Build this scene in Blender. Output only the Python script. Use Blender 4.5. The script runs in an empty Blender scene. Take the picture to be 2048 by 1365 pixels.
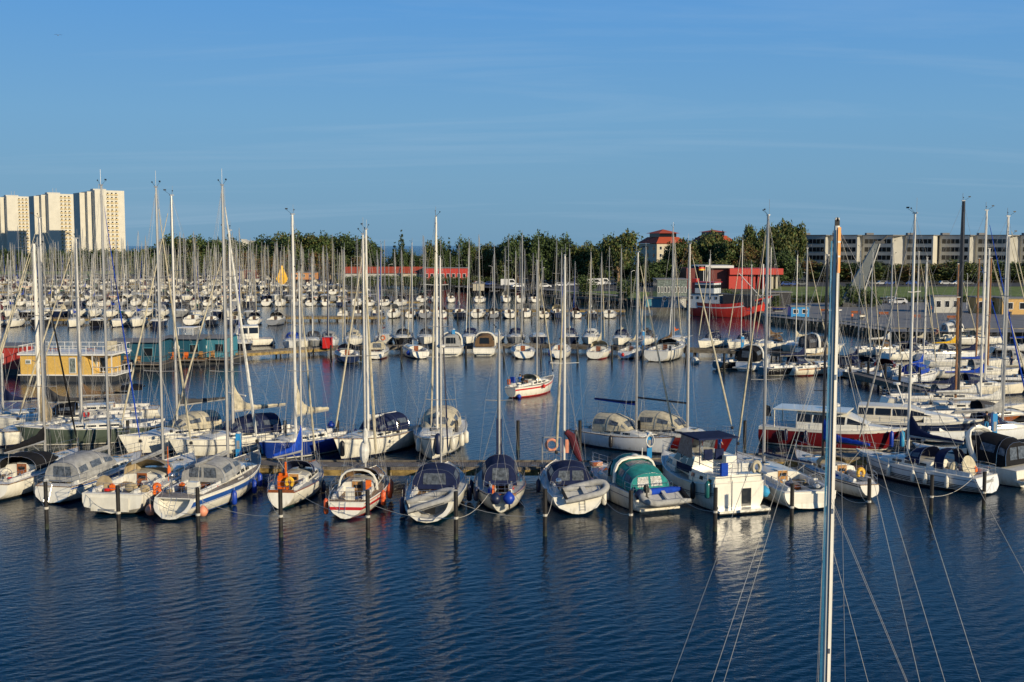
import bpy, math, random
from math import sin, cos, pi, radians, atan2, sqrt
from mathutils import Vector, Matrix
SC = bpy.context.scene
COL = SC.collection
# ---------------- camera ----------------
H = 15.5; F = 2275.0; TH = math.atan(191.5 / F)
cam_d = bpy.data.cameras.new('camera'); cam = bpy.data.objects.new('camera', cam_d); COL.objects.link(cam)
cam.location = (0, 0, H); cam.rotation_euler = (pi / 2 - TH, 0, 0)
cam_d.sensor_width = 36; cam_d.lens = 36 * F / 2048; cam_d.clip_end = 60000; cam_d.clip_start = 0.5
SC.camera = cam
# ---------------- sky, sun, exposure ----------------
SUN_AZ = radians(135); SUN_EL = radians(17)      # azimuth clockwise from +Y (the view direction)
w = bpy.data.worlds.new('World'); SC.world = w; w.use_nodes = True
nt = w.node_tree; nt.nodes.clear()
def N(nt, t, **k):
    n = nt.nodes.new(t)
    for a, b in k.items():
        if a in n.inputs: n.inputs[a].default_value = b
        else: setattr(n, a, b)
    return n
def LK(nt, a, b): nt.links.new(a, b)
sky = N(nt, 'ShaderNodeTexSky'); sky.sky_type = 'NISHITA'; sky.sun_disc = False
sky.sun_elevation = SUN_EL; sky.sun_rotation = SUN_AZ
sky.air_density = 1.0; sky.dust_density = 0.4; sky.ozone_density = 4.0; sky.altitude = 0
bg = N(nt, 'ShaderNodeBackground'); bg.inputs[1].default_value = 0.13
wo = N(nt, 'ShaderNodeOutputWorld')
# thin cirrus streaks high in the sky, laid out by direction
tc = N(nt, 'ShaderNodeTexCoord'); sep = N(nt, 'ShaderNodeSeparateXYZ'); LK(nt, tc.outputs['Generated'], sep.inputs[0])
mz = N(nt, 'ShaderNodeMath', operation='ADD'); mz.inputs[1].default_value = 0.12; LK(nt, sep.outputs[2], mz.inputs[0])
dx = N(nt, 'ShaderNodeMath', operation='DIVIDE'); LK(nt, sep.outputs[0], dx.inputs[0]); LK(nt, mz.outputs[0], dx.inputs[1])
dy = N(nt, 'ShaderNodeMath', operation='DIVIDE'); LK(nt, sep.outputs[1], dy.inputs[0]); LK(nt, mz.outputs[0], dy.inputs[1])
cb = N(nt, 'ShaderNodeCombineXYZ'); LK(nt, dx.outputs[0], cb.inputs[0]); LK(nt, dy.outputs[0], cb.inputs[1])
mp = N(nt, 'ShaderNodeMapping'); mp.inputs['Scale'].default_value = (0.30, 1.5, 1); mp.inputs['Rotation'].default_value = (0, 0, 0.16)
mp.inputs['Location'].default_value = (3.1, 1.7, 0)
LK(nt, cb.outputs[0], mp.inputs[0])
cn = N(nt, 'ShaderNodeTexNoise'); cn.inputs['Scale'].default_value = 1.0; cn.inputs['Detail'].default_value = 9; cn.inputs['Roughness'].default_value = 0.62; cn.inputs['Distortion'].default_value = 0.7
LK(nt, mp.outputs[0], cn.inputs['Vector'])
cr = N(nt, 'ShaderNodeMapRange'); cr.inputs[1].default_value = 0.50; cr.inputs[2].default_value = 0.78; cr.inputs[3].default_value = 0; cr.inputs[4].default_value = 0.29
LK(nt, cn.outputs[0], cr.inputs[0])
# the late-afternoon sky stays blue down to the horizon: elevation colours over the physical sky
rm = N(nt, 'ShaderNodeValToRGB'); LK(nt, sep.outputs[2], rm.inputs[0]); e = rm.color_ramp.elements
SKYC = [(0.0, (.152, .318, .490)), (.06, (.165, .352, .548)), (.11, (.158, .365, .605)), (.20, (.108, .325, .670)), (.30, (.040, .205, .500)), (.45, (.010, .115, .330)), (1.0, (.005, .06, .22))]
e[0].position = 0; e[1].position = 1
for i, (p, c) in enumerate(SKYC):
    el = e[0] if i == 0 else (e[len(e) - 1] if i == len(SKYC) - 1 else e.new(p))
    el.position = p; el.color = (*c, 1)
rs = N(nt, 'ShaderNodeVectorMath', operation='SCALE'); rs.inputs['Scale'].default_value = 1 / .12; LK(nt, rm.outputs[0], rs.inputs[0])
mx = N(nt, 'ShaderNodeMix', data_type='RGBA'); mx.inputs[0].default_value = .93; LK(nt, sky.outputs[0], mx.inputs[6]); LK(nt, rs.outputs[0], mx.inputs[7])
fd = N(nt, 'ShaderNodeMapRange'); fd.inputs[1].default_value = .2; fd.inputs[2].default_value = .34; fd.inputs[3].default_value = 1; fd.inputs[4].default_value = .05; LK(nt, sep.outputs[2], fd.inputs[0])
fm = N(nt, 'ShaderNodeMath', operation='MULTIPLY'); LK(nt, cr.outputs[0], fm.inputs[0]); LK(nt, fd.outputs[0], fm.inputs[1])
cc = N(nt, 'ShaderNodeMix', data_type='RGBA'); LK(nt, fm.outputs[0], cc.inputs[0]); LK(nt, mx.outputs[2], cc.inputs[6]); cc.inputs[7].default_value = (3.4, 4.6, 5.8, 1)
bg.inputs[1].default_value = .12
LK(nt, cc.outputs[2], bg.inputs[0]); LK(nt, bg.outputs[0], wo.inputs[0])
sl = bpy.data.lights.new('sun', 'SUN'); so = bpy.data.objects.new('sun', sl); COL.objects.link(so)
sl.energy = 4.9; sl.angle = radians(0.6); sl.color = (1.0, 0.85, 0.60)
SV = Vector((sin(SUN_AZ) * cos(SUN_EL), cos(SUN_AZ) * cos(SUN_EL), sin(SUN_EL)))
so.rotation_euler = SV.to_track_quat('Z', 'Y').to_euler(); so.location = SV * 100
SC.view_settings.view_transform = 'Standard'; SC.view_settings.look = 'None'; SC.view_settings.exposure = 0.0; SC.view_settings.gamma = 1
SC.render.engine = 'CYCLES'
SC.cycles.max_bounces = 6; SC.cycles.diffuse_bounces = 2; SC.cycles.glossy_bounces = 3; SC.cycles.transmission_bounces = 4; SC.cycles.transparent_max_bounces = 8
SC.cycles.use_denoising = True; SC.cycles.sample_clamp_indirect = 6

# a point of the place seen at a photo pixel, on the level z or at a distance Y
def P(px, py, z=0.0):
    rx = (px - 1024) / F; ry = (682.5 - py) / F
    d = Vector((rx, cos(TH) + ry * sin(TH), -sin(TH) + ry * cos(TH)))
    return Vector((0, 0, H)) + d * ((z - H) / d.z)
def at(px, py, Y):
    rx = (px - 1024) / F; ry = (682.5 - py) / F
    d = Vector((rx, cos(TH) + ry * sin(TH), -sin(TH) + ry * cos(TH)))
    return Vector((0, 0, H)) + d * (Y / d.y)
def Zat(py, Y): return at(1024, py, Y).z

# ---------------- materials ----------------
MATS = {}
def mat(name, col, rough=0.5, metal=0.0, var=0.06, scale=3.0, bump=0.0, spec=0.5, kind=None, col2=None, coat=0.0, alpha=1.0, fleck=None):
    if name in MATS: return MATS[name]
    m = bpy.data.materials.new(name); m.use_nodes = True; t = m.node_tree
    b = t.nodes['Principled BSDF']; b.inputs['Roughness'].default_value = rough; b.inputs['Metallic'].default_value = metal
    b.inputs['Specular IOR Level'].default_value = spec; b.inputs['Coat Weight'].default_value = coat
    b.inputs['Alpha'].default_value = alpha
    tc = N(t, 'ShaderNodeTexCoord')
    if kind == 'planks' or kind == 'planksy' or kind == 'planksz':
        mp = N(t, 'ShaderNodeMapping'); LK(t, tc.outputs['Object'], mp.inputs[0])
        wv = N(t, 'ShaderNodeTexWave'); wv.wave_type = 'BANDS'; wv.bands_direction = {'planks': 'X', 'planksy': 'Y', 'planksz': 'Z'}[kind]
        wv.inputs['Scale'].default_value = scale; wv.inputs['Distortion'].default_value = 0
        LK(t, mp.outputs[0], wv.inputs[0])
        n = N(t, 'ShaderNodeTexNoise'); n.inputs['Scale'].default_value = 4; n.inputs['Detail'].default_value = 5; LK(t, tc.outputs['Object'], n.inputs['Vector'])
        rp = N(t, 'ShaderNodeMapRange'); rp.inputs[1].default_value = 0.05; rp.inputs[2].default_value = 0.25; LK(t, wv.outputs['Fac'], rp.inputs[0])
        mx = N(t, 'ShaderNodeMix', data_type='RGBA'); mx.inputs[6].default_value = (*(col2 or [c * .35 for c in col]), 1); 
        hv = N(t, 'ShaderNodeHueSaturation'); hv.inputs['Color'].default_value = (*col, 1)
        r2 = N(t, 'ShaderNodeMapRange'); r2.inputs[1].default_value = .3; r2.inputs[2].default_value = .7; r2.inputs[3].default_value = 1 - var * 3; r2.inputs[4].default_value = 1 + var * 3
        LK(t, n.outputs[0], r2.inputs[0]); LK(t, r2.outputs[0], hv.inputs['Value'])
        LK(t, hv.outputs[0], mx.inputs[7]); LK(t, rp.outputs[0], mx.inputs[0]); LK(t, mx.outputs[2], b.inputs['Base Color'])
        bp = N(t, 'ShaderNodeBump'); bp.inputs['Strength'].default_value = 0.4; bp.inputs['Distance'].default_value = 0.02; LK(t, rp.outputs[0], bp.inputs['Height']); LK(t, bp.outputs[0], b.inputs['Normal'])
    else:
        n = N(t, 'ShaderNodeTexNoise'); n.inputs['Scale'].default_value = scale; n.inputs['Detail'].default_value = 6; n.inputs['Roughness'].default_value = 0.65
        LK(t, tc.outputs['Object'], n.inputs['Vector'])
        mr = N(t, 'ShaderNodeMapRange'); mr.inputs[1].default_value = .32; mr.inputs[2].default_value = .68
        LK(t, n.outputs[0], mr.inputs[0])
        mx = N(t, 'ShaderNodeMix', data_type='RGBA'); LK(t, mr.outputs[0], mx.inputs[0])
        c2 = col2 or [max(0, c * (1 - 2.2 * var)) for c in col]
        mx.inputs[6].default_value = (*c2, 1); mx.inputs[7].default_value = (*[min(1, c * (1 + var)) for c in col], 1)
        LK(t, mx.outputs[2], b.inputs['Base Color'])
        if bump:
            bp = N(t, 'ShaderNodeBump'); bp.inputs['Strength'].default_value = 1; bp.inputs['Distance'].default_value = bump; LK(t, n.outputs[0], bp.inputs['Height']); LK(t, bp.outputs[0], b.inputs['Normal'])
    MATS[name] = m
    return m
def M(n): return MATS[n]
mat('gelcoat', (.80, .77, .67), .22, var=.05, scale=1.5, coat=.3)
mat('gelcoat_cool', (.74, .76, .77), .22, var=.04, scale=1.5, coat=.3)
mat('gelcoat_cream', (.76, .70, .56), .25, var=.05, scale=1.5, coat=.2)
def weather(nm):
    t = MATS[nm].node_tree; b = t.nodes['Principled BSDF']; src = b.inputs['Base Color'].links[0].from_socket
    tc = N(t, 'ShaderNodeTexCoord'); sp = N(t, 'ShaderNodeSeparateXYZ'); LK(t, tc.outputs['Object'], sp.inputs[0])
    mp = N(t, 'ShaderNodeMapping'); mp.inputs['Scale'].default_value = (5, 5, .6); LK(t, tc.outputs['Object'], mp.inputs[0])
    n = N(t, 'ShaderNodeTexNoise'); n.inputs['Scale'].default_value = 1.0; n.inputs['Detail'].default_value = 4; LK(t, mp.outputs[0], n.inputs['Vector'])
    r1 = N(t, 'ShaderNodeMapRange'); r1.inputs[1].default_value = .12; r1.inputs[2].default_value = .55; r1.inputs[3].default_value = .75; r1.inputs[4].default_value = .12; LK(t, sp.outputs[2], r1.inputs[0])
    r2 = N(t, 'ShaderNodeMapRange'); r2.inputs[1].default_value = .45; r2.inputs[2].default_value = .75; LK(t, n.outputs[0], r2.inputs[0])
    mu = N(t, 'ShaderNodeMath', operation='MULTIPLY'); LK(t, r1.outputs[0], mu.inputs[0]); LK(t, r2.outputs[0], mu.inputs[1])
    mx = N(t, 'ShaderNodeMix', data_type='RGBA'); LK(t, mu.outputs[0], mx.inputs[0]); LK(t, src, mx.inputs[6]); mx.inputs[7].default_value = (.30, .25, .14, 1); LK(t, mx.outputs[2], b.inputs['Base Color'])
for k_ in ('gelcoat', 'gelcoat_cool', 'gelcoat_cream'): weather(k_)
mat('orange_tape', (.85, .36, .10), .5)
mat('deck_white', (.70, .69, .65), .5, var=.08, scale=4)
mat('deck_grey', (.42, .42, .41), .6, var=.1, scale=5)
mat('teak', (.30, .20, .12), .6, kind='planks', scale=2.2, col2=(.10, .07, .04), var=.08)
mat('teak_grey', (.28, .25, .22), .7, kind='planks', scale=2.2, col2=(.12, .10, .09), var=.08)
mat('varnish', (.30, .09, .025), .18, var=.2, scale=6, coat=.6)
mat('varnish_light', (.50, .26, .09), .25, var=.2, scale=6, coat=.4)
mat('brown_bulk', (.07, .04, .025), .6); mat('window', (.012, .016, .022), .06, var=.02)
mat('clear_vinyl', (.11, .13, .16), .28, var=.35, scale=5, bump=.03)
mat('chrome', (.62, .62, .62), .22, metal=.9, var=.03)
mat('alu', (.43, .42, .40), .38, metal=.35, var=.06, scale=2)
mat('alu_white', (.68, .66, .60), .35, var=.04, scale=2)
mat('alu_dark', (.025, .025, .03), .3, var=.1, scale=2)
mat('mast_wood', (.30, .13, .035), .3, var=.15, scale=4, coat=.4)
mat('wire', (.30, .30, .30), .6, metal=.1, var=.02)
mat('rope', (.55, .52, .45), .9, var=.12, scale=30)
mat('rope_blue', (.03, .22, .40), .8, var=.12, scale=30)
mat('black', (.012, .012, .013), .5, var=.15)
mat('rubber', (.02, .02, .022), .7, var=.2)
mat('antifoul_black', (.02, .022, .025), .6, var=.2)
mat('antifoul_red', (.30, .03, .02), .6, var=.2)
mat('antifoul_blue', (.02, .06, .18), .6, var=.2)
mat('antifoul_green', (.02, .12, .11), .6, var=.2)
mat('blue_stripe', (.02, .08, .30), .3, var=.05)
mat('navy_stripe', (.015, .02, .06), .3, var=.05)
mat('red_stripe', (.50, .02, .02), .3, var=.05)
for nm, c in {'navy': (.012, .02, .065), 'royal': (.01, .06, .42), 'black': (.012, .012, .014), 'grey': (.36, .36, .35), 'darkgrey': (.06, .06, .065), 'beige': (.42, .33, .20),
              'cream': (.56, .50, .36), 'teal': (.025, .23, .22), 'white': (.70, .69, .64), 'maroon': (.10, .02, .03), 'orange': (.75, .13, .01), 'brown': (.16, .10, .055), 'green': (.02, .10, .06), 'sky': (.05, .33, .60), 'yellow': (.75, .45, .02)}.items():
    mat('fab_' + nm, c, .85, var=.16, scale=2.5, bump=.02, spec=.2)
for nm, c in {'navy': (.01, .018, .05), 'royal': (.01, .035, .22), 'red': (.17, .012, .014), 'brightred': (.50, .025, .015), 'green': (.085, .11, .085), 'black': (.012, .012, .014), 'grey': (.25, .26, .27), 'teal': (.02, .13, .13)}.items():
    mat('hull_' + nm, c, .2, var=.08, scale=1.5, coat=.4)
mat('fender_white', (.70, .67, .58), .4, var=.08); mat('fender_blue', (.01, .05, .38), .4); mat('fender_navy', (.012, .02, .06), .4)
mat('fender_orange', (.75, .13, .04), .4); mat('fender_black', (.015, .015, .02), .4); mat('orange', (.80, .16, .02), .4); mat('yellow', (.8, .45, .03), .5)
mat('red', (.55, .02, .015), .4); mat('salmon', (.75, .30, .18), .5); mat('sign_blue', (.03, .28, .62), .4); mat('grey_rubber', (.40, .40, .38), .5, var=.08)
mat('skin', (.50, .28, .19), .5); mat('hair', (.04, .025, .015), .8); mat('denim', (.03, .05, .11), .9); mat('shirt_black', (.015, .015, .018), .9); mat('shirt_white', (.7, .7, .68), .9)
mat('shirt_red', (.5, .03, .02), .9); mat('shirt_blue', (.02, .12, .4), .9); mat('shorts_sky', (.05, .30, .55), .9)
mat('pile', (.018, .016, .015), .7, var=.4, scale=3, bump=.03)
mat('pile_algae', (.03, .04, .025), .8, var=.4, scale=6)

ORD = 'first second third fourth fifth sixth seventh eighth ninth tenth eleventh twelfth thirteenth fourteenth fifteenth sixteenth seventeenth eighteenth nineteenth twentieth'.split()
def ordn(i):
    i += 1
    if i <= 20: return ORD[i - 1]
    t, u = divmod(i, 10); T_ = {2: 'twent', 3: 'thirt', 4: 'fort', 5: 'fift'}[t]
    return T_ + 'ieth' if u == 0 else T_ + 'y-' + ORD[u - 1]
# ---------------- mesh builder ----------------
class MB:
    def __init__(s): s.v = []; s.f = []; s.m = []
    def add(s, vs, fs, mi=0):
        o = len(s.v); s.v += [tuple(p) for p in vs]
        for f in fs: s.f.append(tuple(i + o for i in f)); s.m.append(mi)
        return s
    def box(s, c, d, mi=0, rz=0.0, R=None):
        hx, hy, hz = d[0] / 2, d[1] / 2, d[2] / 2
        vs = [Vector((x, y, z)) for x in (-hx, hx) for y in (-hy, hy) for z in (-hz, hz)]
        if R is None: R = Matrix.Rotation(rz, 3, 'Z')
        vs = [R @ p + Vector(c) for p in vs]
        return s.add(vs, [(0, 1, 3, 2), (4, 6, 7, 5), (0, 4, 5, 1), (2, 3, 7, 6), (0, 2, 6, 4), (1, 5, 7, 3)], mi)
    def bar(s, a, b, wd, ht, mi=0):
        a, b = Vector(a), Vector(b); d = (b - a); l = d.length
        R = d.to_track_quat('Y', 'Z').to_matrix()
        return s.box((a + b) / 2, (wd, l, ht), mi, R=R)
    def tube(s, pts, r, n=6, mi=0, cap=True, sq=1.0):
        pts = [Vector(p) for p in pts]; k = len(pts); o = len(s.v)
        rs = r if isinstance(r, (list, tuple)) else [r] * k
        up = Vector((0, 0, 1)); prev = None
        for i, p in enumerate(pts):
            t = (pts[min(i + 1, k - 1)] - pts[max(i - 1, 0)])
            t = t.normalized() if t.length > 1e-9 else Vector((0, 0, 1))
            if prev is None:
                a = Vector((1, 0, 0)) if abs(t.x) < .9 else Vector((0, 1, 0))
                u = (a - t * a.dot(t)).normalized()
            else:
                u = (prev - t * prev.dot(t)); u = u.normalized() if u.length > 1e-6 else prev
            prev = u; q = t.cross(u)
            for j in range(n):
                an = 2 * pi * j / n
                s.v.append(tuple(p + u * cos(an) * rs[i] + q * sin(an) * rs[i] * sq))
        for i in range(k - 1):
            for j in range(n):
                j2 = (j + 1) % n
                s.f.append((o + i * n + j, o + i * n + j2, o + (i + 1) * n + j2, o + (i + 1) * n + j)); s.m.append(mi)
        if cap:
            s.f.append(tuple(o + j for j in reversed(range(n)))); s.m.append(mi)
            s.f.append(tuple(o + (k - 1) * n + j for j in range(n))); s.m.append(mi)
        return s
    def loft(s, secs, mi=0, closed=False, cap0=False, cap1=False, mrow=None, flip=False):
        o = len(s.v); n = len(secs[0])
        for sec in secs: s.v += [tuple(p) for p in sec]
        for i in range(len(secs) - 1):
            for j in range(n if closed else n - 1):
                j2 = (j + 1) % n
                f = (o + i * n + j, o + i * n + j2, o + (i + 1) * n + j2, o + (i + 1) * n + j)
                s.f.append(f[::-1] if flip else f); s.m.append(mrow[j] if mrow else mi)
        if cap0: s.f.append(tuple(o + j for j in range(n))[::-1]); s.m.append(mi)
        if cap1: s.f.append(tuple(o + (len(secs) - 1) * n + j for j in range(n))); s.m.append(mi)
        return s
    def ball(s, c, r, mi=0, n=10, m=7, sc=(1, 1, 1)):
        c = Vector(c); o = len(s.v)
        for i in range(m + 1):
            th = pi * i / m
            for j in range(n):
                a = 2 * pi * j / n
                s.v.append((c.x + r * sc[0] * sin(th) * cos(a), c.y + r * sc[1] * sin(th) * sin(a), c.z + r * sc[2] * cos(th)))
        for i in range(m):
            for j in range(n):
                j2 = (j + 1) % n
                s.f.append((o + i * n + j, o + (i + 1) * n + j, o + (i + 1) * n + j2, o + i * n + j2)); s.m.append(mi)
        return s
    def lathe(s, prof, c=(0, 0, 0), n=10, mi=0, R=None):
        c = Vector(c); o = len(s.v); R = R or Matrix.Identity(3)
        for r, z in prof:
            for j in range(n):
                a = 2 * pi * j / n; s.v.append(tuple(R @ Vector((r * cos(a), r * sin(a), z)) + c))
        for i in range(len(prof) - 1):
            for j in range(n):
                j2 = (j + 1) % n
                s.f.append((o + i * n + j, o + i * n + j2, o + (i + 1) * n + j2, o + (i + 1) * n + j)); s.m.append(mi)
        return s
    def torus(s, c, R, r, mi=0, n=16, m=6, rot=None, sc=(1, 1, 1)):
        rot = rot or Matrix.Identity(3); o = len(s.v)
        for i in range(n):
            a = 2 * pi * i / n
            for j in range(m):
                b = 2 * pi * j / m
                p = Vector(((R + r * cos(b)) * cos(a) * sc[0], (R + r * cos(b)) * sin(a) * sc[1], r * sin(b)))
                s.v.append(tuple(rot @ p + Vector(c)))
        for i in range(n):
            for j in range(m):
                i2 = (i + 1) % n; j2 = (j + 1) % m
                s.f.append((o + i * m + j, o + i2 * m + j, o + i2 * m + j2, o + i * m + j2)); s.m.append(mi)
        return s
    def poly(s, pts, mi=0): return s.add(pts, [tuple(range(len(pts)))], mi)
    def prism(s, outline, z0, z1, mi=0):
        n = len(outline); vs = [(x, y, z0) for x, y in outline] + [(x, y, z1) for x, y in outline]
        return s.add(vs, [tuple(reversed(range(n))), tuple(range(n, 2 * n))] + [(i, (i + 1) % n, n + (i + 1) % n, n + i) for i in range(n)], mi)
    def build(s, name, mats, parent=None, smooth=30, loc=None):
        if not s.f: return None
        me = bpy.data.meshes.new(name); me.from_pydata(s.v, [], s.f)
        if not isinstance(mats, (list, tuple)): mats = [mats]
        for m in mats: me.materials.append(MATS[m] if isinstance(m, str) else m)
        me.polygons.foreach_set('material_index', s.m)
        if smooth is not None:
            me.polygons.foreach_set('use_smooth', [True] * len(s.f)); me.set_sharp_from_angle(angle=radians(smooth))
        me.update()
        o = bpy.data.objects.new(name, me); COL.objects.link(o)
        if parent is not None: o.parent = parent
        if loc is not None: o.location = loc
        return o
def empty(name, loc=(0, 0, 0), rz=0.0):
    o = bpy.data.objects.new(name, None); COL.objects.link(o); o.location = loc; o.rotation_euler = (0, 0, rz); o.empty_display_size = .3
    return o
def tag(o, label=None, cat=None, group=None, kind=None):
    if label: o['label'] = label
    if cat: o['category'] = cat
    if group: o['group'] = group
    if kind: o['kind'] = kind
    return o
def copy_tree(o, parent=None):
    c = o.copy(); COL.objects.link(c)
    if parent is not None: c.parent = parent
    for ch in list(o.children): copy_tree(ch, c)
    return c
def place(o, loc, rz=0.0, s=None):
    o.location = loc; o.rotation_euler = (0, 0, rz)
    if s: o.scale = (s, s, s) if not isinstance(s, tuple) else s
    return o
def sagline(a, b, sag, n=8):
    a, b = Vector(a), Vector(b); r = []
    for i in range(n + 1):
        t = i / n; p = a.lerp(b, t); p.z -= sag * 4 * t * (1 - t); r.append(p)
    return r
# ---------------- boats ----------------
TST = [0, .025, .06, .11, .18, .27, .36, .45, .55, .65, .74, .82, .89, .94, .975, 1.0]
class Hull:
    """local frame: +Y bow, X starboard, z=0 the waterline, origin amidships"""
    def __init__(s, L=9.5, B=3.2, fb=1.05, fbb=None, fbs=None, sw=.72, rake=.35, n0=2.6, n1=2.4, n2=1.35, zt=.08, tm=.42, stem=.55, e=2.1, dip=.45):
        s.L, s.B, s.fb = L, B, fb; s.fbb = fbb or fb * 1.28; s.fbs = fbs or fb * .95
        s.sw, s.rake, s.n0, s.n1, s.n2, s.zt, s.tm, s.stem, s.e, s.dip = sw, rake, n0, n1, n2, zt, tm, stem, e, dip
    def b(s, t):
        if t < s.tm: f = s.sw + (1 - s.sw) * sin(pi / 2 * t / s.tm)
        else: u = (t - s.tm) / (1 - s.tm); f = max(.012, 1 - u ** s.e)
        return f * s.B / 2
    def zs(s, t):
        if t < s.tm: return s.fb + (s.fbs - s.fb) * (1 - t / s.tm) ** 2
        u = (t - s.tm) / (1 - s.tm); return s.fb + (s.fbb - s.fb) * u ** 2
    def zk(s, t):
        if t < .3: return s.zt + (-s.dip - s.zt) * sin(pi / 2 * t / .3)
        if t < .8: return -s.dip
        return -s.dip + (s.dip - .12) * ((t - .8) / .2) ** 2
    def n(s, t): return s.n0 + (s.n1 - s.n0) * t / .5 if t < .5 else s.n1 + (s.n2 - s.n1) * (t - .5) / .5
    def x(s, t, z):
        zs, zk = s.zs(t), s.zk(t); D = zs - zk; d = min(1, max(0, (zs - z) / D)); n = s.n(t)
        return s.b(t) * max(0, (1 - d ** n)) ** (1 / n)
    def y(s, t, z):
        zs = s.zs(t)
        return -s.L / 2 + t * s.L + (max(0, t - .7) / .3) ** 3 * (z - zs) * s.stem - (1 - min(1, t / .2)) ** 2 * (zs - z) * s.rake
    def pt(s, t, z, side=1, off=0.0):
        return Vector((side * (s.x(t, z) + off), s.y(t, z), z))
    def build(s, root, top='gelcoat', stripe=None, st=(.10, .22), boot='navy_stripe', bottom='antifoul_black', scoop=0.0, scoopmat='deck_white', lod=2, rail='teak', transom=None):
        mb = MB(); secs = []
        ts = TST if lod > 0 else TST[::2] + [1.0]
        if ts[-1] == ts[-2]: ts = ts[:-1]
        for t in ts:
            zs, zk = s.zs(t), s.zk(t)
            z2 = zs - st[1]; zb = .15
            zl = [zs, zs - st[0], z2] + [z2 + (zb - z2) * k for k in (.3, .6)] + [zb, .05, .05 + (zk - .05) * .5, zk + .08, zk]
            zl = [max(zk, min(zs, z)) for z in zl]
            for i in range(1, len(zl)): zl[i] = min(zl[i], zl[i - 1])
            R = [s.pt(t, z, 1) for z in zl]; Lf = [s.pt(t, z, -1) for z in reversed(zl[:-1])]
            secs.append(R + Lf)
        mats = [top, stripe or top, boot, bottom, scoopmat, transom or top]
        rows = [0, 1, 0, 0, 0, 2, 3, 3, 3]
        mrow = rows + rows[::-1]
        mb.loft(secs, mrow=mrow)
        # transom
        s0 = secs[0]; k = len(s0); half = (k - 1) // 2
        cen = sum((p for p in s0), Vector()) / k
        if scoop:
            zb = s.zt; zs = s.zs(0)
            def inner(p, push):
                q = Vector(p); q.x *= .80; q.z = zb + .16 + (p.z - zb) * .84
                q.y = s.y(0, q.z) + push
                return q
            ring = [inner(p, -.0) for p in s0]; deep = [Vector((p.x * .96, s.y(0, zs) + scoop * (1 if p.z > zb + .25 else .75), p.z)) for p in ring]
            for i in range(k - 1):
                mb.add([s0[i], s0[i + 1], ring[i + 1], ring[i]], [(3, 2, 1, 0)], 5)
                mb.add([ring[i], ring[i + 1], deep[i + 1], deep[i]], [(3, 2, 1, 0)], 4)
            for i in range(half):
                mb.add([deep[i], deep[i + 1], deep[k - 2 - i], deep[k - 1 - i]], [(3, 2, 1, 0)], 4)
        else:
            for i in range(half):
                mb.add([s0[i], s0[i + 1], s0[k - 2 - i], s0[k - 1 - i]], [(3, 2, 1, 0)], 5)
        h = mb.build('hull', mats, root, smooth=40)
        if rail:
            r = MB()
            for sd in (1, -1): r.tube([s.pt(t, s.zs(t), sd) for t in ts], .035 if lod else .05, 4)
            r.tube([s.pt(0, s.zs(0), 1), s.pt(0, s.zs(0), -1)], .035, 4)
            r.build('toe_rail', rail, root)
        return h
    def strip(s, root, d0, d1, m, name='stripe', t0=0.0, t1=1.0, off=.006, sides=(1, -1)):
        ts = [t0 + (t1 - t0) * i / 14 for i in range(15)]
        for sd in sides:
            mb = MB(); mb.loft([[s.pt(t, s.zs(t) - d0, sd, off), s.pt(t, s.zs(t) - (d0 + d1) / 2, sd, off), s.pt(t, s.zs(t) - d1, sd, off)] for t in ts])
            mb.build(name, m, root)

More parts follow.
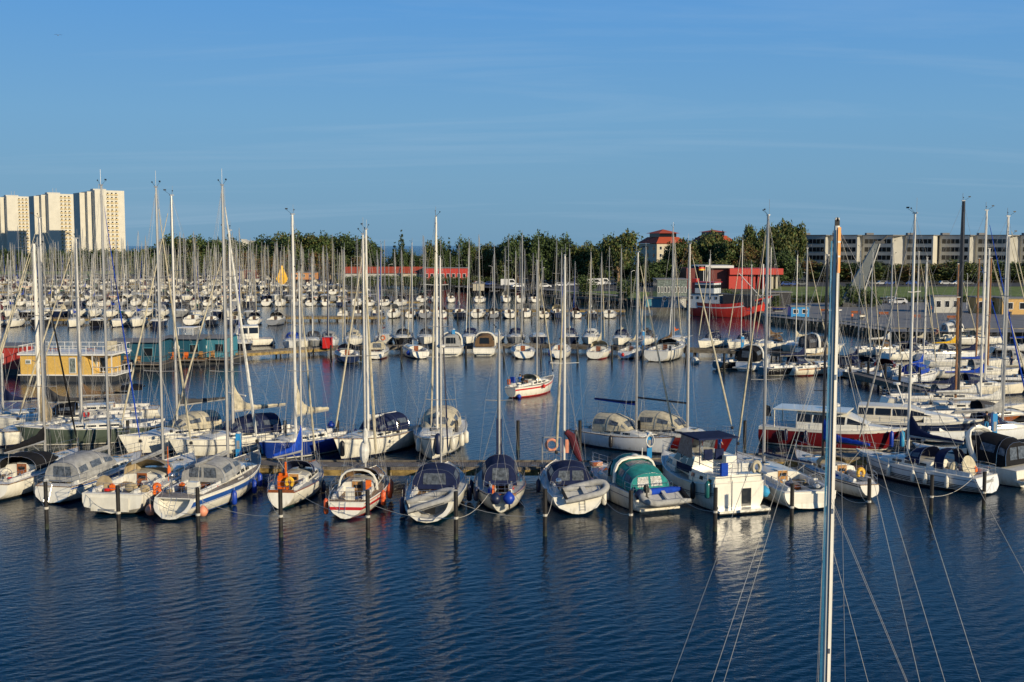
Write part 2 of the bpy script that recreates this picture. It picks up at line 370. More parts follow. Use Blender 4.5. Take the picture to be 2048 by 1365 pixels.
def deckwork(hu, root, c0=.07, c1=.34, k1=.75, hc=.42, cw=.60, deck='deck_white', cabin='gelcoat', cock='deck_white', seat='teak', wins=3, bulk='varnish', lod=2, flush=False, k0=None):
    """side decks, foredeck, coachroof with windows, open cockpit with seats and footwell"""
    L, B = hu.L, hu.B
    def Y(t): return hu.y(t, hu.zs(t))
    def flat(t):
        b = hu.b(t) * .985; z = hu.zs(t) - .015; c = .07 * b / (B / 2)
        return [Vector((b * f, Y(t), z + c * (1 - f * f))) for f in (1, .86, .7, .5, .35, .2, 0)]
    def cab(t, h):
        b = hu.b(t) * .985; z = hu.zs(t) - .015; w_ = min(B / 2 * cw, b - .12); w_ = max(w_, .08)
        return [Vector(p) for p in ((b, Y(t), z), (w_ + .05, Y(t), z + .03), (w_ - .02, Y(t), z + .03 + h * .75), (w_ - .12 * min(1, w_ * 2), Y(t), z + .03 + h), (w_ * .5, Y(t), z + .03 + h + .05), (w_ * .25, Y(t), z + .03 + h + .065), (0, Y(t), z + .03 + h + .07))]
    wc = B / 2 * min(.62, hu.sw * .85)
    def ck(t):
        b = hu.b(t) * .985; z = hu.zs(t) - .015; w_ = min(wc, b - .2)
        return [Vector(p) for p in ((b, Y(t), z), (w_ + .14, Y(t), z + .03), (w_ + .08, Y(t), z + .26), (w_ - .06, Y(t), z + .24), (w_ - .10, Y(t), z - .08), (w_ * .48, Y(t), z - .10), (w_ * .46, Y(t), z - .5))]
    def mir(sec, full=False):
        return sec + [Vector((-p.x, p.y, p.z)) for p in reversed(sec if full else sec[:-1])]
    # aft deck + cockpit
    mb = MB()
    cks = [c0 + (c1 - c0) * i / 4 for i in range(5)]
    cs = [mir(ck(t), True) for t in cks]
    rows = [0, 1, 1, 1, 2, 1]; mrow = rows + [2] + rows[::-1]
    mb.loft(cs, mrow=mrow, flip=True)
    aft = [mir(flat(t), True) for t in (0, c0 * .5, c0)]
    mb.loft(aft, flip=True, mi=0)
    mb.loft([aft[-1], cs[0]], flip=True, mi=1)
    mb.build('cockpit', [deck, cock, seat], root, smooth=25)
    # coachroof
    mb = MB(); k0 = k0 or c1
    kt = [c1, c1 + (k1 - c1) * .25, c1 + (k1 - c1) * .5, c1 + (k1 - c1) * .72, c1 + (k1 - c1) * .88, k1]
    kh = [1.0, .98, .93, .82, .55, .02] if not flush else [1, .8, .6, .4, .2, .02]
    ks = [mir(cab(t, hc * h), True) for t, h in zip(kt, kh)]
    r1 = [0, 1, 1, 1, 1, 1]
    mb.loft(ks, mrow=r1 + [1] + r1[::-1], flip=True)
    mb.loft([cs[-1], ks[0]], mi=1, flip=True)
    mb.build('coachroof', [deck, cabin], root, smooth=25)
    # foredeck
    mb = MB(); ft = [k1, k1 + (1 - k1) * .3, k1 + (1 - k1) * .6, k1 + (1 - k1) * .85, 1]
    fs = [mir(flat(t), True) for t in ft]
    mb.loft([ks[-1]] + fs[0:], flip=True); mb.build('foredeck', deck, root, smooth=25)
    # windows
    def cabside(t, f, sd, off=.012):
        i = 0
        while i < len(kt) - 2 and t > kt[i + 1]: i += 1
        u = (t - kt[i]) / (kt[i + 1] - kt[i]); h = hc * (kh[i] + (kh[i + 1] - kh[i]) * u)
        sec = cab(t, h); p = sec[1].lerp(sec[2], f)
        return Vector((sd * (p.x + off), p.y, p.z))
    if wins:
        a0, a1 = c1 + .02, c1 + (k1 - c1) * .74
        for sd in (1, -1):
            for i in range(wins):
                wl = (a1 - a0) / wins; t0 = a0 + i * wl + wl * .12; t1 = a0 + (i + 1) * wl - wl * .12
                mb = MB(); mb.loft([[cabside(t, .35, sd), cabside(t, .92, sd)] for t in (t0, (t0 + t1) / 2, t1)])
                mb.build('window', 'window', root)
    if bulk:
        z = hu.zs(c1); yb = Y(c1) - .02
        mb = MB(); mb.box((0, yb, z + .02), (.62, .04, hc + .55)); mb.build('companionway', bulk, root)
        if lod > 1:
            mb = MB(); mb.box((0, yb - .03, z + .22), (.44, .02, .20)); mb.build('companionway_window', 'window', root)
            mb = MB(); mb.box((0, Y(c1) + .35, z + hc + .12), (.66, .7, .04)); mb.build('companionway_slide', cabin, root)
    if lod > 1:
        for t, s_ in ((k1 - .07, .5), (k1 - .18, .42), (k1 + .07, .5)):
            h = 0
            if t < k1:
                i = 0
                while i < len(kt) - 2 and t > kt[i + 1]: i += 1
                u = (t - kt[i]) / (kt[i + 1] - kt[i]); h = hc * (kh[i] + (kh[i + 1] - kh[i]) * u) + .07
            mb = MB(); mb.box((0, Y(t), hu.zs(t) + h + .05), (s_, s_, .035), 0); mb.box((0, Y(t), hu.zs(t) + h + .075), (s_ * .84, s_ * .84, .02), 1)
            mb.build('deck_hatch', ['alu', 'window'], root)
        for sd in (1, -1):
            for t in (.14, .24):
                mb = MB(); q = ck(t)[2]
                mb.lathe([(.07, 0), (.075, .03), (.05, .06), (.055, .15), (.03, .16), (0, .16)], (sd * (q.x - .0), q.y, q.z), 8)
                mb.build('winch', 'chrome', root)
    return ck, cab

def arc(yc, w_, h, z, n=9, e=2.6):
    r = []
    for i in range(n + 1):
        a = pi * i / n; c_, s_ = cos(a), sin(a)
        r.append(Vector((w_ * (abs(c_) ** (2 / e)) * (1 if c_ > 0 else -1), yc, z + h * abs(s_) ** (2 / e))))
    return r
def canopy(root, secs, m, name='sprayhood', aft=False, win='clear_vinyl', sidewin=True, aftwin=True, frame=True, fore=False, frontwin=True, lod=2):
    """secs: (y, half width, height, z base, y lean at top) from bow to stern"""
    ar = []
    for s_ in secs:
        y, w_, h, z = s_[:4]; ln = s_[4] if len(s_) > 4 else 0
        a = arc(y, w_, h, z)
        for p in a: p.y += ln * (p.z - z) / max(h, .01)
        ar.append(a)
    mb = MB(); mb.loft(ar)
    if aft: mb.poly(ar[-1])
    if fore: mb.poly(ar[0][::-1])
    o = mb.build(name, m, root, smooth=50)
    if frame and lod > 1:
        mb = MB()
        for a in (ar[-1], ar[len(ar) // 2]): mb.tube([p + Vector((0, 0, .012)) for p in a], .014, 5)
        mb.build('canopy_frame', 'chrome', o)
    def patch(a, b, i0, i1, f0, f1):
        mb = MB(); n = 5; rows = []
        for u in range(n):
            f = f0 + (f1 - f0) * u / (n - 1); row = []
            for v in range(i0 * 2, i1 * 2 + 1):
                i = v // 2; k = (v % 2) / 2
                pa = a[i].lerp(a[min(i + 1, len(a) - 1)], k); pb = b[i].lerp(b[min(i + 1, len(b) - 1)], k); q = pa.lerp(pb, f)
                c_ = Vector((0, q.y, secs[0][3])); dv = (q - c_); dv = dv.normalized() * .018 if dv.length > 0 else dv
                row.append(q + dv)
            rows.append(row)
        mb.loft(rows); mb.build('canopy_window', win, o)
    if frontwin and len(ar) > 1:
        patch(ar[0], ar[1], 3, 6, .25, .85)
        patch(ar[0], ar[1], 1, 2, .3, .85); patch(ar[0], ar[1], 7, 8, .3, .85)
    if sidewin and len(ar) > 2:
        for k in range(1, len(ar) - 1):
            patch(ar[k], ar[k + 1], 1, 2, .15, .85); patch(ar[k], ar[k + 1], 7, 8, .15, .85)
    if aft and aftwin:
        s_ = secs[-1]; y, w_, h, z = s_[:4]; ln = s_[4] if len(s_) > 4 else 0
        for (x0, x1) in (((-.62, -.06), (.06, .62)) if aftwin == 2 else ((-.5, .5),)):
            mb = MB()
            f = lambda x, k: Vector((x * w_, y - .02 + ln * k, z + h * k))
            mb.loft([[f(x0 + (x1 - x0) * i / 6, .25), f(x0 + (x1 - x0) * i / 6, .5), f((x0 + (x1 - x0) * i / 6) * .93, .80)] for i in range(7)])
            mb.build('canopy_window', win, o)
    return o

def rails(hu, root, lod=2, gate=True, t0=.0, h=.62, m='chrome', r=.013, cov=None):
    def q(t, z, sd, inn=.06): return Vector((sd * max(.0, hu.b(t) - inn), hu.y(t, hu.zs(t)) + (-.02 if t > .98 else 0), hu.zs(t) + z))
    mb = MB()
    for z in (h, h * .52):
        pts = [q(t, z, 1) for t in (.13, .06, .01)] + [q(t, z, -1) for t in (.01, .06, .13)]
        mb.tube(pts, r, 5)
    for t in (.01, .13):
        for sd in (1, -1): mb.tube([q(t, 0, sd), q(t, h, sd)], r, 5)
    for x in (.3, -.3): mb.tube([Vector((x * hu.b(0), q(.01, 0, 1).y, hu.zs(0))), Vector((x * hu.b(0), q(.01, 0, 1).y, hu.zs(0) + h))], r, 5)
    mb.build('pushpit', m, root)
    mb = MB()
    for z in (h, h * .5):
        pts = [q(t, z, 1) for t in (.88, .95)] + [Vector((0, hu.y(1, hu.zs(1)) + .12, hu.zs(1) + z))] + [q(t, z, -1) for t in (.95, .88)]
        mb.tube(pts, r, 5)
    for t in (.88, .95):
        for sd in (1, -1): mb.tube([q(t, 0, sd), q(t, h, sd)], r, 5)
    mb.build('pulpit', m, root)
    sts = (.27, .42, .57, .73)
    if lod > 1:
        for t in sts:
            for sd in (1, -1):
                s_ = MB(); s_.tube([q(t, 0, sd), q(t, h, sd)], r, 5); s_.build('stanchion', m, root)
    else:
        s_ = MB()
        for t in sts:
            for sd in (1, -1): s_.tube([q(t, 0, sd), q(t, h, sd)], r, 4)
        s_.build('stanchions', m, root)
    mb = MB()
    for sd in (1, -1):
        for z in (h, h * .52): mb.tube([q(t, z, sd) for t in (.13, .27, .42, .57, .73, .88)], .006, 4)
    mb.build('guard_wires', 'wire', root)

def wheel(root, x, y, z, r=.42, cover=None):
    mb = MB(); R = Matrix.Rotation(radians(75), 3, 'X')
    mb.tube([(x, y + .12, z), (x, y + .12, z + .72)], [.10, .07], 8, 0); mb.box((x, y + .14, z + .76), (.24, .18, .10), 0)
    p = mb.build('wheel_pedestal', 'alu_white', root)
    mb = MB(); c = Vector((x, y, z + .62))
    if cover:
        mb.lathe([(0, -.05), (r * .8, -.06), (r + .04, -.03), (r + .05, .02), (r * .8, .05), (0, .06)], c, 18, 0, R); mb.build('wheel_cover', cover, p)
    else:
        mb.torus(c, r, .018, 0, 18, 5, R)
        for k in range(5):
            a = 2 * pi * k / 5; mb.tube([c, c + R @ Vector((r * cos(a), r * sin(a), 0))], .01, 4)
        mb.build('steering_wheel', 'chrome', p)

def sweep_cover(a, b, h, m, root, name='sail_cover', rise=1.1, w_=.16):
    """fabric cover over the sail on a boom from aft end a to mast b"""
    a, b = Vector(a), Vector(b); mb = MB(); secs = []; d = b - a; n = 16
    side = d.cross(Vector((0, 0, 1))).normalized()
    for i in range(n + 1):
        s_ = i / n; p = a.lerp(b, s_); hh = h * (.35 + .65 * s_ ** .8) + rise * s_ ** 7; ww = w_ * (.55 + .45 * sin(pi * min(1, s_ * 1.15))) * (1 + .12 * sin(i * 2.3))
        ww *= (.6 if s_ > .93 else 1)
        hh *= 1 + .07 * sin(i * 1.9)
        sec = []
        for k in range(8):
            an = 2 * pi * k / 8
            sec.append(p + side * ww * cos(an) + Vector((0, 0, hh * .5 + hh * .56 * sin(an) - .04)))
        secs.append(sec)
    mb.loft(secs, closed=True, cap0=True, cap1=True)
    return mb.build(name, m, root, smooth=60)

def rig(hu, root, tm=.57, mh=13.0, zb=None, m='alu', r=.085, spr=1, boom=.36, bcol='alu', cover=None, furl='fab_cream', frac=1.0, lod=2, wr=.008, radar=False, gear=1, rise=1.1, ch=.28, lean=0.0, bz=1.35,
        back=True, leans=0.0, ftop=None, boomang=0.0, spw=None, lazy=False, furlr=.065):
    L, B = hu.L, hu.B; ym = -L / 2 + tm * L; zd = hu.zs(tm) + (zb if zb is not None else .38)
    def mp(z): return Vector((leans * (z - zd) / mh, ym - lean * (z - zd) / mh, z))
    top = mp(mh)
    n = 8 if lod > 1 else (6 if lod else 4)
    mb = MB(); mb.tube([mp(zd - .05), mp(mh * .5), mp(mh * .85), top], [r, r, r * .92, r * .7], n, sq=1.3)
    mast = mb.build('mast', m, root)
    if gear and lod > 0:
        mb = MB(); mb.box(top + Vector((0, -.02, .05)), (.12, .34, .07), 0)
        mb.tube([top + Vector((.03, -.1, .08)), top + Vector((.03, -.1, .75 + .3 * (gear > 1)))], .011 if lod > 1 else .02, 4, 0)
        mb.tube([top + Vector((0, .1, .08)), top + Vector((0, .55, .35))], .01, 4, 1)
        mb.box(top + Vector((0, .55, .42)), (.02, .22, .10), 1)
        mb.tube([top + Vector((-.04, .0, .08)), top + Vector((-.28, .1, .32))], .01, 4, 1); mb.ball(top + Vector((-.30, .1, .36)), .05, 1, 6, 4)
        mb.build('masthead_gear', ['alu', 'black'], mast)
    W = MB(); sps = [zd + (mh - zd) * (i + 1) / (spr + 1) * (1.02 if spr > 1 else 1.0) for i in range(spr)]
    spw = spw or B * .27
    if spr:
        for i, z in enumerate(sps):
            ww = spw * (1 - .18 * i)
            for sd in (1, -1):
                s_ = MB(); s_.tube([mp(z), mp(z) + Vector((sd * ww, -.12, .05))], .025 if lod > 1 else .03, 4); s_.build('spreader', m, mast)
    cp = lambda sd: Vector((sd * hu.b(tm) * .93, ym - .15, hu.zs(tm)))
    ztop = zd + (mh - zd) * frac
    for sd in (1, -1):
        path = [cp(sd)] + [mp(z) + Vector((sd * spw * (1 - .18 * i), -.12, .05)) for i, z in enumerate(sps)] + [mp(ztop)]
        W.tube(path, wr, 4, cap=False)
        if sps:
            W.tube([cp(sd) + Vector((-sd * .05, .35, 0)), mp(sps[0] - .1)], wr, 4, cap=False); W.tube([cp(sd) + Vector((-sd * .05, -.4, 0)), mp(sps[0] - .1)], wr, 4, cap=False)
        if back:
            e = Vector((sd * hu.b(0) * .7, hu.y(0, hu.zs(0)) + .05, hu.zs(0))); sp_ = Vector((0, hu.y(0, hu.zs(0)) + .9, hu.zs(0) + 3.2))
            W.tube([e, sp_], wr, 4, cap=False)
    if back: W.tube([Vector((0, hu.y(0, hu.zs(0)) + .9, hu.zs(0) + 3.2)), top], wr, 4, cap=False)
    bow = Vector((0, hu.y(1, hu.zs(1)) - .05, hu.zs(1) + .05)); ft = mp(ztop - .1)
    W.tube([bow, ft], wr, 4, cap=False)
    if lod > 1 or lazy:
        for sd in (1, -1): W.tube([mp(mh * .62) + Vector((sd * .1, 0, 0)), Vector((sd * .06, ym - boom * L * .7, zd + bz - .3))], wr * .7, 3, cap=False)
        for i in range(2):
            W.tube([mp(mh - .1) + Vector((.09 + .05 * i, .05, 0)), mp(zd + .3) + Vector((.16 + .16 * i, .12, 0))], wr * .8, 3, cap=False)
    W.build('rigging', 'wire', root)
    if furl:
        a = bow.lerp(ft, .05); b = bow.lerp(ft, .93)
        mb = MB(); mb.tube([a, a.lerp(b, .03), a.lerp(b, .2), a.lerp(b, .6), b], [.03, furlr, furlr * 1.15, furlr * .9, furlr * .35], 6 if lod else 4); mb.build('furled_sail', furl, root)
        if lod > 1:
            mb = MB(); mb.lathe([(.11, 0), (.12, .1), (.1, .2)], bow.lerp(ft, .035) - Vector((0, 0, .1)), 8); mb.build('furling_drum', 'black', root)
    if boom:
        bl = boom * L; g = mp(zd + bz - .55) + Vector((0, -.1, 0)); e = g + Vector((-sin(boomang) * bl, -cos(boomang) * bl, .08))
        mb = MB(); mb.tube([g, e], .07 if lod else .08, 6 if lod > 1 else 4, sq=1.2); bo = mb.build('boom', bcol, root)
        if lod > 1:
            mb = MB(); mb.tube([mp(zd + .1) + Vector((0, -.1, 0)), g.lerp(e, .32)], .03, 5); mb.build('boom_vang', 'alu', root)
            mb = MB(); mb.tube([e.lerp(g, .1), Vector((0, e.y + .2, hu.zs(.2) + .25))], .012, 4); mb.tube([e, mp(mh)], wr * .6, 3); mb.build('mainsheet', 'rope', root)
        if cover: sweep_cover(e + Vector((0, 0, .07)), g + Vector((0, .02, .07)), ch, cover, bo, rise=rise)
    if radar:
        p = mp(radar) + Vector((0, .3, 0)); mb = MB(); mb.lathe([(0, -.1), (.2, -.1), (.27, -.03), (.27, .05), (.2, .1), (0, .12)], p, 12); mb.box(p + Vector((0, -.2, -.1)), (.08, .3, .04)); mb.build('radar_dome', 'alu_white', mast)
    return mast, mp
# ---------------- near boats ----------------
ROOTS = {}
def W2(root, p):
    return root.location + Matrix.Rotation(root.rotation_euler.z, 3, 'Z') @ Vector(p)
def boat_root(name, stern, heading, L):
    """stern = point on the water; heading in degrees clockwise from +Y"""
    h = radians(heading); d = Vector((sin(h), cos(h), 0))
    return empty(name, Vector((stern[0], stern[1], 0)) + d * L / 2, -h)
def yacht(label, stern, heading, L, B, top_py=None, mh=None, hull={}, skin={}, deckp={}, rigp={}, railp={}, lod=2, group='sailing yachts moored along the near pier', cat='sailboat', name='sailing_yacht'):
    root = boat_root(name, stern, heading, L); tag(root, label, cat, group)
    hu = Hull(L=L, B=B, **hull); hu.build(root, lod=lod, **skin)
    deckwork(hu, root, lod=lod, **deckp)
    if rigp is not None:
        tm = rigp.get('tm', .57)
        if top_py is not None:
            ym = W2(root, (0, -L / 2 + tm * L, 0)); mh = Zat(top_py, ym.y)
        _, mp = rig(hu, root, mh=mh, lod=lod, **rigp)
    if railp is not None: rails(hu, root, lod=lod, **railp)
    return root, hu
def ladder(hu, root, x=0.0, z0=.15, z1=1.1, w_=.32, m='chrome'):
    mb = MB(); 
    for sd in (-1, 1): mb.tube([Vector((x + sd * w_ / 2, hu.y(0, z) - .06, z)) for z in (z0, (z0 + z1) / 2, z1)], .015, 4)
    for k in range(4):
        z = z0 + .05 + (z1 - z0 - .2) * k / 3; mb.tube([(x - w_ / 2, hu.y(0, z) - .06, z), (x + w_ / 2, hu.y(0, z) - .06, z)], .014, 4)
    mb.build('swim_ladder', m, root)
FEN = {}
def fender(p, col, label, ln=.75, r=.13, ball=False, group=None, tip=None):
    key = (col, ln, r, ball)
    if key in FEN:
        o = FEN[key].copy(); COL.objects.link(o)
        for ch in FEN[key].children: c = ch.copy(); COL.objects.link(c); c.parent = o
    else:
        mb = MB()
        if ball: mb.lathe([(0, -r), (r * .6, -r * .85), (r, -r * .1), (r * .92, r * .4), (r * .5, r * .9), (.05, r * 1.15), (0, r * 1.2)], n=12)
        else: mb.lathe([(0, -ln / 2), (r * .6, -ln / 2 + .02), (r, -ln / 2 + .12), (r, ln / 2 - .12), (r * .6, ln / 2 - .02), (.04, ln / 2 + .05), (0, ln / 2 + .06)], n=10)
        o = mb.build('fender', col, None, smooth=50)
        e = MB(); e.tube([(0, 0, (r * 1.1 if ball else ln / 2)), (0, 0, (r * 1.1 if ball else ln / 2) + .45)], .012, 4); e.build('fender_line', 'rope', o)
        FEN[key] = o
    o.location = p; tag(o, label, 'fender', group or 'fenders hanging from the boats'); return o
def hfen(root, hu, t, sd, z, col, label, **k):
    r = k.get('r', .13)
    p = hu.pt(t, min(z + .2, hu.zs(t)), sd, r + .02); p.z = z
    return fender(W2(root, p), col, label, **k)
def mooring(a, b, sag=.25, label='slack pale mooring line', r=.014, m='rope'):
    mb = MB(); mb.tube(sagline(a, b, sag, 8), r, 4); o = mb.build('mooring_line', m); tag(o, label, 'rope', 'mooring lines'); return o
def outboard(root, p, m='black', name='outboard_motor'):
    p = Vector(p); mb = MB(); mb.box(p + Vector((0, 0, .25)), (.22, .34, .3)); mb.box(p + Vector((0, .02, .45)), (.18, .26, .12)); mb.box(p + Vector((0, 0, -.15)), (.10, .14, .6)); mb.box(p + Vector((0, .05, -.48)), (.05, .25, .14))
    mb.build(name, m, root)
def dinghy(loc, rz, tilt, L=2.6, wd=1.35, col='fab_grey', label='', nose='fab_grey', bench=True):
    """inflatable dinghy: U shaped tube, floor, transom, bench"""
    o = empty('inflatable_dinghy', loc); tag(o, label, 'dinghy', 'inflatable dinghies hanging behind the boats')
    r = .20; mb = MB(); pts = []
    for t in range(0, 17):
        a = -pi / 2 + pi * t / 16
        pts.append(Vector((L / 2 - wd / 2 + (wd / 2) * cos(a) * 1.15, (wd / 2 - r) * sin(a) * 1.0, .07 * cos(a))))
    pts = [Vector((-L / 2, -(wd / 2 - r), 0)), Vector((-L / 4, -(wd / 2 - r), 0))] + pts + [Vector((-L / 4, (wd / 2 - r), 0)), Vector((-L / 2, (wd / 2 - r), 0))]
    mb.tube(pts, [r * .55] + [r] * (len(pts) - 2) + [r * .55], 8); t_ = mb.build('tube', col, o, smooth=60)
    mb = MB(); mb.tube([p + Vector((0, (r if p.y > 0 else -r) * .96, 0)) for p in pts if p.x < L / 2 - wd / 2 + .1 and p.y < 0], .03, 4); mb.tube([p + Vector((0, r * .96, 0)) for p in pts if p.x < L / 2 - wd / 2 + .1 and p.y > 0], .03, 4); mb.build('rubbing_strake', 'black', o)
    mb = MB(); mb.box((-.1, 0, -.12), (L * .75, wd - r * 2, .05)); mb.build('floor', 'deck_grey', o)
    mb = MB(); mb.box((-L / 2 + .12, 0, .02), (.05, wd - r * 2.2, .36)); mb.build('transom', 'black', o)
    if bench: mb = MB(); mb.box((0, 0, .12), (.24, wd - r * 1.4, .05)); mb.build('bench', 'deck_grey', o)
    if nose != col:
        mb = MB(); mb.tube([p for p in pts[:3]], [r * .6, r * 1.02, r * 1.02], 8); mb.build('tube_end', nose, o, smooth=60)
    o.rotation_euler = (tilt[0], tilt[1], rz) if isinstance(tilt, tuple) else (tilt, 0, rz)
    return o
def lifebuoy(p, rz, label, m='salmon', r=.33, R2=.075, horseshoe=False):
    mb = MB(); R = Matrix.Rotation(pi / 2, 3, 'X')
    if horseshoe:
        pts = [R @ Vector((r * cos(a) * .8, r * sin(a), 0)) for a in [radians(-60 + 300 * i / 14) for i in range(15)]]
        mb.tube(pts, R2, 6)
    else: mb.torus((0, 0, 0), r, R2, 0, 18, 6, R)
    o = mb.build('lifebuoy', m, None, loc=p); o.rotation_euler = (0, 0, rz); tag(o, label, 'lifebuoy', 'lifebuoys'); return o

CR = random.Random(21)
def clutter(root, hu, n=7):
    z = hu.zs(.2)
    for i in range(n):
        k = CR.randrange(4); x = CR.uniform(-.75, .75) * hu.b(.2) * .8; y = -hu.L / 2 + CR.uniform(.07, .3) * hu.L; m_ = ['fab_navy', 'fab_white', 'orange', 'rope', 'fab_royal', 'red', 'black', 'fab_beige'][CR.randrange(8)]
        mb = MB(); zz = z - .04 if abs(x) > .45 else z - .42
        if k == 0: mb.box((x, y, zz + .06), (.42, .55, .10), rz=CR.uniform(-.3, .3)); mb.build('cushion', m_, root)
        elif k == 1: mb.torus((x, y, zz + .05), .16, .05, 0, 12, 5); mb.torus((x, y, zz + .12), .13, .045, 0, 12, 5); mb.build('rope_coil', ['rope', 'rope_blue', 'red'][CR.randrange(3)], root)
        elif k == 2: mb.box((x, y, zz + .16), (.26, .2, .32)); mb.tube([(x - .08, y, zz + .36), (x + .08, y, zz + .36)], .03, 5); mb.build('jerrycan', m_, root)
        else: mb.ball((x, y, zz + .12), .2, 0, 8, 5, (1, 1.3, .7)); mb.build('bag', m_, root)
    for t in (.45, .6):
        x = CR.choice((-1, 1)) * hu.b(t) * .82; y = hu.y(t, 1); mb = MB(); mb.tube([(x, y - .3, hu.zs(t) + .06), (x + .03, y + .35, hu.zs(t) + .06)], .045, 6); mb.build('rope_bundle', ['rope', 'rope_blue', 'fab_white'][CR.randrange(3)], root)
# F0 cut off at the left edge
r, hu = yacht('white yacht under a black sprayhood and black sail cover, cut by the left edge', P(-22, 1003), 7, 11, 3.7, top_py=497,
    hull=dict(fb=1.1, sw=.68, rake=.25), skin=dict(boot='antifoul_black'), deckp=dict(bulk='varnish', hc=.4),
    rigp=dict(tm=.6, spr=2, boom=.42, cover='fab_black', ch=.5, rise=.5, furl='fab_black', r=.085, bz=1.6))
z = hu.zs(.34); canopy(r, [(1.2, .9, .12, z + .4), (.3, 1.15, .62, z + .35), (-1.1, 1.3, .95, z + .2), (-2.3, 1.3, .9, z + .15)], 'fab_black', frontwin=True, sidewin=False)
wheel(r, 0, -3.6, z - .5); hfen(r, hu, .2, 1, .35, 'fender_white', 'pale slim fender on the cut off yacht at the left edge')
F0 = (r, hu)
# F1
r, hu = yacht('white yacht with a full light grey cockpit tent and blue trim line', P(108, 1006), 11, 10.5, 3.4, top_py=372,
    hull=dict(fb=1.05, sw=.70, rake=.45), skin=dict(boot='navy_stripe'), deckp=dict(bulk='varnish', hc=.4),
    rigp=dict(tm=.60, spr=2, boom=.36, cover='fab_grey', ch=.18, rise=.0, furl='fab_royal', furlr=.05, r=.08, gear=2))
hu.strip(r, .06, .15, 'blue_stripe'); z = hu.zs(.2)
canopy(r, [(.6, .8, .12, z + .4), (-.1, 1.1, .75, z + .35), (-1.6, 1.25, 1.3, z + .2), (-3.2, 1.25, 1.35, z + .1), (-4.3, 1.2, 1.2, z + .05, -.0)], 'fab_grey', name='cockpit_tent', aft=True)
ladder(hu, r, -.25); hfen(r, hu, .30, 1, .7, 'fender_black', 'dark fender between the grey tented yacht and the wide beige one'); F1 = (r, hu)
# F2
r, hu = yacht('large modern white yacht with wide square transom, two beige wheel covers and beige bimini', P(225, 1032), 7, 11.6, 4.0, top_py=376,
    hull=dict(fb=1.25, sw=.90, rake=.12, n0=3.6, n1=3.0, zt=.16, fbs=1.25), skin=dict(boot='grey_stripe' if 'grey_stripe' in MATS else 'antifoul_black', rail='gelcoat'), deckp=dict(bulk='varnish', hc=.32, cw=.62, wins=2, c0=.03),
    rigp=dict(tm=.60, spr=2, boom=.36, bcol='alu', cover='fab_grey', ch=.16, rise=.0, furl='fab_cream', r=.085, gear=2))
hu.strip(r, .38, .62, 'window', name='hull_window', t0=.5, t1=.78)
z = hu.zs(.1); wheel(r, -1.15, -4.4, z - .35, .46, cover='fab_beige'); wheel(r, 1.15, -4.2, z - .35, .46)
canopy(r, [(.5, .9, .10, z + .35), (-.3, 1.3, .7, z + .3), (-1.3, 1.45, 1.0, z + .2)], 'fab_beige', frontwin=True, sidewin=True)
mb = MB(); mb.ball((.75, -4.9, z + .22), .42, sc=(1.0, .55, .75)); mb.build('engine_cover', 'fab_beige', r)
mb = MB(); mb.ball((1.55, -4.9, z + .18), .34, sc=(1.0, .6, .7)); mb.build('rail_bag', 'fab_beige', r)
mb = MB(); mb.box((-.1, hu.y(0, .62) - .03, .66), (2.3, .03, .78)); mb.build('bathing_platform', 'gelcoat', r)
mb = MB(); mb.box((-.25, hu.y(0, .32) - .07, .38), (.95, .05, .09)); mb.build('platform_handle', 'alu', r)
mb = MB(); mb.tube([hu.pt(.28, 1.3, 1, .0) + Vector((0, 0, .1)), hu.pt(.28, 1.3, 1, .0) + Vector((0, 0, 2.2))], .02, 5); mb.lathe([(.02, 0), (.11, .12), (.11, .4), (.04, .6)], hu.pt(.28, 1.5, 1, .05) + Vector((0, 0, .25)), 8); mb.build('danbuoy', 'orange', r)
for i, z_ in enumerate((1.15, .85)): lifebuoy(W2(r, hu.pt(.12, 1.2, 1, .2) + Vector((0, 0, z_ - .9))), .3, 'orange round buoy %s on the stern quarter of the beige covered yacht' % ('above its twin' if i == 0 else 'below its twin'), 'orange', .16, .10)
F2 = (r, hu)
# F3
r, hu = yacht('white yacht with broad royal blue stripe, teak decks and light grey sprayhood tent', P(350, 1037), 10, 12.2, 3.9, top_py=372,
    hull=dict(fb=1.2, sw=.62, rake=.75, n0=2.2, fbb=1.75, zt=.10), skin=dict(boot='blue_stripe', scoop=.45, scoopmat='gelcoat', rail='gelcoat'), deckp=dict(bulk='varnish', hc=.5, deck='teak_grey', wins=5, c0=.10),
    rigp=dict(tm=.60, spr=2, boom=.36, cover='fab_grey', ch=.2, rise=.0, furl='fab_white', furlr=.10, r=.095, gear=2, radar=None))
hu.strip(r, .16, .44, 'blue_stripe'); hu.strip(r, .47, .50, 'blue_stripe', name='pin_stripe'); z = hu.zs(.2)
canopy(r, [(1.1, .9, .12, z + .5), (.4, 1.25, .7, z + .45), (-.9, 1.4, 1.15, z + .3), (-2.4, 1.4, 1.1, z + .15)], 'fab_grey', name='sprayhood_tent', aft=True, aftwin=2)
ladder(hu, r, 0, .25, 1.2); wheel(r, 0, -4.1, z - .5, .4)
mb = MB(); mb.tube([(-.6, -5.2, z), (-.6, -5.2, z + 1.0)], .03, 6, 0); mb.ball((-.6, -5.2, z + 1.1), .2, 0, 12, 8, (1, 1, .8)); mb.build('compass_dome', 'chrome', r)
mb = MB(); mb.box((.6, -4.9, z + .35), (.6, .4, .7)); mb.build('liferaft_case', 'gelcoat', r)
fender(W2(r, hu.pt(.03, .8, 1, .25)) + Vector((.15, -.1, -.35)), 'salmon', 'big pale orange ball fender on the blue striped yacht beside its pile', r=.30, ball=True)
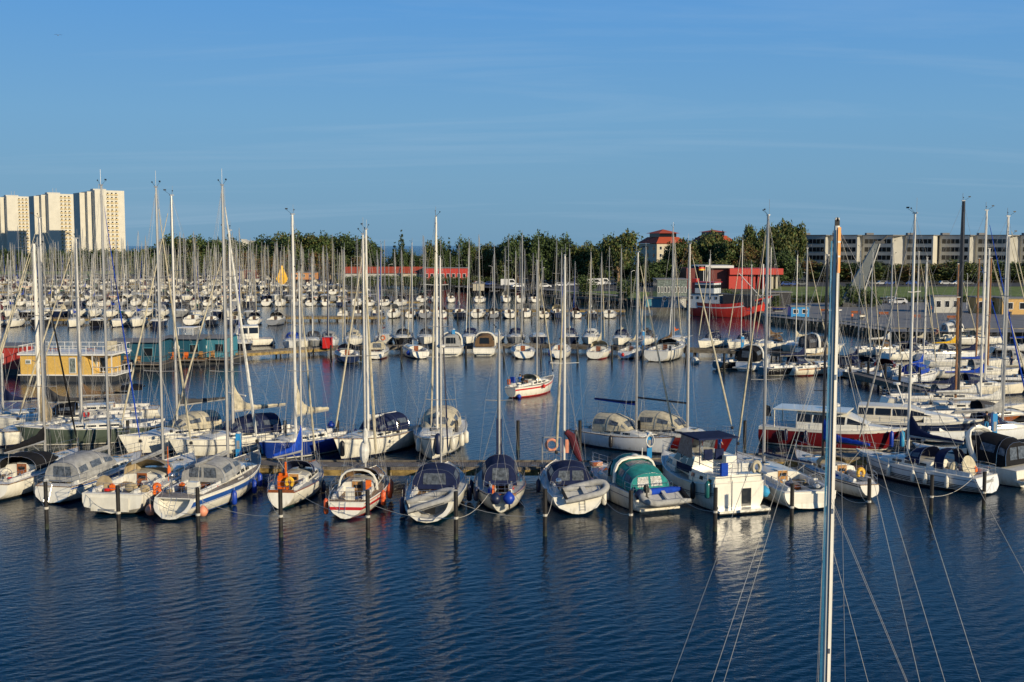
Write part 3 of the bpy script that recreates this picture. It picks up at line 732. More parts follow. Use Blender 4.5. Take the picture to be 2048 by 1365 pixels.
fender(W2(r, hu.pt(.02, .8, -1, .2)) + Vector((-.1, 0, -.4)), 'salmon', 'pale orange ball fender between the beige covered yacht and the blue striped yacht', r=.30, ball=True)
for t, lb in ((.30, 'lowest'), (.55, 'middle'), (.68, 'topmost')): hfen(r, hu, t, 1, hu.zs(t) - .75, 'fender_blue', 'royal blue fender, %s of three on the blue striped yacht' % lb, ln=.85, r=.16)
F3 = (r, hu)
# F4
r, hu = yacht('small white yacht with orange gear in its cockpit and bright blue sail cover', P(562, 1017), 4, 8.6, 2.9, top_py=545,
    hull=dict(fb=.98, sw=.55, rake=.30, n0=1.7, n1=2.2, zt=.02, fbs=.95), skin=dict(boot='antifoul_black', bottom='antifoul_green', rail='varnish'), deckp=dict(bulk='varnish_light', hc=.38, wins=3, deck='deck_grey'),
    rigp=dict(tm=.58, spr=1, boom=.33, cover='fab_royal', ch=.42, rise=1.3, furl='fab_cream', furlr=.06, r=.075, boomang=.38, bz=1.7))
z = hu.zs(.2); canopy(r, [(.9, .7, .10, z + .4), (.2, .95, .62, z + .35), (-.4, 1.0, .85, z + .3)], 'fab_navy', sidewin=False)
mb = MB(); mb.box((-.05, -3.55, z + .42), (.62, .22, .8)); mb.box((-.05, -3.5, z + .9), (.5, .16, .16)); mb.build('orange_liferaft', 'fab_orange', r)
lifebuoy(W2(r, (.42, -3.9, z + .52)), 0, 'yellow horseshoe buoy on the stern rail of the yacht with orange gear', 'yellow', .24, .10, horseshoe=True)
mb = MB(); mb.tube([(.15, -3.7, z + .9), (.15, -3.7, z + 1.7)], .06, 6); mb.build('danbuoy', 'orange', r)
mb = MB(); mb.tube([(0, -2.2, z + .15), (.1, -3.4, z + .3)], .03, 6); mb.build('tiller', 'varnish', r)
mb = MB(); mb.box((0, hu.y(0, z) + .06, z + .05), (1.5, .08, .14)); mb.build('stern_beam', 'varnish', r)
hfen(r, hu, .5, 1, .4, 'fender_navy', 'dark fender on the small yacht with orange gear')
F4 = (r, hu)
# F5
r, hu = yacht('white yacht with red stripes along transom and topsides, white arch and orange bulkhead', P(693, 1039), 4, 9.2, 3.1, top_py=470,
    hull=dict(fb=1.02, sw=.66, rake=.42, n0=1.8, n1=2.2, zt=.10), skin=dict(boot='red_stripe', stripe=None, bottom='antifoul_red', rail='gelcoat'), deckp=dict(bulk='varnish_light', hc=.42, wins=4, deck='teak'),
    rigp=dict(tm=.60, spr=1, boom=0, furl='fab_cream', furlr=.085, r=.08, gear=2))
hu.strip(r, .24, .40, 'red_stripe'); hu.strip(r, .06, .10, 'red_stripe', name='pin_stripe', t0=0, t1=.5)
mb = MB(); zz = [hu.zs(0) - .24, hu.zs(0) - .40]
mb.add([Vector((s_ * hu.x(0, q), hu.y(0, q) - .012, q)) for q in zz for s_ in (-1, 1)], [(0, 1, 3, 2)]); mb.build('transom_stripe', 'red_stripe', r)
z = hu.zs(.2); canopy(r, [(.9, .75, .10, z + .4), (.2, 1.05, .6, z + .38), (-.3, 1.1, .8, z + .33)], 'fab_brown', sidewin=False)
mb = MB(); a = arc(-1.3, 1.15, 1.2, z); mb.tube(a, .07, 6, sq=1.5); mb.build('targa_arch', 'gelcoat', r)
mb = MB(); mb.ball((0, .6, z + 1.9), .30, sc=(1, 1, 2.4)); mb.ball((0.1, .5, z + 2.9), .18, sc=(1, 1, 3)); mb.build('bundled_mainsail', 'fab_white', r)
mb = MB(); mb.box((.12, -4.1, z + .3), (.5, .2, .8)); mb.build('liferaft_case', 'gelcoat', r)
mb = MB(); mb.box((.75, -1.9, z + .35), (.3, .25, .7)); mb.build('lifejacket', 'orange', r); ladder(hu, r, -.2, .4, 1.0)
for i, (t, sd, lb) in enumerate(((.04, -1, 'orange fender on the left quarter of the red striped yacht'), (.28, 1, 'lower orange fender on the right side of the red striped yacht'), (.48, 1, 'middle orange fender on the right side of the red striped yacht'), (.60, 1, 'upper orange fender on the right side of the red striped yacht'))):
    hfen(r, hu, t, sd, hu.zs(t) - .35, 'fender_orange', lb, ln=.9, r=.15)
F5 = (r, hu)
# F6
r, hu = yacht('white yacht with teal underside and open scooped stern under a dark navy tent', P(858, 1040), 3, 10.2, 3.45, top_py=515,
    hull=dict(fb=1.08, sw=.80, rake=1.05, n0=2.0, n1=2.4, zt=.06), skin=dict(boot='antifoul_green', bottom='antifoul_green', scoop=.75, rail='gelcoat'), deckp=dict(bulk='varnish', hc=.42, wins=3),
    rigp=dict(tm=.60, spr=2, boom=0, m='alu', furl='fab_navy', furlr=.05, r=.075, gear=2, radar=9.3))
z = hu.zs(.2); canopy(r, [(1.3, .8, .10, z + .4), (.6, 1.2, .65, z + .38), (-.9, 1.35, 1.15, z + .25), (-2.4, 1.35, 1.2, z + .1)], 'fab_navy', name='cockpit_tent', aft=True, aftwin=1)
mb = MB(); mb.box((.05, hu.y(0, .5) + .5, .55), (.62, .05, .34)); mb.build('locker_door', 'black', r)
mb = MB(); mb.tube([(-.45, hu.y(0, .3) - .05, .28), (-.35, hu.y(0, .3) - .25, .2), (.35, hu.y(0, .3) - .25, .2), (.45, hu.y(0, .3) - .05, .28)], .03, 5); mb.build('swim_ladder', 'chrome', r)
dinghy(W2(r, (.0, -5.15, 1.12)), radians(16) + r.rotation_euler.z, (radians(24), radians(-14)), L=2.7, wd=1.2, col='fab_grey', label='pale grey inflatable dinghy hung on its side behind the navy tented yacht', bench=False)
for t, sd, lb in ((.1, -1, 'long navy fender on the left side of the teal bottomed yacht'), (.45, 1, 'navy fender on the right side of the teal bottomed yacht'), (.38, -1, 'second navy fender on the left side of the teal bottomed yacht')): hfen(r, hu, t, sd, .55, 'fender_navy', lb, ln=1.0, r=.16)
F6 = (r, hu)
# F7
r, hu = yacht('narrow sterned white yacht with black stripe, wooden rail and upright royal blue tent', P(1003, 1029), -2, 9.6, 3.15, top_py=662,
    hull=dict(fb=1.05, sw=.42, rake=-.35, n0=1.8, n1=2.2, zt=.0, fbs=1.15, fbb=1.5), skin=dict(boot='antifoul_black', stripe='navy_stripe', st=(.06, .13), rail='varnish'), deckp=dict(bulk='varnish', hc=.45, wins=3, deck='deck_grey'),
    rigp=dict(tm=.60, spr=1, boom=0, furl='fab_navy', furlr=.06, r=.09, gear=1))
z = hu.zs(.2); canopy(r, [(1.0, .7, .10, z + .4), (.3, 1.0, .9, z + .38), (-.9, 1.1, 1.45, z + .25), (-2.5, 1.0, 1.35, z + .1)], 'fab_navy', name='cockpit_tent', aft=True, aftwin=1)
mb = MB(); mb.box((0, 1.05, z + 2.3), (.34, .34, 2.6)); mb.build('mast_cover', 'fab_navy', r)
fender(W2(r, (-.35, -5.0, .95)), 'fender_navy', 'dark navy ball fender at the stern of the upright blue tented yacht', r=.33, ball=True)
fender(W2(r, (.42, -5.05, .98)), 'fender_blue', 'glossy royal blue ball fender at the stern of the upright blue tented yacht', r=.35, ball=True)
mb = MB(); mb.box((-.45, -4.4, z + .3), (.16, .16, .5)); mb.build('danbuoy', 'orange', r)
mb = MB(); mb.box((.4, -4.7, z + .05), (.9, .1, .12)); mb.build('stern_seat', 'varnish_light', r); outboard(r, (.45, -4.95, .9), 'black')
for t, sd, lb in ((.2, -1, 'lower dark fender on the left side of the upright blue tented yacht'), (.42, -1, 'upper dark fender on the left side of the upright blue tented yacht')): hfen(r, hu, t, sd, .75, 'fender_navy', lb, ln=.8, r=.16)
F7 = (r, hu)
# F8
r, hu = yacht('white yacht with angular transom and dark navy cockpit tent, dinghy across its stern', P(1155, 1029), -5, 9.9, 3.35, top_py=512,
    hull=dict(fb=1.05, sw=.84, rake=.55, n0=2.0, n1=2.4, zt=.12), skin=dict(boot='navy_stripe', bottom='antifoul_blue', rail='gelcoat', stripe='navy_stripe', st=(.05, .10)), deckp=dict(bulk='varnish', hc=.42, wins=3),
    rigp=dict(tm=.60, spr=1, boom=0, m='alu_white', furl='fab_cream', furlr=.08, r=.085, gear=1))
z = hu.zs(.2); canopy(r, [(1.2, .8, .10, z + .4), (.5, 1.15, .7, z + .38), (-.8, 1.25, 1.1, z + .25), (-2.2, 1.25, 1.1, z + .1)], 'fab_navy', name='cockpit_tent', aft=True, aftwin=2)
dinghy(W2(r, (.35, -4.95, 1.35)), radians(12) + r.rotation_euler.z, (radians(34), radians(-9)), L=2.6, wd=1.3, col='fab_grey', label='grey inflatable dinghy carried across the angular white transom')
ladder(hu, r, .25, .3, .95); mb = MB(); mb.ball((-1.0, -4.1, z + .75), .2); mb.build('solar_dome', 'chrome', r)
mb = MB(); sec = [(-.2, .9, 2.9), (.15, .9, 2.6), (.5, .7, 1.6), (.75, .6, 1.0)]
mb.tube([(.25 + a, .6, z + c) for a, b, c in sec], [.16, .26, .24, .1], 8); mb.build('folded_sail_cover', 'fab_maroon', r)
for t, sd, c, lb in ((.02, 1, 'fender_white', 'white fender at the right quarter beside the grey dinghy'), (.06, 1, 'fender_black', 'black fender at the right quarter beside the grey dinghy'), (.4, -1, 'fender_navy', 'dark fender on the left side of the yacht with the grey dinghy')): hfen(r, hu, t, sd, .85, c, lb, ln=.8, r=.14)
F8 = (r, hu)
# F11
r, hu = yacht('modern white yacht with wide round transom and twin wheels right of the tall motor yacht', P(1620, 1020), -11, 11.3, 3.75, top_py=432,
    hull=dict(fb=1.12, sw=.86, rake=.18, n0=2.8, n1=2.8, zt=.10), skin=dict(boot='antifoul_black', rail='gelcoat', scoopmat='gelcoat'), deckp=dict(bulk='varnish_light', hc=.34, wins=2, c0=.03),
    rigp=dict(tm=.60, spr=2, boom=.37, bcol='alu', cover='fab_navy', ch=.12, rise=0, furl='fab_cream', furlr=.07, r=.10, gear=2, boomang=-.35, bz=1.1))
z = hu.zs(.1); wheel(r, -1.0, -4.3, z - .35, .48); wheel(r, 1.0, -4.3, z - .35, .48)
mb = MB(); mb.box((0, hu.y(0, .6) - .02, .62), (2.2, .03, .72)); mb.build('bathing_platform', 'gelcoat', r)
hfen(r, hu, .16, -1, .95, 'grey_rubber', 'grey ball fender on the left side of the twin wheel yacht', r=.28, ball=True); F11 = (r, hu)
# F12
r, hu = yacht('smaller white yacht with little oval transom, dark mast and bright blue sail cover', P(1738, 1001), -11, 10.4, 3.0, top_py=512,
    hull=dict(fb=.98, sw=.40, rake=.55, n0=2.2, n1=2.3, zt=.25, fbs=.95, fbb=1.35), skin=dict(boot='antifoul_black', stripe='navy_stripe', st=(.08, .16), rail='teak'), deckp=dict(bulk='varnish_light', hc=.42, wins=4, deck='deck_white', c0=.08),
    rigp=dict(tm=.60, spr=2, boom=.33, m='alu_dark', bcol='alu_dark', cover='fab_royal', ch=.40, rise=1.1, furl=None, r=.085, gear=1, boomang=-.5, bz=1.8))
z = hu.zs(.2); canopy(r, [(.6, .7, .08, z + .4), (.1, .9, .5, z + .36), (-.5, .95, .55, z + .3)], 'fab_beige', frontwin=False, sidewin=False, frame=False)
lifebuoy(W2(r, (.0, -4.1, z + .5)), .2, 'yellow horseshoe buoy on the stern rail of the yacht with the oval transom', 'yellow', .24, .12, horseshoe=True); F12 = (r, hu)
# F13
r, hu = yacht('large white yacht with black triple waterline stripes and navy sail cover, bow to the left', P(1972, 987), -37, 9.7, 3.2, top_py=428,
    hull=dict(fb=1.12, sw=.76, rake=.40, n0=2.4, n1=2.6, zt=.08), skin=dict(top='gelcoat_cool', boot='black', rail='gelcoat'), deckp=dict(bulk='varnish', hc=.42, wins=3, c0=.05),
    rigp=dict(tm=.58, spr=2, boom=.40, m='alu_white', bcol='alu', cover='fab_navy', ch=.30, rise=1.4, furl='fab_grey', furlr=.06, r=.085, gear=2, bz=1.9))
for k in range(3): hu.strip(r, hu.fb - .26 - .11 * k, hu.fb - .31 - .11 * k, 'black', name='pin_stripe')
hu.strip(r, .20, .235, 'navy_stripe', name='pin_stripe')
z = hu.zs(.2); canopy(r, [(.5, .85, .10, z + .4), (-.1, 1.15, .75, z + .36), (-.9, 1.25, 1.05, z + .25)], 'fab_navy', sidewin=True)
canopy(r, [(-1.9, 1.2, 1.15, z + .2), (-2.6, 1.25, 1.2, z + .2)], 'fab_navy', name='bimini', frontwin=False)
wheel(r, .1, -3.6, z - .3, .72, cover='fab_cream'); mb = MB(); mb.ball((-.5, -2.9, z + .3), .42, sc=(1, .6, .9)); mb.build('instrument_cover', 'fab_cream', r)
mb = MB(); mb.box((.1, hu.y(0, .75) - .02, .78), (.9, .03, .16)); mb.build('transom_step', 'grey_rubber', r)
for t, lb in ((.62, 'first'), (.42, 'second'), (.33, 'third'), (.18, 'fourth')): hfen(r, hu, t, -1, hu.zs(t) - .5, 'fender_white', 'white fender, %s from the bow of the black striped yacht' % lb, ln=.75, r=.14)
F13 = (r, hu)

# ---------- motor boats of the near row ----------
def house(root, secs, mats, name='cabin', mrow=None, cap=True, smooth=30):
    mb = MB(); mb.loft([[Vector(p) for p in s_] for s_ in secs], mrow=mrow, cap0=cap, cap1=cap); return mb.build(name, mats, root, smooth=smooth)
def cabsec(y, w_, z0, h, wt, lean=0.0):
    """cross section port to starboard: base, sill, window head, roof"""
    pr = [(w_, z0), (w_ * .99 + wt * .01, z0 + h * .42), (wt + (w_ - wt) * .12, z0 + h * .88), (wt, z0 + h * .97), (wt * .5, z0 + h * 1.03)]
    return [Vector((-x, y + lean * (zz - z0), zz)) for x, zz in pr] + [Vector((0, y + lean * 1.04 * h, z0 + h * 1.05))] + [Vector((x, y + lean * (zz - z0), zz)) for x, zz in reversed(pr)]
def sidewins(root, a, b, n, f0=.12, f1=.9, mat_='window', gap=.06):
    """panes between two cabin sections a (fore) and b (aft), both sides"""
    for side in (0, 1):
        i1, i2 = (1, 2) if side == 0 else (9, 8)
        for k in range(n):
            u0 = (k + gap) / n; u1 = (k + 1 - gap) / n; mb = MB(); o = Vector((-.015 if side == 0 else .015, 0, 0))
            q = lambda u, f: (a[i1].lerp(b[i1], u)).lerp(a[i2].lerp(b[i2], u), f) + o
            mb.loft([[q(u0, f0), q(u0, f1)], [q(u1, f0), q(u1, f1)]]); mb.build('window', mat_, root)
def flatdeck(hu, root, m='deck_white', dz=-.02, t0=0.0, t1=1.0, name='deck', camber=.05):
    mb = MB(); ts = [t0 + (t1 - t0) * i / 10 for i in range(11)]
    mb.loft([[Vector((x * hu.b(t) * .99, hu.y(t, hu.zs(t)), hu.zs(t) + dz + camber * (1 - x * x))) for x in (-1, -.5, 0, .5, 1)] for t in ts]); mb.build(name, m, root)
# F9 green canopy cruiser
L, B = 8.3, 2.9; r = boat_root('motor_cruiser', P(1307, 1022), -21, L); tag(r, 'white motor cruiser with a bright teal green canopy and a dinghy on its platform', 'motor boat', 'motor boats along the near pier')
hu = Hull(L=L, B=B, fb=1.1, sw=.92, rake=.1, n0=4, n1=3.2, zt=-.05, fbs=1.05, fbb=1.5, stem=.9, e=2.3); hu.build(r, boot='gelcoat', rail='gelcoat', stripe='gelcoat', st=(.1, .2)); flatdeck(hu, r)
hu.strip(r, .30, .34, 'navy_stripe', name='pin_stripe')
z = hu.zs(.4)
fs = [cabsec(2.9, .35, z + .12, .12, .30), cabsec(1.4, 1.0, z + .05, .38, .7), cabsec(.3, 1.25, z, .50, 1.05), cabsec(-.6, 1.3, z, .52, 1.2)]
house(r, fs, 'gelcoat', name='foredeck_cabin'); sidewins(r, fs[1], fs[2], 1, .1, .8)
ws = [cabsec(.7, 1.0, z + .40, .10, .85), cabsec(-.7, 1.3, z + .4, .95, 1.05)]
house(r, ws, ['window', 'gelcoat'], name='windscreen', mrow=[1, 0, 0, 0, 0, 0, 0, 0, 0, 1])
canopy(r, [(.0, 1.05, .75, z + .55), (-.9, 1.2, 1.25, z + .5), (-1.6, 1.25, 1.3, z + .4)], 'fab_teal', name='forward_canopy', frontwin=False, sidewin=False)
mb = MB(); a = arc(-1.7, 1.38, 1.45, z + .2, e=3.2); mb.tube(a, .11, 6, sq=1.4); ar = mb.build('radar_arch', 'gelcoat', r)
mb = MB(); mb.lathe([(.18, 0), (.22, .04), (.1, .1), (0, .1)], (0, -1.7, z + 1.75), 10); mb.tube([(.5, -1.7, z + 1.7), (.5, -1.7, z + 2.2)], .03, 5); mb.build('arch_light', 'alu_white', ar)
canopy(r, [(-1.7, 1.3, 1.35, z + .2), (-2.7, 1.32, 1.28, z + .1), (-3.75, 1.3, 1.02, z + .0, .25)], 'fab_teal', name='cockpit_canopy', aft=True, aftwin=2)
mb = MB(); mb.box((0, -L / 2 - .35, .28), (2.6, .9, .12)); mb.build('swim_platform', 'gelcoat_cream', r)
mb = MB(); mb.box((-.35, 3.0, z + .45), (.7, .5, .25)); mb.build('bow_locker', 'varnish', r)
dinghy(W2(r, (.45, -4.7, .92)), radians(4) + r.rotation_euler.z + radians(180), (radians(-28), 0), L=2.9, wd=1.45, col='fab_grey', label='grey and blue inflatable dinghy on the swim platform of the green cruiser', nose='fab_royal')
fender(W2(r, (-1.1, -4.5, 1.1)), 'fender_navy', 'dark navy ball fender at the stern of the green canopied cruiser', r=.3, ball=True); outboard(r, (-.72, -4.6, 1.15))
rails(hu, r, h=.55)
for t, lb in ((.35, 'nearest the stern'), (.62, 'amidships'), (.8, 'near the bow'), (.9, 'at the bow')): hfen(r, hu, t, -1, .6, 'fender_white', 'grey white fender %s on the green cruiser' % lb, ln=.9, r=.15)
F9 = (r, hu)
# F10 trawler motor yacht
L, B = 10.2, 3.4; r = boat_root('motor_yacht', P(1478, 1024), -18, L); tag(r, 'tall white motor yacht with flat white transom, dark door and navy bimini', 'motor boat', 'motor boats along the near pier')
hu = Hull(L=L, B=B, fb=1.25, sw=.93, rake=.02, n0=5, n1=3.2, zt=.0, fbs=1.75, fbb=1.9, stem=.7, e=2.3); hu.build(r, boot='gelcoat', stripe='gelcoat', rail='gelcoat'); flatdeck(hu, r)
hu.strip(r, .55, .60, 'navy_stripe', name='pin_stripe'); hu.strip(r, .66, .69, 'navy_stripe', name='pin_stripe')
z = 1.35
sa = [cabsec(3.4, .5, z + .1, .5, .4), cabsec(2.3, 1.15, z, .75, .9), cabsec(.6, 1.35, z, .8, 1.15)]; house(r, sa, 'gelcoat', name='forward_cabin'); sidewins(r, sa[1], sa[2], 3, .1, .8)
sb = [cabsec(1.3, 1.25, z + .3, 1.2, 1.0, -.5), cabsec(-2.0, 1.5, z + .2, 1.25, 1.3)]; house(r, sb, 'gelcoat', name='saloon'); sidewins(r, sb[0], sb[1], 3, .05, .95)
sc = [cabsec(-1.8, 1.6, z + .0, .75, 1.5), cabsec(-L / 2 + .15, 1.6, z + .0, .78, 1.5)]; house(r, sc, 'gelcoat', name='aft_cabin'); sidewins(r, sc[0], sc[1], 3, .0, .6, gap=.3)
mb = MB(); z2 = z + .8; mb.box((0, -1.3, z2 + 1.75), (2.7, 2.5, .10)); b_ = mb.build('bimini', 'fab_navy', r)
mb = MB()
for x in (-1.25, 1.25):
    for y in (-.1, -2.5): mb.tube([(x, y - .0, z2 + .2), (x, y, z2 + 1.72)], .03, 5)
mb.build('bimini_frame', 'fab_navy', b_)
for x0, x1, y in ((-1.25, -.4, -.05), (-.35, .35, -.05), (.4, 1.25, -.05)):
    mb = MB(); mb.add([(x0, y + .5, z2 + .5), (x1, y + .5, z2 + .5), (x1, y, z2 + 1.65), (x0, y, z2 + 1.65)], [(0, 1, 2, 3)]); mb.build('screen', 'clear_vinyl', b_)
mb = MB(); mb.add([(-1.32, .4, z2 + .5), (-1.3, -1.6, z2 + .4), (-1.28, -1.6, z2 + 1.68), (-1.28, -.1, z2 + 1.68)], [(0, 1, 2, 3)]); mb.build('screen', 'clear_vinyl', b_)
for x in (-.5, .25): mb = MB(); mb.box((x, -1.9, z2 + .45), (.55, .5, .12)); mb.box((x, -2.15, z2 + .75), (.55, .12, .6)); mb.build('helm_seat', 'fab_navy', r)
mb = MB(); mb.box((.7, -2.6, z2 + .35), (.7, .5, .7)); mb.build('cool_box', 'gelcoat', r)
mb = MB()
for x in (-1.45, -.75, 0, .75, 1.45): mb.tube([(x, -L / 2 + .15, z2), (x, -L / 2 + .15, z2 + .75)], .018, 5)
for h in (.4, .75): mb.tube([(-1.45, -2.2, z2 + h), (-1.45, -L / 2 + .15, z2 + h), (1.45, -L / 2 + .15, z2 + h), (1.45, -2.2, z2 + h)], .02, 5)
mb.build('aft_rail', 'chrome', r)
for x, w_ in ((-.1, .55), (.55, .6)): mb = MB(); mb.box((x, -L / 2 + .22, z2 + .42), (w_, .06, .5)); mb.build('rail_cloth', 'fab_white', r)
mb = MB(); mb.box((-.95, -L / 2 + .12, z2 + .38), (.42, .2, .75)); mb.build('cushion', 'fab_royal', r)
lifebuoy(W2(r, (1.1, -L / 2 + .0, z2 + .42)), r.rotation_euler.z, 'cream horseshoe lifebuoy on the aft rail of the tall motor yacht', 'fab_cream', .3, .12, horseshoe=True)
mb = MB(); mb.box((.45, hu.y(0, .9) - .012, .85), (.62, .03, 1.05)); mb.build('transom_door', 'window', r)
mb = MB(); mb.tube([(-.5, hu.y(0, .9) - .05, .3), (-.5, hu.y(0, .9) - .05, 1.9)], .02, 5); mb.build('ladder_rail', 'chrome', r)
mb = MB(); mb.box((0, -L / 2 - .35, .22), (3.3, .8, .14)); pl = mb.build('swim_platform', 'gelcoat', r); mb = MB(); mb.box((0, -L / 2 - .36, .12), (3.36, .84, .05)); mb.build('rubbing_strake', 'black', pl)
mb = MB(); mb.box((-1.53, -1.0, z + .6), (.03, 2.0, .45)); mb.build('side_cloth', 'fab_navy', r)
rails(hu, r, h=.6)
fender(W2(r, hu.pt(.22, .9, -1, .2)), 'fender_black', 'black fender on the left side of the tall motor yacht', ln=1.0, r=.15)
fender(W2(r, hu.pt(.05, 1.3, -1, .2)), 'hull_teal', 'teal fender at the left quarter of the tall motor yacht', ln=1.0, r=.17)
fender(W2(r, (1.85, -L / 2 + .3, 1.0)), 'fab_sky', 'pale blue ball fender at the right corner of the flat white transom', r=.32, ball=True)
F10 = (r, hu)
# F14 dark canopied cruiser at the right edge
L, B = 9.0, 3.1; r = boat_root('motor_cruiser', P(2058, 972), -33, L); tag(r, 'white motor cruiser with white arch and black framed canopy at the right edge', 'motor boat', 'motor boats along the near pier')
hu = Hull(L=L, B=B, fb=1.15, sw=.92, rake=.1, n0=3.5, n1=3.2, zt=-.05, fbb=1.5, stem=.9, e=2.3); hu.build(r, boot='gelcoat', rail='gelcoat'); flatdeck(hu, r); z = hu.zs(.4)
fs = [cabsec(2.9, .35, z + .12, .12, .30), cabsec(1.2, 1.0, z + .05, .45, .7), cabsec(.0, 1.3, z, .65, 1.1)]; house(r, fs, 'gelcoat', name='foredeck_cabin'); sidewins(r, fs[1], fs[2], 1, .1, .8)
ws = [cabsec(.5, 1.0, z + .50, .10, .85), cabsec(-.8, 1.35, z + .5, .95, 1.1)]; house(r, ws, ['window', 'gelcoat'], name='windscreen', mrow=[1, 0, 0, 0, 0, 0, 0, 0, 0, 1])
mb = MB(); a = arc(-1.6, 1.5, 2.0, z + .1, e=3.0); [p.__setitem__(1, p.y + .5 * (p.z - z)) for p in a]; mb.tube(a, .13, 6, sq=1.6); mb.build('targa_arch', 'gelcoat', r)
canopy(r, [(-.3, 1.2, 1.5, z + .3), (-1.5, 1.35, 1.75, z + .2), (-3.0, 1.38, 1.7, z + .1), (-3.7, 1.35, 1.45, z + .1, .2)], 'fab_black', name='cockpit_canopy', aft=True, aftwin=2)
mb = MB(); mb.box((0, -L / 2 - .4, .45), (2.9, 1.0, .14)); mb.box((0, -L / 2 - .4, .54), (2.6, .8, .03), 1); mb.build('swim_platform', ['gelcoat', 'teak'], r)
F14 = (r, hu)

for bt_ in (F0, F1, F2, F3, F4, F5, F6, F7, F8, F11, F12, F13): clutter(*bt_)
WATER_BUMP = .022
WAVES = [(18, .45, .88, -50, 16, .056), (26, .34, .52, -74, 26, .060), (8, 1.5, 3.0, -58, 16, .007)]
# ---------------- water ----------------
import numpy as np
def water_mat(name, dist, base=(.001, .017, .040, 1), rough=.07):
    m = bpy.data.materials.new(name); m.use_nodes = True; t = m.node_tree; b = t.nodes['Principled BSDF']
    b.inputs['Base Color'].default_value = base; b.inputs['Roughness'].default_value = rough; b.inputs['IOR'].default_value = 1.333
    tc = N(t, 'ShaderNodeTexCoord')
    mp = N(t, 'ShaderNodeMapping'); mp.inputs['Scale'].default_value = (.6, 1.3, 1); mp.inputs['Rotation'].default_value = (0, 0, .3); LK(t, tc.outputs['Object'], mp.inputs[0])
    n = N(t, 'ShaderNodeTexNoise'); n.inputs['Scale'].default_value = 4.6 if dist < .05 else 1.2; n.inputs['Detail'].default_value = 3; n.inputs['Roughness'].default_value = .55; LK(t, mp.outputs[0], n.inputs['Vector'])
    bp = N(t, 'ShaderNodeBump'); bp.inputs['Distance'].default_value = dist; LK(t, n.outputs[0], bp.inputs['Height']); LK(t, bp.outputs[0], b.inputs['Normal'])
    return m
MATS['water'] = water_mat('harbour_water', WATER_BUMP); MATS['water_far'] = water_mat('harbour_water_far', .05)
# a real wavy surface where the ripples can be told apart, flat with fine ripples beyond
X0, X1, Y0, Y1 = -82.0, 82.0, 26.0, 165.0
xs = np.linspace(X0, X1, 1180); ys = [Y0]
while ys[-1] < Y1: ys.append(ys[-1] + 0.11 + .0011 * (ys[-1] - Y0))
ys = np.array(ys); ys = Y0 + (ys - Y0) * (Y1 - Y0) / (ys[-1] - Y0)
XX, YY = np.meshgrid(xs, ys); ZZ = np.zeros_like(XX); rw = np.random.RandomState(4)
for n_, l0, l1, ang, spread, slope in WAVES:
    g = np.zeros_like(XX)
    for k in range(n_):
        lam = l0 * (l1 / l0) ** rw.rand(); th = radians(ang) + radians(spread) * rw.randn(); kk = 2 * pi / lam
        g += (slope / kk / sqrt(n_ / 2)) * np.sin(kk * (XX * cos(th) + YY * sin(th)) + 6.283 * rw.rand())
    pch = .72 + .38 * np.sin(XX * .071 + 1.3 * np.sin(YY * .05) + ang) * np.sin(YY * .093 + 1.1 * np.sin(XX * .043) + l0 * 9)
    ZZ += g * pch
dampn = np.clip(1.15 - .35 * np.exp(-((YY - 78) / 16) ** 2), 0, 1.2)
ZZ *= dampn * np.clip((XX - X0) / 4, 0, 1) * np.clip((X1 - XX) / 4, 0, 1) * np.clip((Y1 - YY) / 12, 0, 1) * np.clip((YY - Y0) / 2, 0, 1)
nx, ny = len(xs), len(ys); co = np.stack([XX, YY, ZZ], -1).reshape(-1, 3).astype(np.float32)
ii = (np.arange(ny - 1)[:, None] * nx + np.arange(nx - 1)[None, :]).reshape(-1); fc = np.stack([ii, ii + 1, ii + nx + 1, ii + nx], -1).astype(np.int32)
BX = 9000.0; outer = [(-BX, -200, 0), (BX, -200, 0), (BX, Y0, 0), (-BX, Y0, 0), (-BX, Y1, 0), (BX, Y1, 0), (BX, 30000, 0), (-BX, 30000, 0), (X0, Y0, 0), (X1, Y0, 0), (X1, Y1, 0), (X0, Y1, 0)]
nb = len(co); co = np.concatenate([co, np.array(outer, np.float32)]); of = np.array([(0, 1, 2, 3), (4, 5, 6, 7), (3, 8, 11, 4), (9, 2, 5, 10)], np.int32) + nb
fa = np.concatenate([fc, of]); me = bpy.data.meshes.new('water'); me.vertices.add(len(co)); me.vertices.foreach_set('co', co.reshape(-1))
me.loops.add(fa.size); me.loops.foreach_set('vertex_index', fa.reshape(-1)); me.polygons.add(len(fa)); me.polygons.foreach_set('loop_start', np.arange(len(fa), dtype=np.int32) * 4)
me.materials.append(MATS['water']); me.materials.append(MATS['water_far'])
mi = np.zeros(len(fa), np.int32); mi[-4:] = 1; me.polygons.foreach_set('material_index', mi); sm = np.ones(len(fa), bool); me.polygons.foreach_set('use_smooth', sm); me.update(calc_edges=True); me.validate()
o = bpy.data.objects.new('water', me); COL.objects.link(o); tag(o, kind='structure')
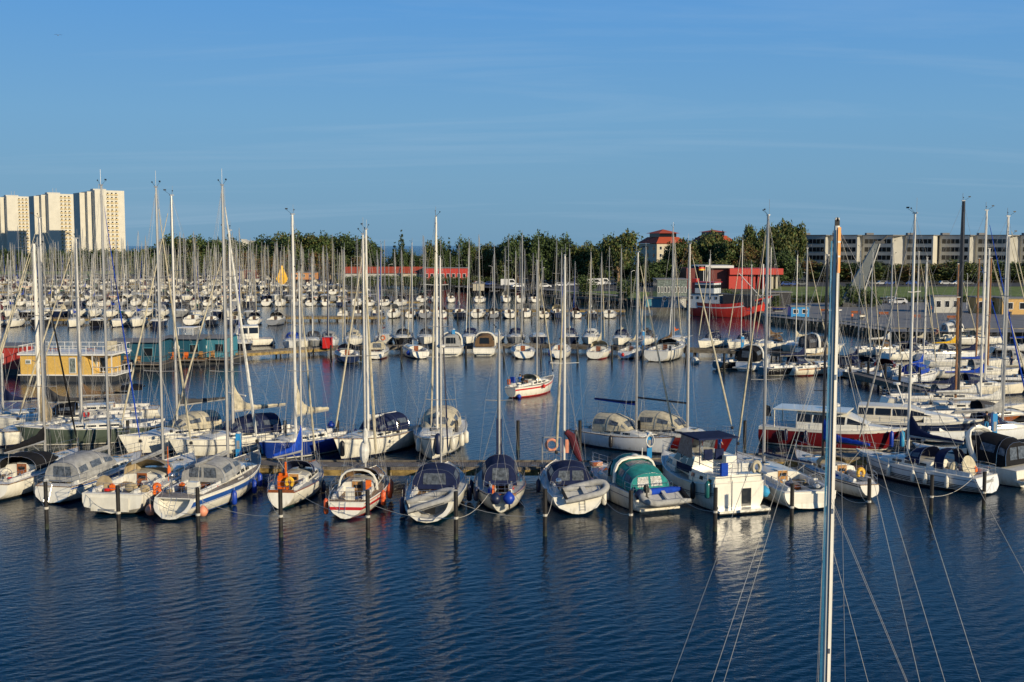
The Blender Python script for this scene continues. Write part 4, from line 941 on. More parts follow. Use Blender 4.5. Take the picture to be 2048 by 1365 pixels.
# ---------------- near pier ----------------
mat('pier_wood', (.20, .17, .14), .8, kind='planks', scale=2.6, col2=(.05, .04, .035), var=.1)
mat('pier_wood_y', (.20, .17, .14), .8, kind='planksy', scale=2.6, col2=(.05, .04, .035), var=.1)
mat('pier_beam', (.30, .21, .07), .8, var=.35, scale=2.0)
mat('pier_beam_grey', (.16, .14, .11), .8, var=.3, scale=2.0)
def pier(a, b, wd, z, label, nleg=None, beam='pier_beam', group=None, leg=.12):
    a, b = Vector((a[0], a[1], 0)), Vector((b[0], b[1], 0)); d = b - a; l = d.length; rz = atan2(d.y, d.x)
    o = empty('pier', (a + b) / 2, rz); tag(o, label, 'pier', group)
    mb = MB(); mb.box((0, 0, z), (l, wd, .08)); mb.build('deck', 'pier_wood', o)
    for sd in (-1, 1): mb = MB(); mb.box((0, sd * (wd / 2 - .12), z - .24), (l - .02, .14, .38)); mb.build('beam', beam, o)
    for sd in (-1, 1): mb = MB(); mb.box((0, sd * (wd / 2 - .08), z + .1), (l - .1, .12, .1)); mb.build('kerb_board', 'pier_beam_grey', o)
    n = nleg or max(2, int(l / 5))
    for i in range(n):
        x = -l / 2 + l * (i + .5) / n
        for sd in (-1, 1): mb = MB(); mb.tube([(x, sd * (wd / 2 - .35), -.6), (x, sd * (wd / 2 - .35), z - .06)], leg, 6); mb.build('pile', 'pile', o)
    return o
PG = 'timber piers of the marina'
pc = [P(-330, 917, .95), P(330, 921, .95), P(640, 932, .95), P(1225, 932, .95), P(1560, 916, .95), P(2300, 900, .95)]
lbs = ['weathered timber pier behind the beige covered yachts at far left', 'timber pier piece behind the blue striped yacht', 'long grey timber pier on ochre beams in the middle foreground', 'timber pier piece behind the tall motor yacht', 'grey timber pier behind the red motor yacht bow']
for i in range(5):
    a, b = pc[i], pc[i + 1]; e_ = (b - a).normalized() * .03
    pier(a + e_, b - e_, 2.5, .95 + .004 * i, lbs[i], nleg=max(3, int((b - a).length / 4)), group=PG)
def pile(p, h, label, r=.115, band=True, group='mooring piles'):
    key = ('p', round(h, 1), r, band)
    if key in FEN:
        o = copy_tree(FEN[key])
    else:
        mb = MB(); mb.tube([(0, 0, -.8), (0, 0, h)], r, 8); o = mb.build('mooring_pile', 'pile', None)
        mb = MB(); mb.tube([(0, 0, -.3), (0, 0, .28)], r + .006, 8); mb.build('waterline_algae', 'pile_algae', o)
        if band: mb = MB(); mb.tube([(0, 0, h * .42), (0, 0, h * .47)], r + .012, 8); mb.build('rope_band', 'rope', o)
        FEN[key] = o
    o.location = (p[0], p[1], 0); tag(o, label, 'mooring pile', group); return o
NP = [(94, 1058, 964, 'before the grey tented yacht'), (238, 1068, 972, 'before the wide beige covered yacht'), (397, 1072, 975, 'before the blue striped yacht'), (562, 1074, 980, 'before the yacht with orange gear'), (736, 1075, 984, 'before the red striped yacht'),
      (912, 1078, 985, 'between the teal bottomed yacht and the upright blue tent'), (1090, 1072, 981, 'left of the yacht with the grey dinghy'), (1261, 1068, 981, 'before the green canopied cruiser'), (1430, 1062, 975, 'before the tall motor yacht'), (1583, 1052, 968, 'before the twin wheel yacht'),
      (1737, 1040, 958, 'before the oval transom'), (1862, 1028, 950, 'before the black striped yacht'), (1967, 1018, 944, 'at the transom of the black striped yacht')]
NPP = []
for x, yb, yt, lb in NP:
    p = P(x, yb); NPP.append((p, Zat(yt, p.y))); pile(p, Zat(yt, p.y), 'black mooring pile ' + lb)
for x, lb in ((675, 'behind the bow-on white yacht right of the dark blue hull'), (796, 'left of the bow-on yacht with cream hood'), (913, 'right of the bow-on yacht with cream hood'), (1036, 'standing alone in the open water left of the lifebuoy'), (1160, 'standing alone in the open water right of the lifebuoy'), (1278, 'behind the pale ketch hood'), (1490, 'right of the cream hooded red hull'), (570, 'behind the dark blue hulled yacht'), (255, 'beyond the green hull'), (217, 'beyond the green hull, nearer the yellow houseboat')):
    p = at(x, 846, 85.5); pile((p.x, 85.5), 2.25, 'dark mooring pile ' + lb, r=.13, band=False)
def w0(bt, lp): return W2(bt[0], lp)
def stern(bt, sd): hu = bt[1]; return W2(bt[0], (sd * hu.b(.02), hu.y(.02, hu.zs(0)), hu.zs(0) + .02))
prs = [(F1, 0, 1), (F2, 1, 2), (F3, 2, 3), (F4, 3, 4), (F5, 4, 5), (F6, 5, 6), (F7, 5, 6), (F8, 6, 7), (F9, 7, 8), (F10, 8, 9), (F11, 9, 10), (F12, 10, 11), (F13, 11, 12)]
nms = ['grey tented yacht', 'beige covered yacht', 'blue striped yacht', 'yacht with orange gear', 'red striped yacht', 'teal bottomed yacht', 'upright blue tented yacht', 'yacht with the grey dinghy', 'green cruiser', 'tall motor yacht', 'twin wheel yacht', 'oval transom yacht', 'black striped yacht']
for (bt, i, j), nm in zip(prs, nms):
    for k, sd, sn in ((i, -1, 'left'), (j, 1, 'right')):
        p, h = NPP[k]; mooring(stern(bt, sd), (p.x, p.y, h * .45), .35, 'pale mooring line from the %s side of the %s' % (sn, nm))
# lifebuoy board on the pier
q = at(1103, 905, 75.0); mb = MB(); mb.tube([(q.x - .62, q.y, .95), (q.x - .62, q.y, 2.75)], .04, 5); mb.tube([(q.x + .62, q.y, .95), (q.x + .62, q.y, 2.75)], .04, 5); mb.tube([(q.x - .62, q.y, 2.75), (q.x + .62, q.y, 2.75)], .04, 5); mb.tube([(q.x - .62, q.y, 1.75), (q.x + .62, q.y, 1.75)], .03, 5)
o = mb.build('lifebuoy_stand', 'alu'); tag(o, 'grey metal frame holding a lifebuoy on the middle pier', 'stand')
mb = MB(); mb.box((q.x + .95, q.y + .02, 2.15), (.42, .12, .9)); b_ = mb.build('rescue_board', 'salmon', o)
lifebuoy((q.x, q.y - .08, 2.25), 0, 'salmon pink lifebuoy in a frame on the middle pier', 'salmon', .36, .09)
# power and water pedestals (blue posts)
def pedestal(px, yt, Y, label, h=None, w_=.34):
    p = at(px, yt, Y); h = p.z - .95; mb = MB(); mb.box((0, 0, h / 2), (w_, w_, h)); o = mb.build('supply_pedestal', 'sign_blue', None, loc=(p.x, Y, .98)); tag(o, label, 'supply pedestal', 'blue supply pedestals')
    mb = MB(); mb.ball((0, 0, h + .04), w_ * .5, sc=(1, 1, .5)); mb.build('lamp_cap', 'alu_white', o); mb = MB(); mb.box((0, -w_ / 2 - .01, h * .6), (w_ * .6, .03, h * .3)); mb.build('socket_panel', 'alu', o); return o
pedestal(477, 868, 76.0, 'tall blue supply pedestal behind the blue striped yacht'); p5 = pedestal(1299, 868, 77.0, 'blue supply pedestal with a white hose coil on the near pier', w_=.32)
mb = MB(); R_ = Matrix.Rotation(pi / 2, 3, 'X')
for k in range(3): mb.torus((at(1299, 900, 77).x, 76.75 - .03 * k, 2.2 + .02 * k), .3 + .03 * k, .035, 0, 18, 5, R_, (.75, 1.25, 1))
o = mb.build('hose_coil', 'fab_white'); tag(o, 'white hose coil hanging on the blue pedestal by the green cruiser', 'hose')
pedestal(1412, 872, 77.5, 'blue supply pedestal behind the tall motor yacht bimini'); pedestal(1989, 828, 82, 'blue supply pedestal beside the people at the right edge')

# ---------------- bow-to and second side of the near pier ----------------
def bowto(label, bow, head, L, **k):
    h = radians(head); d = Vector((sin(h), cos(h), 0)); b = Vector((bow[0], bow[1], 0)); return yacht(label, b - d * L, head, L, k.pop('B'), **k)
G2 = 'yachts moored bow-to behind the near pier'
def hood(r, hu, m, y0=.9, n=3, aft=False, k=1.0, **kw):
    z = hu.zs(.25); B = hu.B / 3.2; L = hu.L / 10
    s_ = [(1.0 * L, .8 * B, .10, z + .4), (.3 * L, 1.1 * B, .68 * k, z + .38), (-.9 * L, 1.2 * B, 1.05 * k, z + .25)]
    if n > 3: s_.append((-2.4 * L, 1.2 * B, 1.1 * k, z + .12))
    canopy(r, s_, m, aft=aft, name='cockpit_tent' if aft else 'sprayhood', **kw)
# left cluster
r, hu = bowto('white yacht with thick cream mast and tan sail bundled at its foot, far left', P(-45, 900), 215, 11, B=3.6, top_py=488, group=G2, rigp=dict(tm=.52, spr=2, m='alu_white', r=.125, boom=0, furl='fab_cream', gear=1), deckp=dict(wins=3, bulk='varnish'))
mb = MB(); y_ = -hu.L / 2 + .52 * hu.L; mb.tube([(0, y_ - .4, 1.5), (0, y_ - .45, 2.3), (0, y_ - .2, 3.4), (0, y_ - .05, 4.6)], [.5, .55, .3, .08], 8); mb.build('bundled_sail', 'fab_beige', r)
r, hu = bowto('long yacht with sage green hull and white deck, bow to the left', P(32, 893), -110, 12.0, B=3.7, top_py=478, group=G2, hull=dict(fb=1.25), skin=dict(top='hull_green', boot='gelcoat', rail='gelcoat', st=(.02, .1)), rigp=dict(tm=.60, spr=2, boom=.35, cover=None, furl='fab_cream', r=.09), deckp=dict(wins=4, bulk='varnish', hc=.36))
r, hu = bowto('white yacht with dark windows and charcoal sprayhood behind the green hull', P(-38, 872), -106, 12.5, B=3.8, top_py=437, group=G2, hull=dict(fb=1.3), skin=dict(boot='navy_stripe', rail='gelcoat'), rigp=dict(tm=.6, spr=2, m='alu', boom=.38, cover='fab_darkgrey', ch=.35, furl='fab_cream', r=.09), deckp=dict(wins=2, hc=.42))
hood(r, hu, 'fab_black'); hu.strip(r, .30, .42, 'window', name='hull_window', t0=.35, t1=.75)
lifebuoy(W2(r, (-1.75, -2.0, 1.7)), r.rotation_euler.z + pi / 2, 'faded red horseshoe buoy on the rail of the charcoal hooded yacht', 'red', .25, .1, horseshoe=True)
r, hu = bowto('cruising yacht with black arched bimini nearest the yellow houseboat', P(55, 846), -103, 11, B=3.5, mh=13.5, group=G2, skin=dict(boot='navy_stripe'), rigp=dict(tm=.6, spr=1, boom=.36, cover='fab_brown', ch=.3, furl='fab_cream', r=.08), deckp=dict(wins=3))
canopy(r, [(-2.4, 1.2, .30, 2.75), (-3.4, 1.25, .45, 2.75), (-4.3, 1.2, .30, 2.75)], 'fab_black', name='bimini', frontwin=False, sidewin=False)
r, hu = bowto('white yacht with mesh rails and a green deck strip at the left edge', P(-95, 860), -104, 10, B=3.3, mh=13, group=G2, rigp=dict(tm=.6, spr=1, boom=.35, cover='fab_navy', furl=None), deckp=dict(wins=3))
r, hu = bowto('white yacht with cream cockpit tent and dark grey boom cover', P(238, 915), 222, 10.8, B=3.6, top_py=392, group=G2, hull=dict(fb=1.25, sw=.82), skin=dict(boot='navy_stripe', rail='gelcoat'), rigp=dict(tm=.55, spr=2, boom=.40, cover='fab_darkgrey', ch=.35, rise=.6, furl='fab_cream', r=.09, boomang=0, bz=2.2), deckp=dict(wins=2, hc=.38))
hood(r, hu, 'fab_cream', n=4, aft=True, k=1.15); hu.strip(r, .34, .44, 'window', name='hull_window', t0=.35, t1=.7)
for t, lb in ((.88, 'near the bow'), (.62, 'amidships')): hfen(r, hu, t, 1, .8, 'fender_black', 'tall black fender %s of the cream tented yacht' % lb, ln=1.1, r=.2)
mb = MB(); a_ = Vector((.9, -4.6, 1.2)); mb.tube([a_, a_ + Vector((0, 0, 2.3)), a_ + Vector((-.3, .2, 2.6)), a_ + Vector((-2.2, -.2, 2.45))], .07, 6); mb.build('stern_arch', 'alu_white', r)
r, hu = bowto('white yacht with navy cockpit tent and double dark side stripes', P(338, 921), 228, 11.5, B=3.7, top_py=462, group=G2, hull=dict(fb=1.2, sw=.8), skin=dict(boot='navy_stripe', rail='gelcoat'), rigp=dict(tm=.55, spr=2, boom=.38, cover='fab_cream', ch=.3, rise=1.8, furl='fab_cream', r=.1, bz=2.0), deckp=dict(wins=3, hc=.4))
hood(r, hu, 'fab_navy', n=4, aft=True, k=1.2); hu.strip(r, .40, .47, 'navy_stripe', t0=.1, t1=.92); hfen(r, hu, .6, 1, .8, 'fender_black', 'tall navy fender on the side of the navy tented yacht', ln=1.1, r=.2)
r, hu = bowto('dark blue hulled yacht with cream sail cover swept up its mast', P(518, 925), 219, 8.6, B=3.0, top_py=430, group=G2, hull=dict(fb=1.2, fbb=1.5), skin=dict(top='hull_royal', boot='gelcoat', stripe='hull_royal', rail='gelcoat'), rigp=dict(tm=.60, spr=1, boom=.36, m='alu_white', cover='fab_cream', ch=.5, rise=2.2, furl=None, r=.085, bz=1.9), deckp=dict(wins=3, hc=.4))
for t, s_, c, lb in ((.9, 1, 'fab_sky', 'sky blue fender at the bow of the dark blue hull'), (.72, 1, 'fender_blue', 'blue fender on the side of the dark blue hull'), (.4, 1, 'fender_white', 'white fender on the dark blue hull'), (.3, 1, 'fender_white', 'white fender on the dark blue hull, nearer its stern')): hfen(r, hu, t, s_, .8, c, lb, ln=.85, r=.15)
fender(W2(r, (1.55, -4.0, 1.5)), 'fender_blue', 'royal blue ball fender on the stern rail of the dark blue hull', r=.3, ball=True)
r, hu = bowto('white yacht bow-on to the pier with navy hood and black anchor bow', P(668, 926), 208, 10.6, B=3.5, top_py=460, group=G2, hull=dict(fb=1.3, fbb=1.75, sw=.8), skin=dict(boot='navy_stripe', rail='teak'), rigp=dict(tm=.60, spr=2, boom=.34, m='alu_white', furl='fab_cream', r=.085, cover='fab_white', ch=.2, rise=.2), deckp=dict(wins=3, hc=.35))
hood(r, hu, 'fab_navy', n=4, aft=True, k=1.15)
for t, s_, c, lb in ((.97, -1, 'fender_black', 'long black fender at the bow of the bow-on white yacht'), (.5, 1, 'fender_blue', 'blue fender on the bow-on white yacht'), (.3, 1, 'fender_navy', 'navy fender on the bow-on white yacht, nearer its stern')): hfen(r, hu, t, s_, .95, c, lb, ln=1.1, r=.17)
r, hu = bowto('broad white yacht bow-on with tall cream hood and four cream fenders', P(862, 927), 182, 11.8, B=4.0, top_py=434, group=G2, hull=dict(fb=1.35, fbb=1.8, sw=.8), skin=dict(boot='navy_stripe', rail='gelcoat', stripe='navy_stripe', st=(.10, .15)), rigp=dict(tm=.62, spr=2, boom=.34, m='alu_white', furl='fab_cream', furlr=.065, r=.1, cover='fab_white', ch=.25, rise=.2), deckp=dict(wins=3, hc=.45))
hood(r, hu, 'fab_cream', n=4, aft=True, k=1.35)
for t, s_, lb in ((.85, -1, 'left of the bow'), (.8, 1, 'right of the bow'), (.66, 1, 'next right'), (.55, 1, 'farthest right')): hfen(r, hu, t, s_ * -1 if s_ > 0 else 1, 1.0, 'fender_white', 'cream fender %s on the broad cream hooded yacht' % lb, ln=.95, r=.19)
hfen(r, hu, .97, -1, 1.3, 'fender_navy', 'navy bag hanging beside the bow of the broad cream hooded yacht', ln=1.5, r=.24)
r, hu = bowto('pale grey blue yacht with pale hooped hood and blue rolled boom cover', P(1350, 912), 133, 9.4, B=3.1, top_py=505, group=G2, hull=dict(fb=1.1), skin=dict(top='gelcoat_cool', boot='navy_stripe', rail='teak'), rigp=dict(tm=.62, spr=1, boom=.42, m='alu', bcol='fab_royal', cover='fab_navy', ch=.16, rise=.1, furl='fab_cream', furlr=.065, r=.08, bz=2.5), deckp=dict(wins=3, hc=.4))
hood(r, hu, 'fab_cream', n=4, aft=True, k=1.2)
for t, lb in ((.12, 'nearest its stern'), (.5, 'amidships')): hfen(r, hu, t, 1, .7, 'fender_black', 'black fender on the pale grey blue yacht, ' + lb, ln=.9, r=.15)
r, hu = bowto('yacht with dark red hull, cream canopy and steel rolled boom', P(1468, 910), 128, 10.4, B=3.3, top_py=488, group=G2, hull=dict(fb=1.15), skin=dict(top='hull_red', boot='gelcoat', rail='gelcoat', stripe='hull_red'), rigp=dict(tm=.62, spr=1, boom=.42, m='alu', bcol='alu_dark', cover=None, furl='fab_cream', furlr=.065, r=.085, bz=2.5), deckp=dict(wins=3, hc=.45))
hood(r, hu, 'fab_cream', n=4, aft=True, k=1.25); hu.strip(r, .0, .10, 'gelcoat')
# red motor yacht
L, B = 10.9, 3.6; r = boat_root('motor_yacht', P(1527, 882), 116, L); tag(r, 'low motor yacht with deep red hull, white cabin and radar dome', 'motor boat', 'motor boats behind the near pier')
hu = Hull(L=L, B=B, fb=1.45, sw=.92, rake=.05, n0=4, n1=3.2, zt=.0, fbb=1.8, stem=1.0, e=2.6); hu.build(r, top='hull_red', stripe='gelcoat', st=(.0, .16), boot='gelcoat', rail='gelcoat'); flatdeck(hu, r, dz=.0)
hu.strip(r, -.0, .2, 'gelcoat', name='gunwale'); z = 1.4
fs = [cabsec(4.6, .3, z + .2, .12, .2), cabsec(3.2, .9, z + .1, .35, .7), cabsec(1.6, 1.3, z, .6, 1.1)]; house(r, fs, 'gelcoat', name='foredeck_cabin')
sb = [cabsec(2.6, 1.0, z + .45, .12, .85), cabsec(1.1, 1.45, z, 1.25, 1.0), cabsec(-2.6, 1.5, z, 1.35, 1.2)]; house(r, sb, 'gelcoat', name='wheelhouse'); sidewins(r, sb[1], sb[2], 3, .0, .95); sidewins(r, sb[0], sb[1], 1, .1, .9)
mb = MB(); mb.box((0, -1.6, z + 1.43), (3.0, 5.6, .10)); mb.build('hard_top', 'gelcoat', r)
for x in (-1.4, 1.4): mb = MB(); mb.tube([(x, -4.3, z), (x, -4.3, z + 1.4)], .05, 5); mb.build('hard_top_post', 'gelcoat_cream', r)
mb = MB(); mb.lathe([(0, -.12), (.25, -.12), (.36, -.03), (.36, .06), (.2, .16), (0, .18)], (0, .1, z + 1.8), 12); mb.tube([(0, .1, z + 1.4), (0, .1, z + 1.75)], .1, 6); mb.tube([(-.3, -.3, z + 1.4), (-.6, -.4, z + 2.6)], .03, 5); mb.build('radar_dome', 'alu_white', r)
mb = MB(); mb.add([(0, -L / 2 + .1, 2.0), (0, -L / 2 - .1, 3.0), (.05, -L / 2 + .5, 2.8), (.05, -L / 2 + .6, 2.0)], [(0, 1, 2, 3)]); mb.build('flag', 'black', r)
rails(hu, r, h=.6)
for t in (.2, .34): hfen(r, hu, t, 1, .9, 'fender_navy', 'navy fender on the deep red motor yacht, %s' % ('aft' if t < .3 else 'farther forward'), ln=.9, r=.15)
for t, n_ in ((.3, 0), (.48, 0), (.62, 0)): mb = MB(); mb.loft([[hu.pt(t, .98, 1, .012), hu.pt(t, .82, 1, .012)], [hu.pt(t + .045, .98, 1, .012), hu.pt(t + .045, .82, 1, .012)]]); mb.build('porthole', 'window', r)
fender(W2(r, (.95, 4.4, 1.0)), 'fender_blue', 'bright blue fender at the bow of the deep red motor yacht', ln=1.2, r=.16); fender(W2(r, (.45, 5.1, 1.0)), 'fab_sky', 'sky blue fender at the bow tip of the deep red motor yacht', ln=1.2, r=.18)
RMY = (r, hu)
# navy hulled cruiser behind
L, B = 12.0, 3.8; r = boat_root('motor_yacht', P(1652, 868), 112, L); tag(r, 'cream topped motor yacht with navy hull behind the deep red one', 'motor boat', 'motor boats behind the near pier')
hu = Hull(L=L, B=B, fb=1.5, sw=.92, rake=.05, n0=4, n1=3.2, zt=.0, fbb=1.9, stem=1.0, e=2.6); hu.build(r, top='hull_navy', stripe='gelcoat', st=(.0, .16), boot='gelcoat', rail='gelcoat'); flatdeck(hu, r); z = 1.5
fs = [cabsec(4.8, .3, z + .2, .12, .2), cabsec(3.0, 1.0, z + .1, .5, .7), cabsec(1.6, 1.35, z, .8, 1.1)]; house(r, fs, 'gelcoat', name='foredeck_cabin')
sb = [cabsec(2.2, 1.1, z + .5, .12, .85), cabsec(.5, 1.5, z, 1.2, 1.1), cabsec(-3.4, 1.55, z, 1.2, 1.3)]; house(r, sb, 'gelcoat_cream', name='wheelhouse'); sidewins(r, sb[1], sb[2], 3, .0, .95); sidewins(r, sb[0], sb[1], 1, .1, .9)
mb = MB(); mb.tube([(-.3, 0, z + 1.2), (-.7, -.6, z + 2.8)], .07, 6); mb.lathe([(0, -.1), (.3, -.08), (.3, .08), (0, .1)], (-.72, -.62, z + 2.85), 10); mb.build('radar_mast', 'alu_white', r); rails(hu, r, h=.6)

for i in range(16):
    x = 650 + i * 38; p = P(x, 936, 1.0); mb = MB(); mb.box((0, 0, .10), (.34, .06, .05)); mb.box((-.07, 0, .04), (.05, .05, .1)); mb.box((.07, 0, .04), (.05, .05, .1)); o = mb.build('mooring_cleat', 'chrome', None, loc=(p.x, p.y, 1.05)); tag(o, 'small steel cleat on the near pier edge, %s from left' % ordn(i), 'cleat', 'cleats along the near pier')
# ---------------- foreground boat: only its mast and stays reach into the picture ----------------
q = at(1683, 470, 25.0)
r = boat_root('sailing_yacht', (q.x + 5.9, 25.0 + .0), -90, 12.4); L = 12.4
tag(r, 'nearest yacht whose tall bare mast with orange top stands in the right foreground', 'sailboat')
r.location = (q.x + .10 * L - .1, 25.0, 0); hu = Hull(L=L, B=3.8, fb=1.2); hu.build(r, boot='navy_stripe'); deckwork(hu, r)
_, mp = rig(hu, r, mh=Zat(452, 25.0), m='alu_white', r=.070, tm=.60, spr=0, boom=.36, cover='fab_navy', furl=None, gear=0, wr=.0065, back=True)
ym = -L / 2 + .60 * L; zt = Zat(455, 25.0); zb_ = Zat(546, 25.0)
mb = MB()
for a, b, mi in ((0, .30, 0), (.30, .34, 1), (.34, .62, 0), (.62, .66, 1), (.66, 1, 0)):
    z0 = zt + (zb_ - zt) * a; z1 = zt + (zb_ - zt) * b; rr = .0655
    sec = lambda z, k: [Vector(((rr * k) * cos(t), ym + (rr * 1.32 * k) * sin(t), z)) for t in [radians(95 + 85 * i / 6 + 90) for i in range(7)]]
    mb.loft([sec(z0, 1 if mi == 0 else 1), sec(z1, 1)], mi=mi)
mb.build('mast_band', ['orange_tape' if 'orange_tape' in MATS else 'salmon', 'alu_white'], r)
mb = MB(); mb.box((0, ym, zt + .08), (.035, .10, .16), 0); mb.box((0, ym, zt + .18), (.06, .09, .05), 1); mb.ball((0, ym + .0, zt + .17), .05, 0, 6, 4); mb.build('masthead_lamp', ['black', 'alu_white'], r)
mb = MB()
mb.bar((-.071, ym + .012, 1.5), (-.071, ym + .012, zt - .05), .012, .02); mb.build('sail_track', 'alu_dark', r)
mb = MB()
for z_ in (3.2, 6.4, 9.6, 12.6): mb.box((-.072, ym - .02, z_), (.02, .05, .12))
mb.build('mast_fitting', 'chrome', r); mb = MB()
for k in range(3): mb.tube([(-.03, ym + .115 + .022 * k, 1.8), (-.02, ym + .105 + .012 * k, zt - .3)], .006, 3)
mb.build('halyard', 'rope_blue', r)
mb = MB(); T = Vector((0, ym, zt - 1.9))
for dy_, zz, bb in ((-6.6, 1.3, 1.0), (-5.2, 1.3, 0), (5.6, 1.5, 0), (6.2, 1.6, .0), (-3.2, 2.0, -.2)): mb.tube([T if bb >= 0 else Vector((0, ym, Zat(1075, 25))), (0, ym + dy_ * .62, zz)], .0065, 3)
mb.build('stays', 'wire', r)

# ---------------- middle rows ----------------
def simple(label, stern, head, L=9, B=3.1, mh=13, top='gelcoat', stripe=None, boot='navy_stripe', cover='fab_navy', canopy_='fab_navy', furl='fab_cream', mast='alu', lod=1, group='yachts on the middle pier', sw=.72, rake=.4, boomang=0.0, tent=False, scoop=0, wins=3, deck='deck_white', rl=True, fb=1.0, hullk=None, spr=1, r_=.085, rise=.8, bottom='antifoul_black', ch=.3, wr=.010):
    if lod == 1: mh *= 1.08
    hk = dict(fb=fb, sw=sw, rake=rake); hk.update(hullk or {})
    rt, hu = yacht(label, stern, head, L, B, mh=mh, lod=lod, group=group, hull=hk, skin=dict(top=top, stripe=stripe, boot=boot, rail=('gelcoat' if lod else None), scoop=scoop, bottom=bottom),
        deckp=dict(wins=wins if lod else 1, hc=.4, deck=deck, **({} if lod else dict(bulk='brown_bulk'))), rigp=dict(tm=.6, spr=spr, boom=.36 if cover != 0 else 0, cover=cover or None, furl=furl, m=mast, r=r_, boomang=boomang, wr=wr, rise=rise, gear=1, ch=ch), railp=({} if (rl and lod) else None))
    if canopy_: hood(rt, hu, canopy_, n=4 if tent else 3, aft=tent, frame=False, lod=lod, sidewin=lod > 0)
    return rt, hu
def bow_(p, head, L): h = radians(head); return Vector((p[0], p[1], 0)) - Vector((sin(h), cos(h), 0)) * L
GM = 'yachts stern-on along the middle pier'
simple('dark blue hulled yacht with pale round stern beside the red box', P(700, 727), -14, 10, 3.3, 14, top='hull_navy', boot='gelcoat', cover='fab_white', canopy_='fab_navy', group=GM)
simple('white yacht with navy stripe and two cream hoods on the middle pier', P(752, 719), -3, 9.5, 3.1, 12.5, stripe='navy_stripe', boot='antifoul_red', cover='fab_navy', canopy_='fab_cream', tent=True, group=GM)
R_, h_ = simple('white yacht with a blue ball fender on its left quarter, middle pier', P(842, 718), -16, 9.8, 3.2, 14.6, cover='fab_grey', canopy_=None, group=GM, deck='deck_grey')
fender(W2(R_, (-1.5, -3.6, .7)), 'fender_blue', 'royal blue ball fender on a white yacht of the middle pier', r=.32, ball=True)
simple('white yacht with V shaped transom, stern-on behind the underway yacht', P(1048, 718), -2, 9.8, 3.4, 15.6, cover='fab_darkgrey', canopy_=None, group=GM, sw=.8, rake=.6, r_=.1)
R_, h_ = simple('small white yacht with royal blue stripe and maroon sail cover, middle pier', P(1118, 718), 6, 8.6, 2.9, 13.4, stripe='blue_stripe', cover='fab_maroon', canopy_=None, furl='fab_royal', group=GM, fb=1.15)
fender(W2(R_, h_.pt(.05, .8, -1, .2)), 'fender_blue', 'blue fender at the left quarter of the yacht with maroon sail cover', r=.2, ln=.9)
R_, h_ = simple('white yacht with red stripe and red underside under a cream sail cover', P(1190, 719), 13, 9.2, 3.2, 12.8, boot='red_stripe', bottom='antifoul_red', cover='fab_cream', canopy_='fab_cream', group=GM, ch=.7, rise=.4); h_.strip(R_, .25, .33, 'red_stripe', t0=.3, t1=.9)
R_, h_ = simple('small grey white yacht with red ball fender at its stern, middle pier', P(1250, 718), 24, 8.2, 2.8, 11.5, top='gelcoat_cool', cover='fab_cream', canopy_=None, group=GM)
fender(W2(R_, h_.pt(.0, .6, 0, .2)) + Vector((-.3, -.4, 0)), 'red', 'small red ball fender behind the small grey white yacht', r=.24, ball=True)
R_, h_ = simple('large high-sided white yacht with dark windows and brown hood, middle pier', P(1312, 724), 24, 12.5, 3.9, 16.6, cover='fab_brown', canopy_='fab_darkgrey', group=GM, sw=.85, fb=1.5, boot='antifoul_black', r_=.1, hullk=dict(rake=.2, n0=3.2))
for t, lb in ((.55, 'first'), (.65, 'second'), (.75, 'third')): hfen(R_, h_, t, 1, 1.0, 'fender_black', 'black fender on the large high-sided white yacht, %s from its stern' % lb, ln=.8, r=.2)
def cruiser(label, stern, head, L=8.5, B=3.0, hood_='fab_cream', top='gelcoat', arch=True, group='motor boats on the middle pier', glass='clear_vinyl'):
    r = boat_root('motor_cruiser', stern, head, L); tag(r, label, 'motor boat', group)
    hu = Hull(L=L, B=B, fb=1.1, sw=.92, rake=.1, n0=4, n1=3.2, zt=-.05, fbb=1.5, stem=.9, e=2.3); hu.build(r, top=top, boot='gelcoat', rail='gelcoat', lod=1); flatdeck(hu, r); z = hu.zs(.4)
    fs = [cabsec(2.9, .35, z + .12, .12, .30), cabsec(1.2, 1.0, z + .05, .45, .7), cabsec(.0, 1.3, z, .65, 1.1)]; house(r, fs, 'gelcoat', name='foredeck_cabin'); sidewins(r, fs[1], fs[2], 1, .1, .8)
    ws = [cabsec(.5, 1.0, z + .50, .10, .85), cabsec(-.8, 1.35, z + .5, .95, 1.1)]; house(r, ws, ['window', 'gelcoat'], name='windscreen', mrow=[1, 0, 0, 0, 0, 0, 0, 0, 0, 1])
    if arch: mb = MB(); a = arc(-1.6, 1.5, 1.9, z + .1, e=3.0); mb.tube(a, .13, 6, sq=1.6); mb.build('targa_arch', 'gelcoat', r)
    canopy(r, [(-.3, 1.2, 1.4, z + .3), (-1.5, 1.35, 1.7, z + .2), (-3.2, 1.38, 1.55, z + .1)], hood_, name='cockpit_canopy', aft=True, lod=1, win=glass)
    mb = MB(); mb.box((0, -L / 2 - .35, .4), (2.7, .8, .14)); mb.build('swim_platform', 'gelcoat', r); return r, hu
cruiser('white motor cruiser with grey window canopy and white arch on the middle pier', P(900, 712), 1, 9.5, 3.5, 'fab_grey', glass='window')
cruiser('white motor cruiser with cream hood and dark vinyl windows on the middle pier', P(968, 712), 1, 8.8, 3.3, 'fab_brown', glass='window')
GB = 'boats bow-to behind the middle pier'
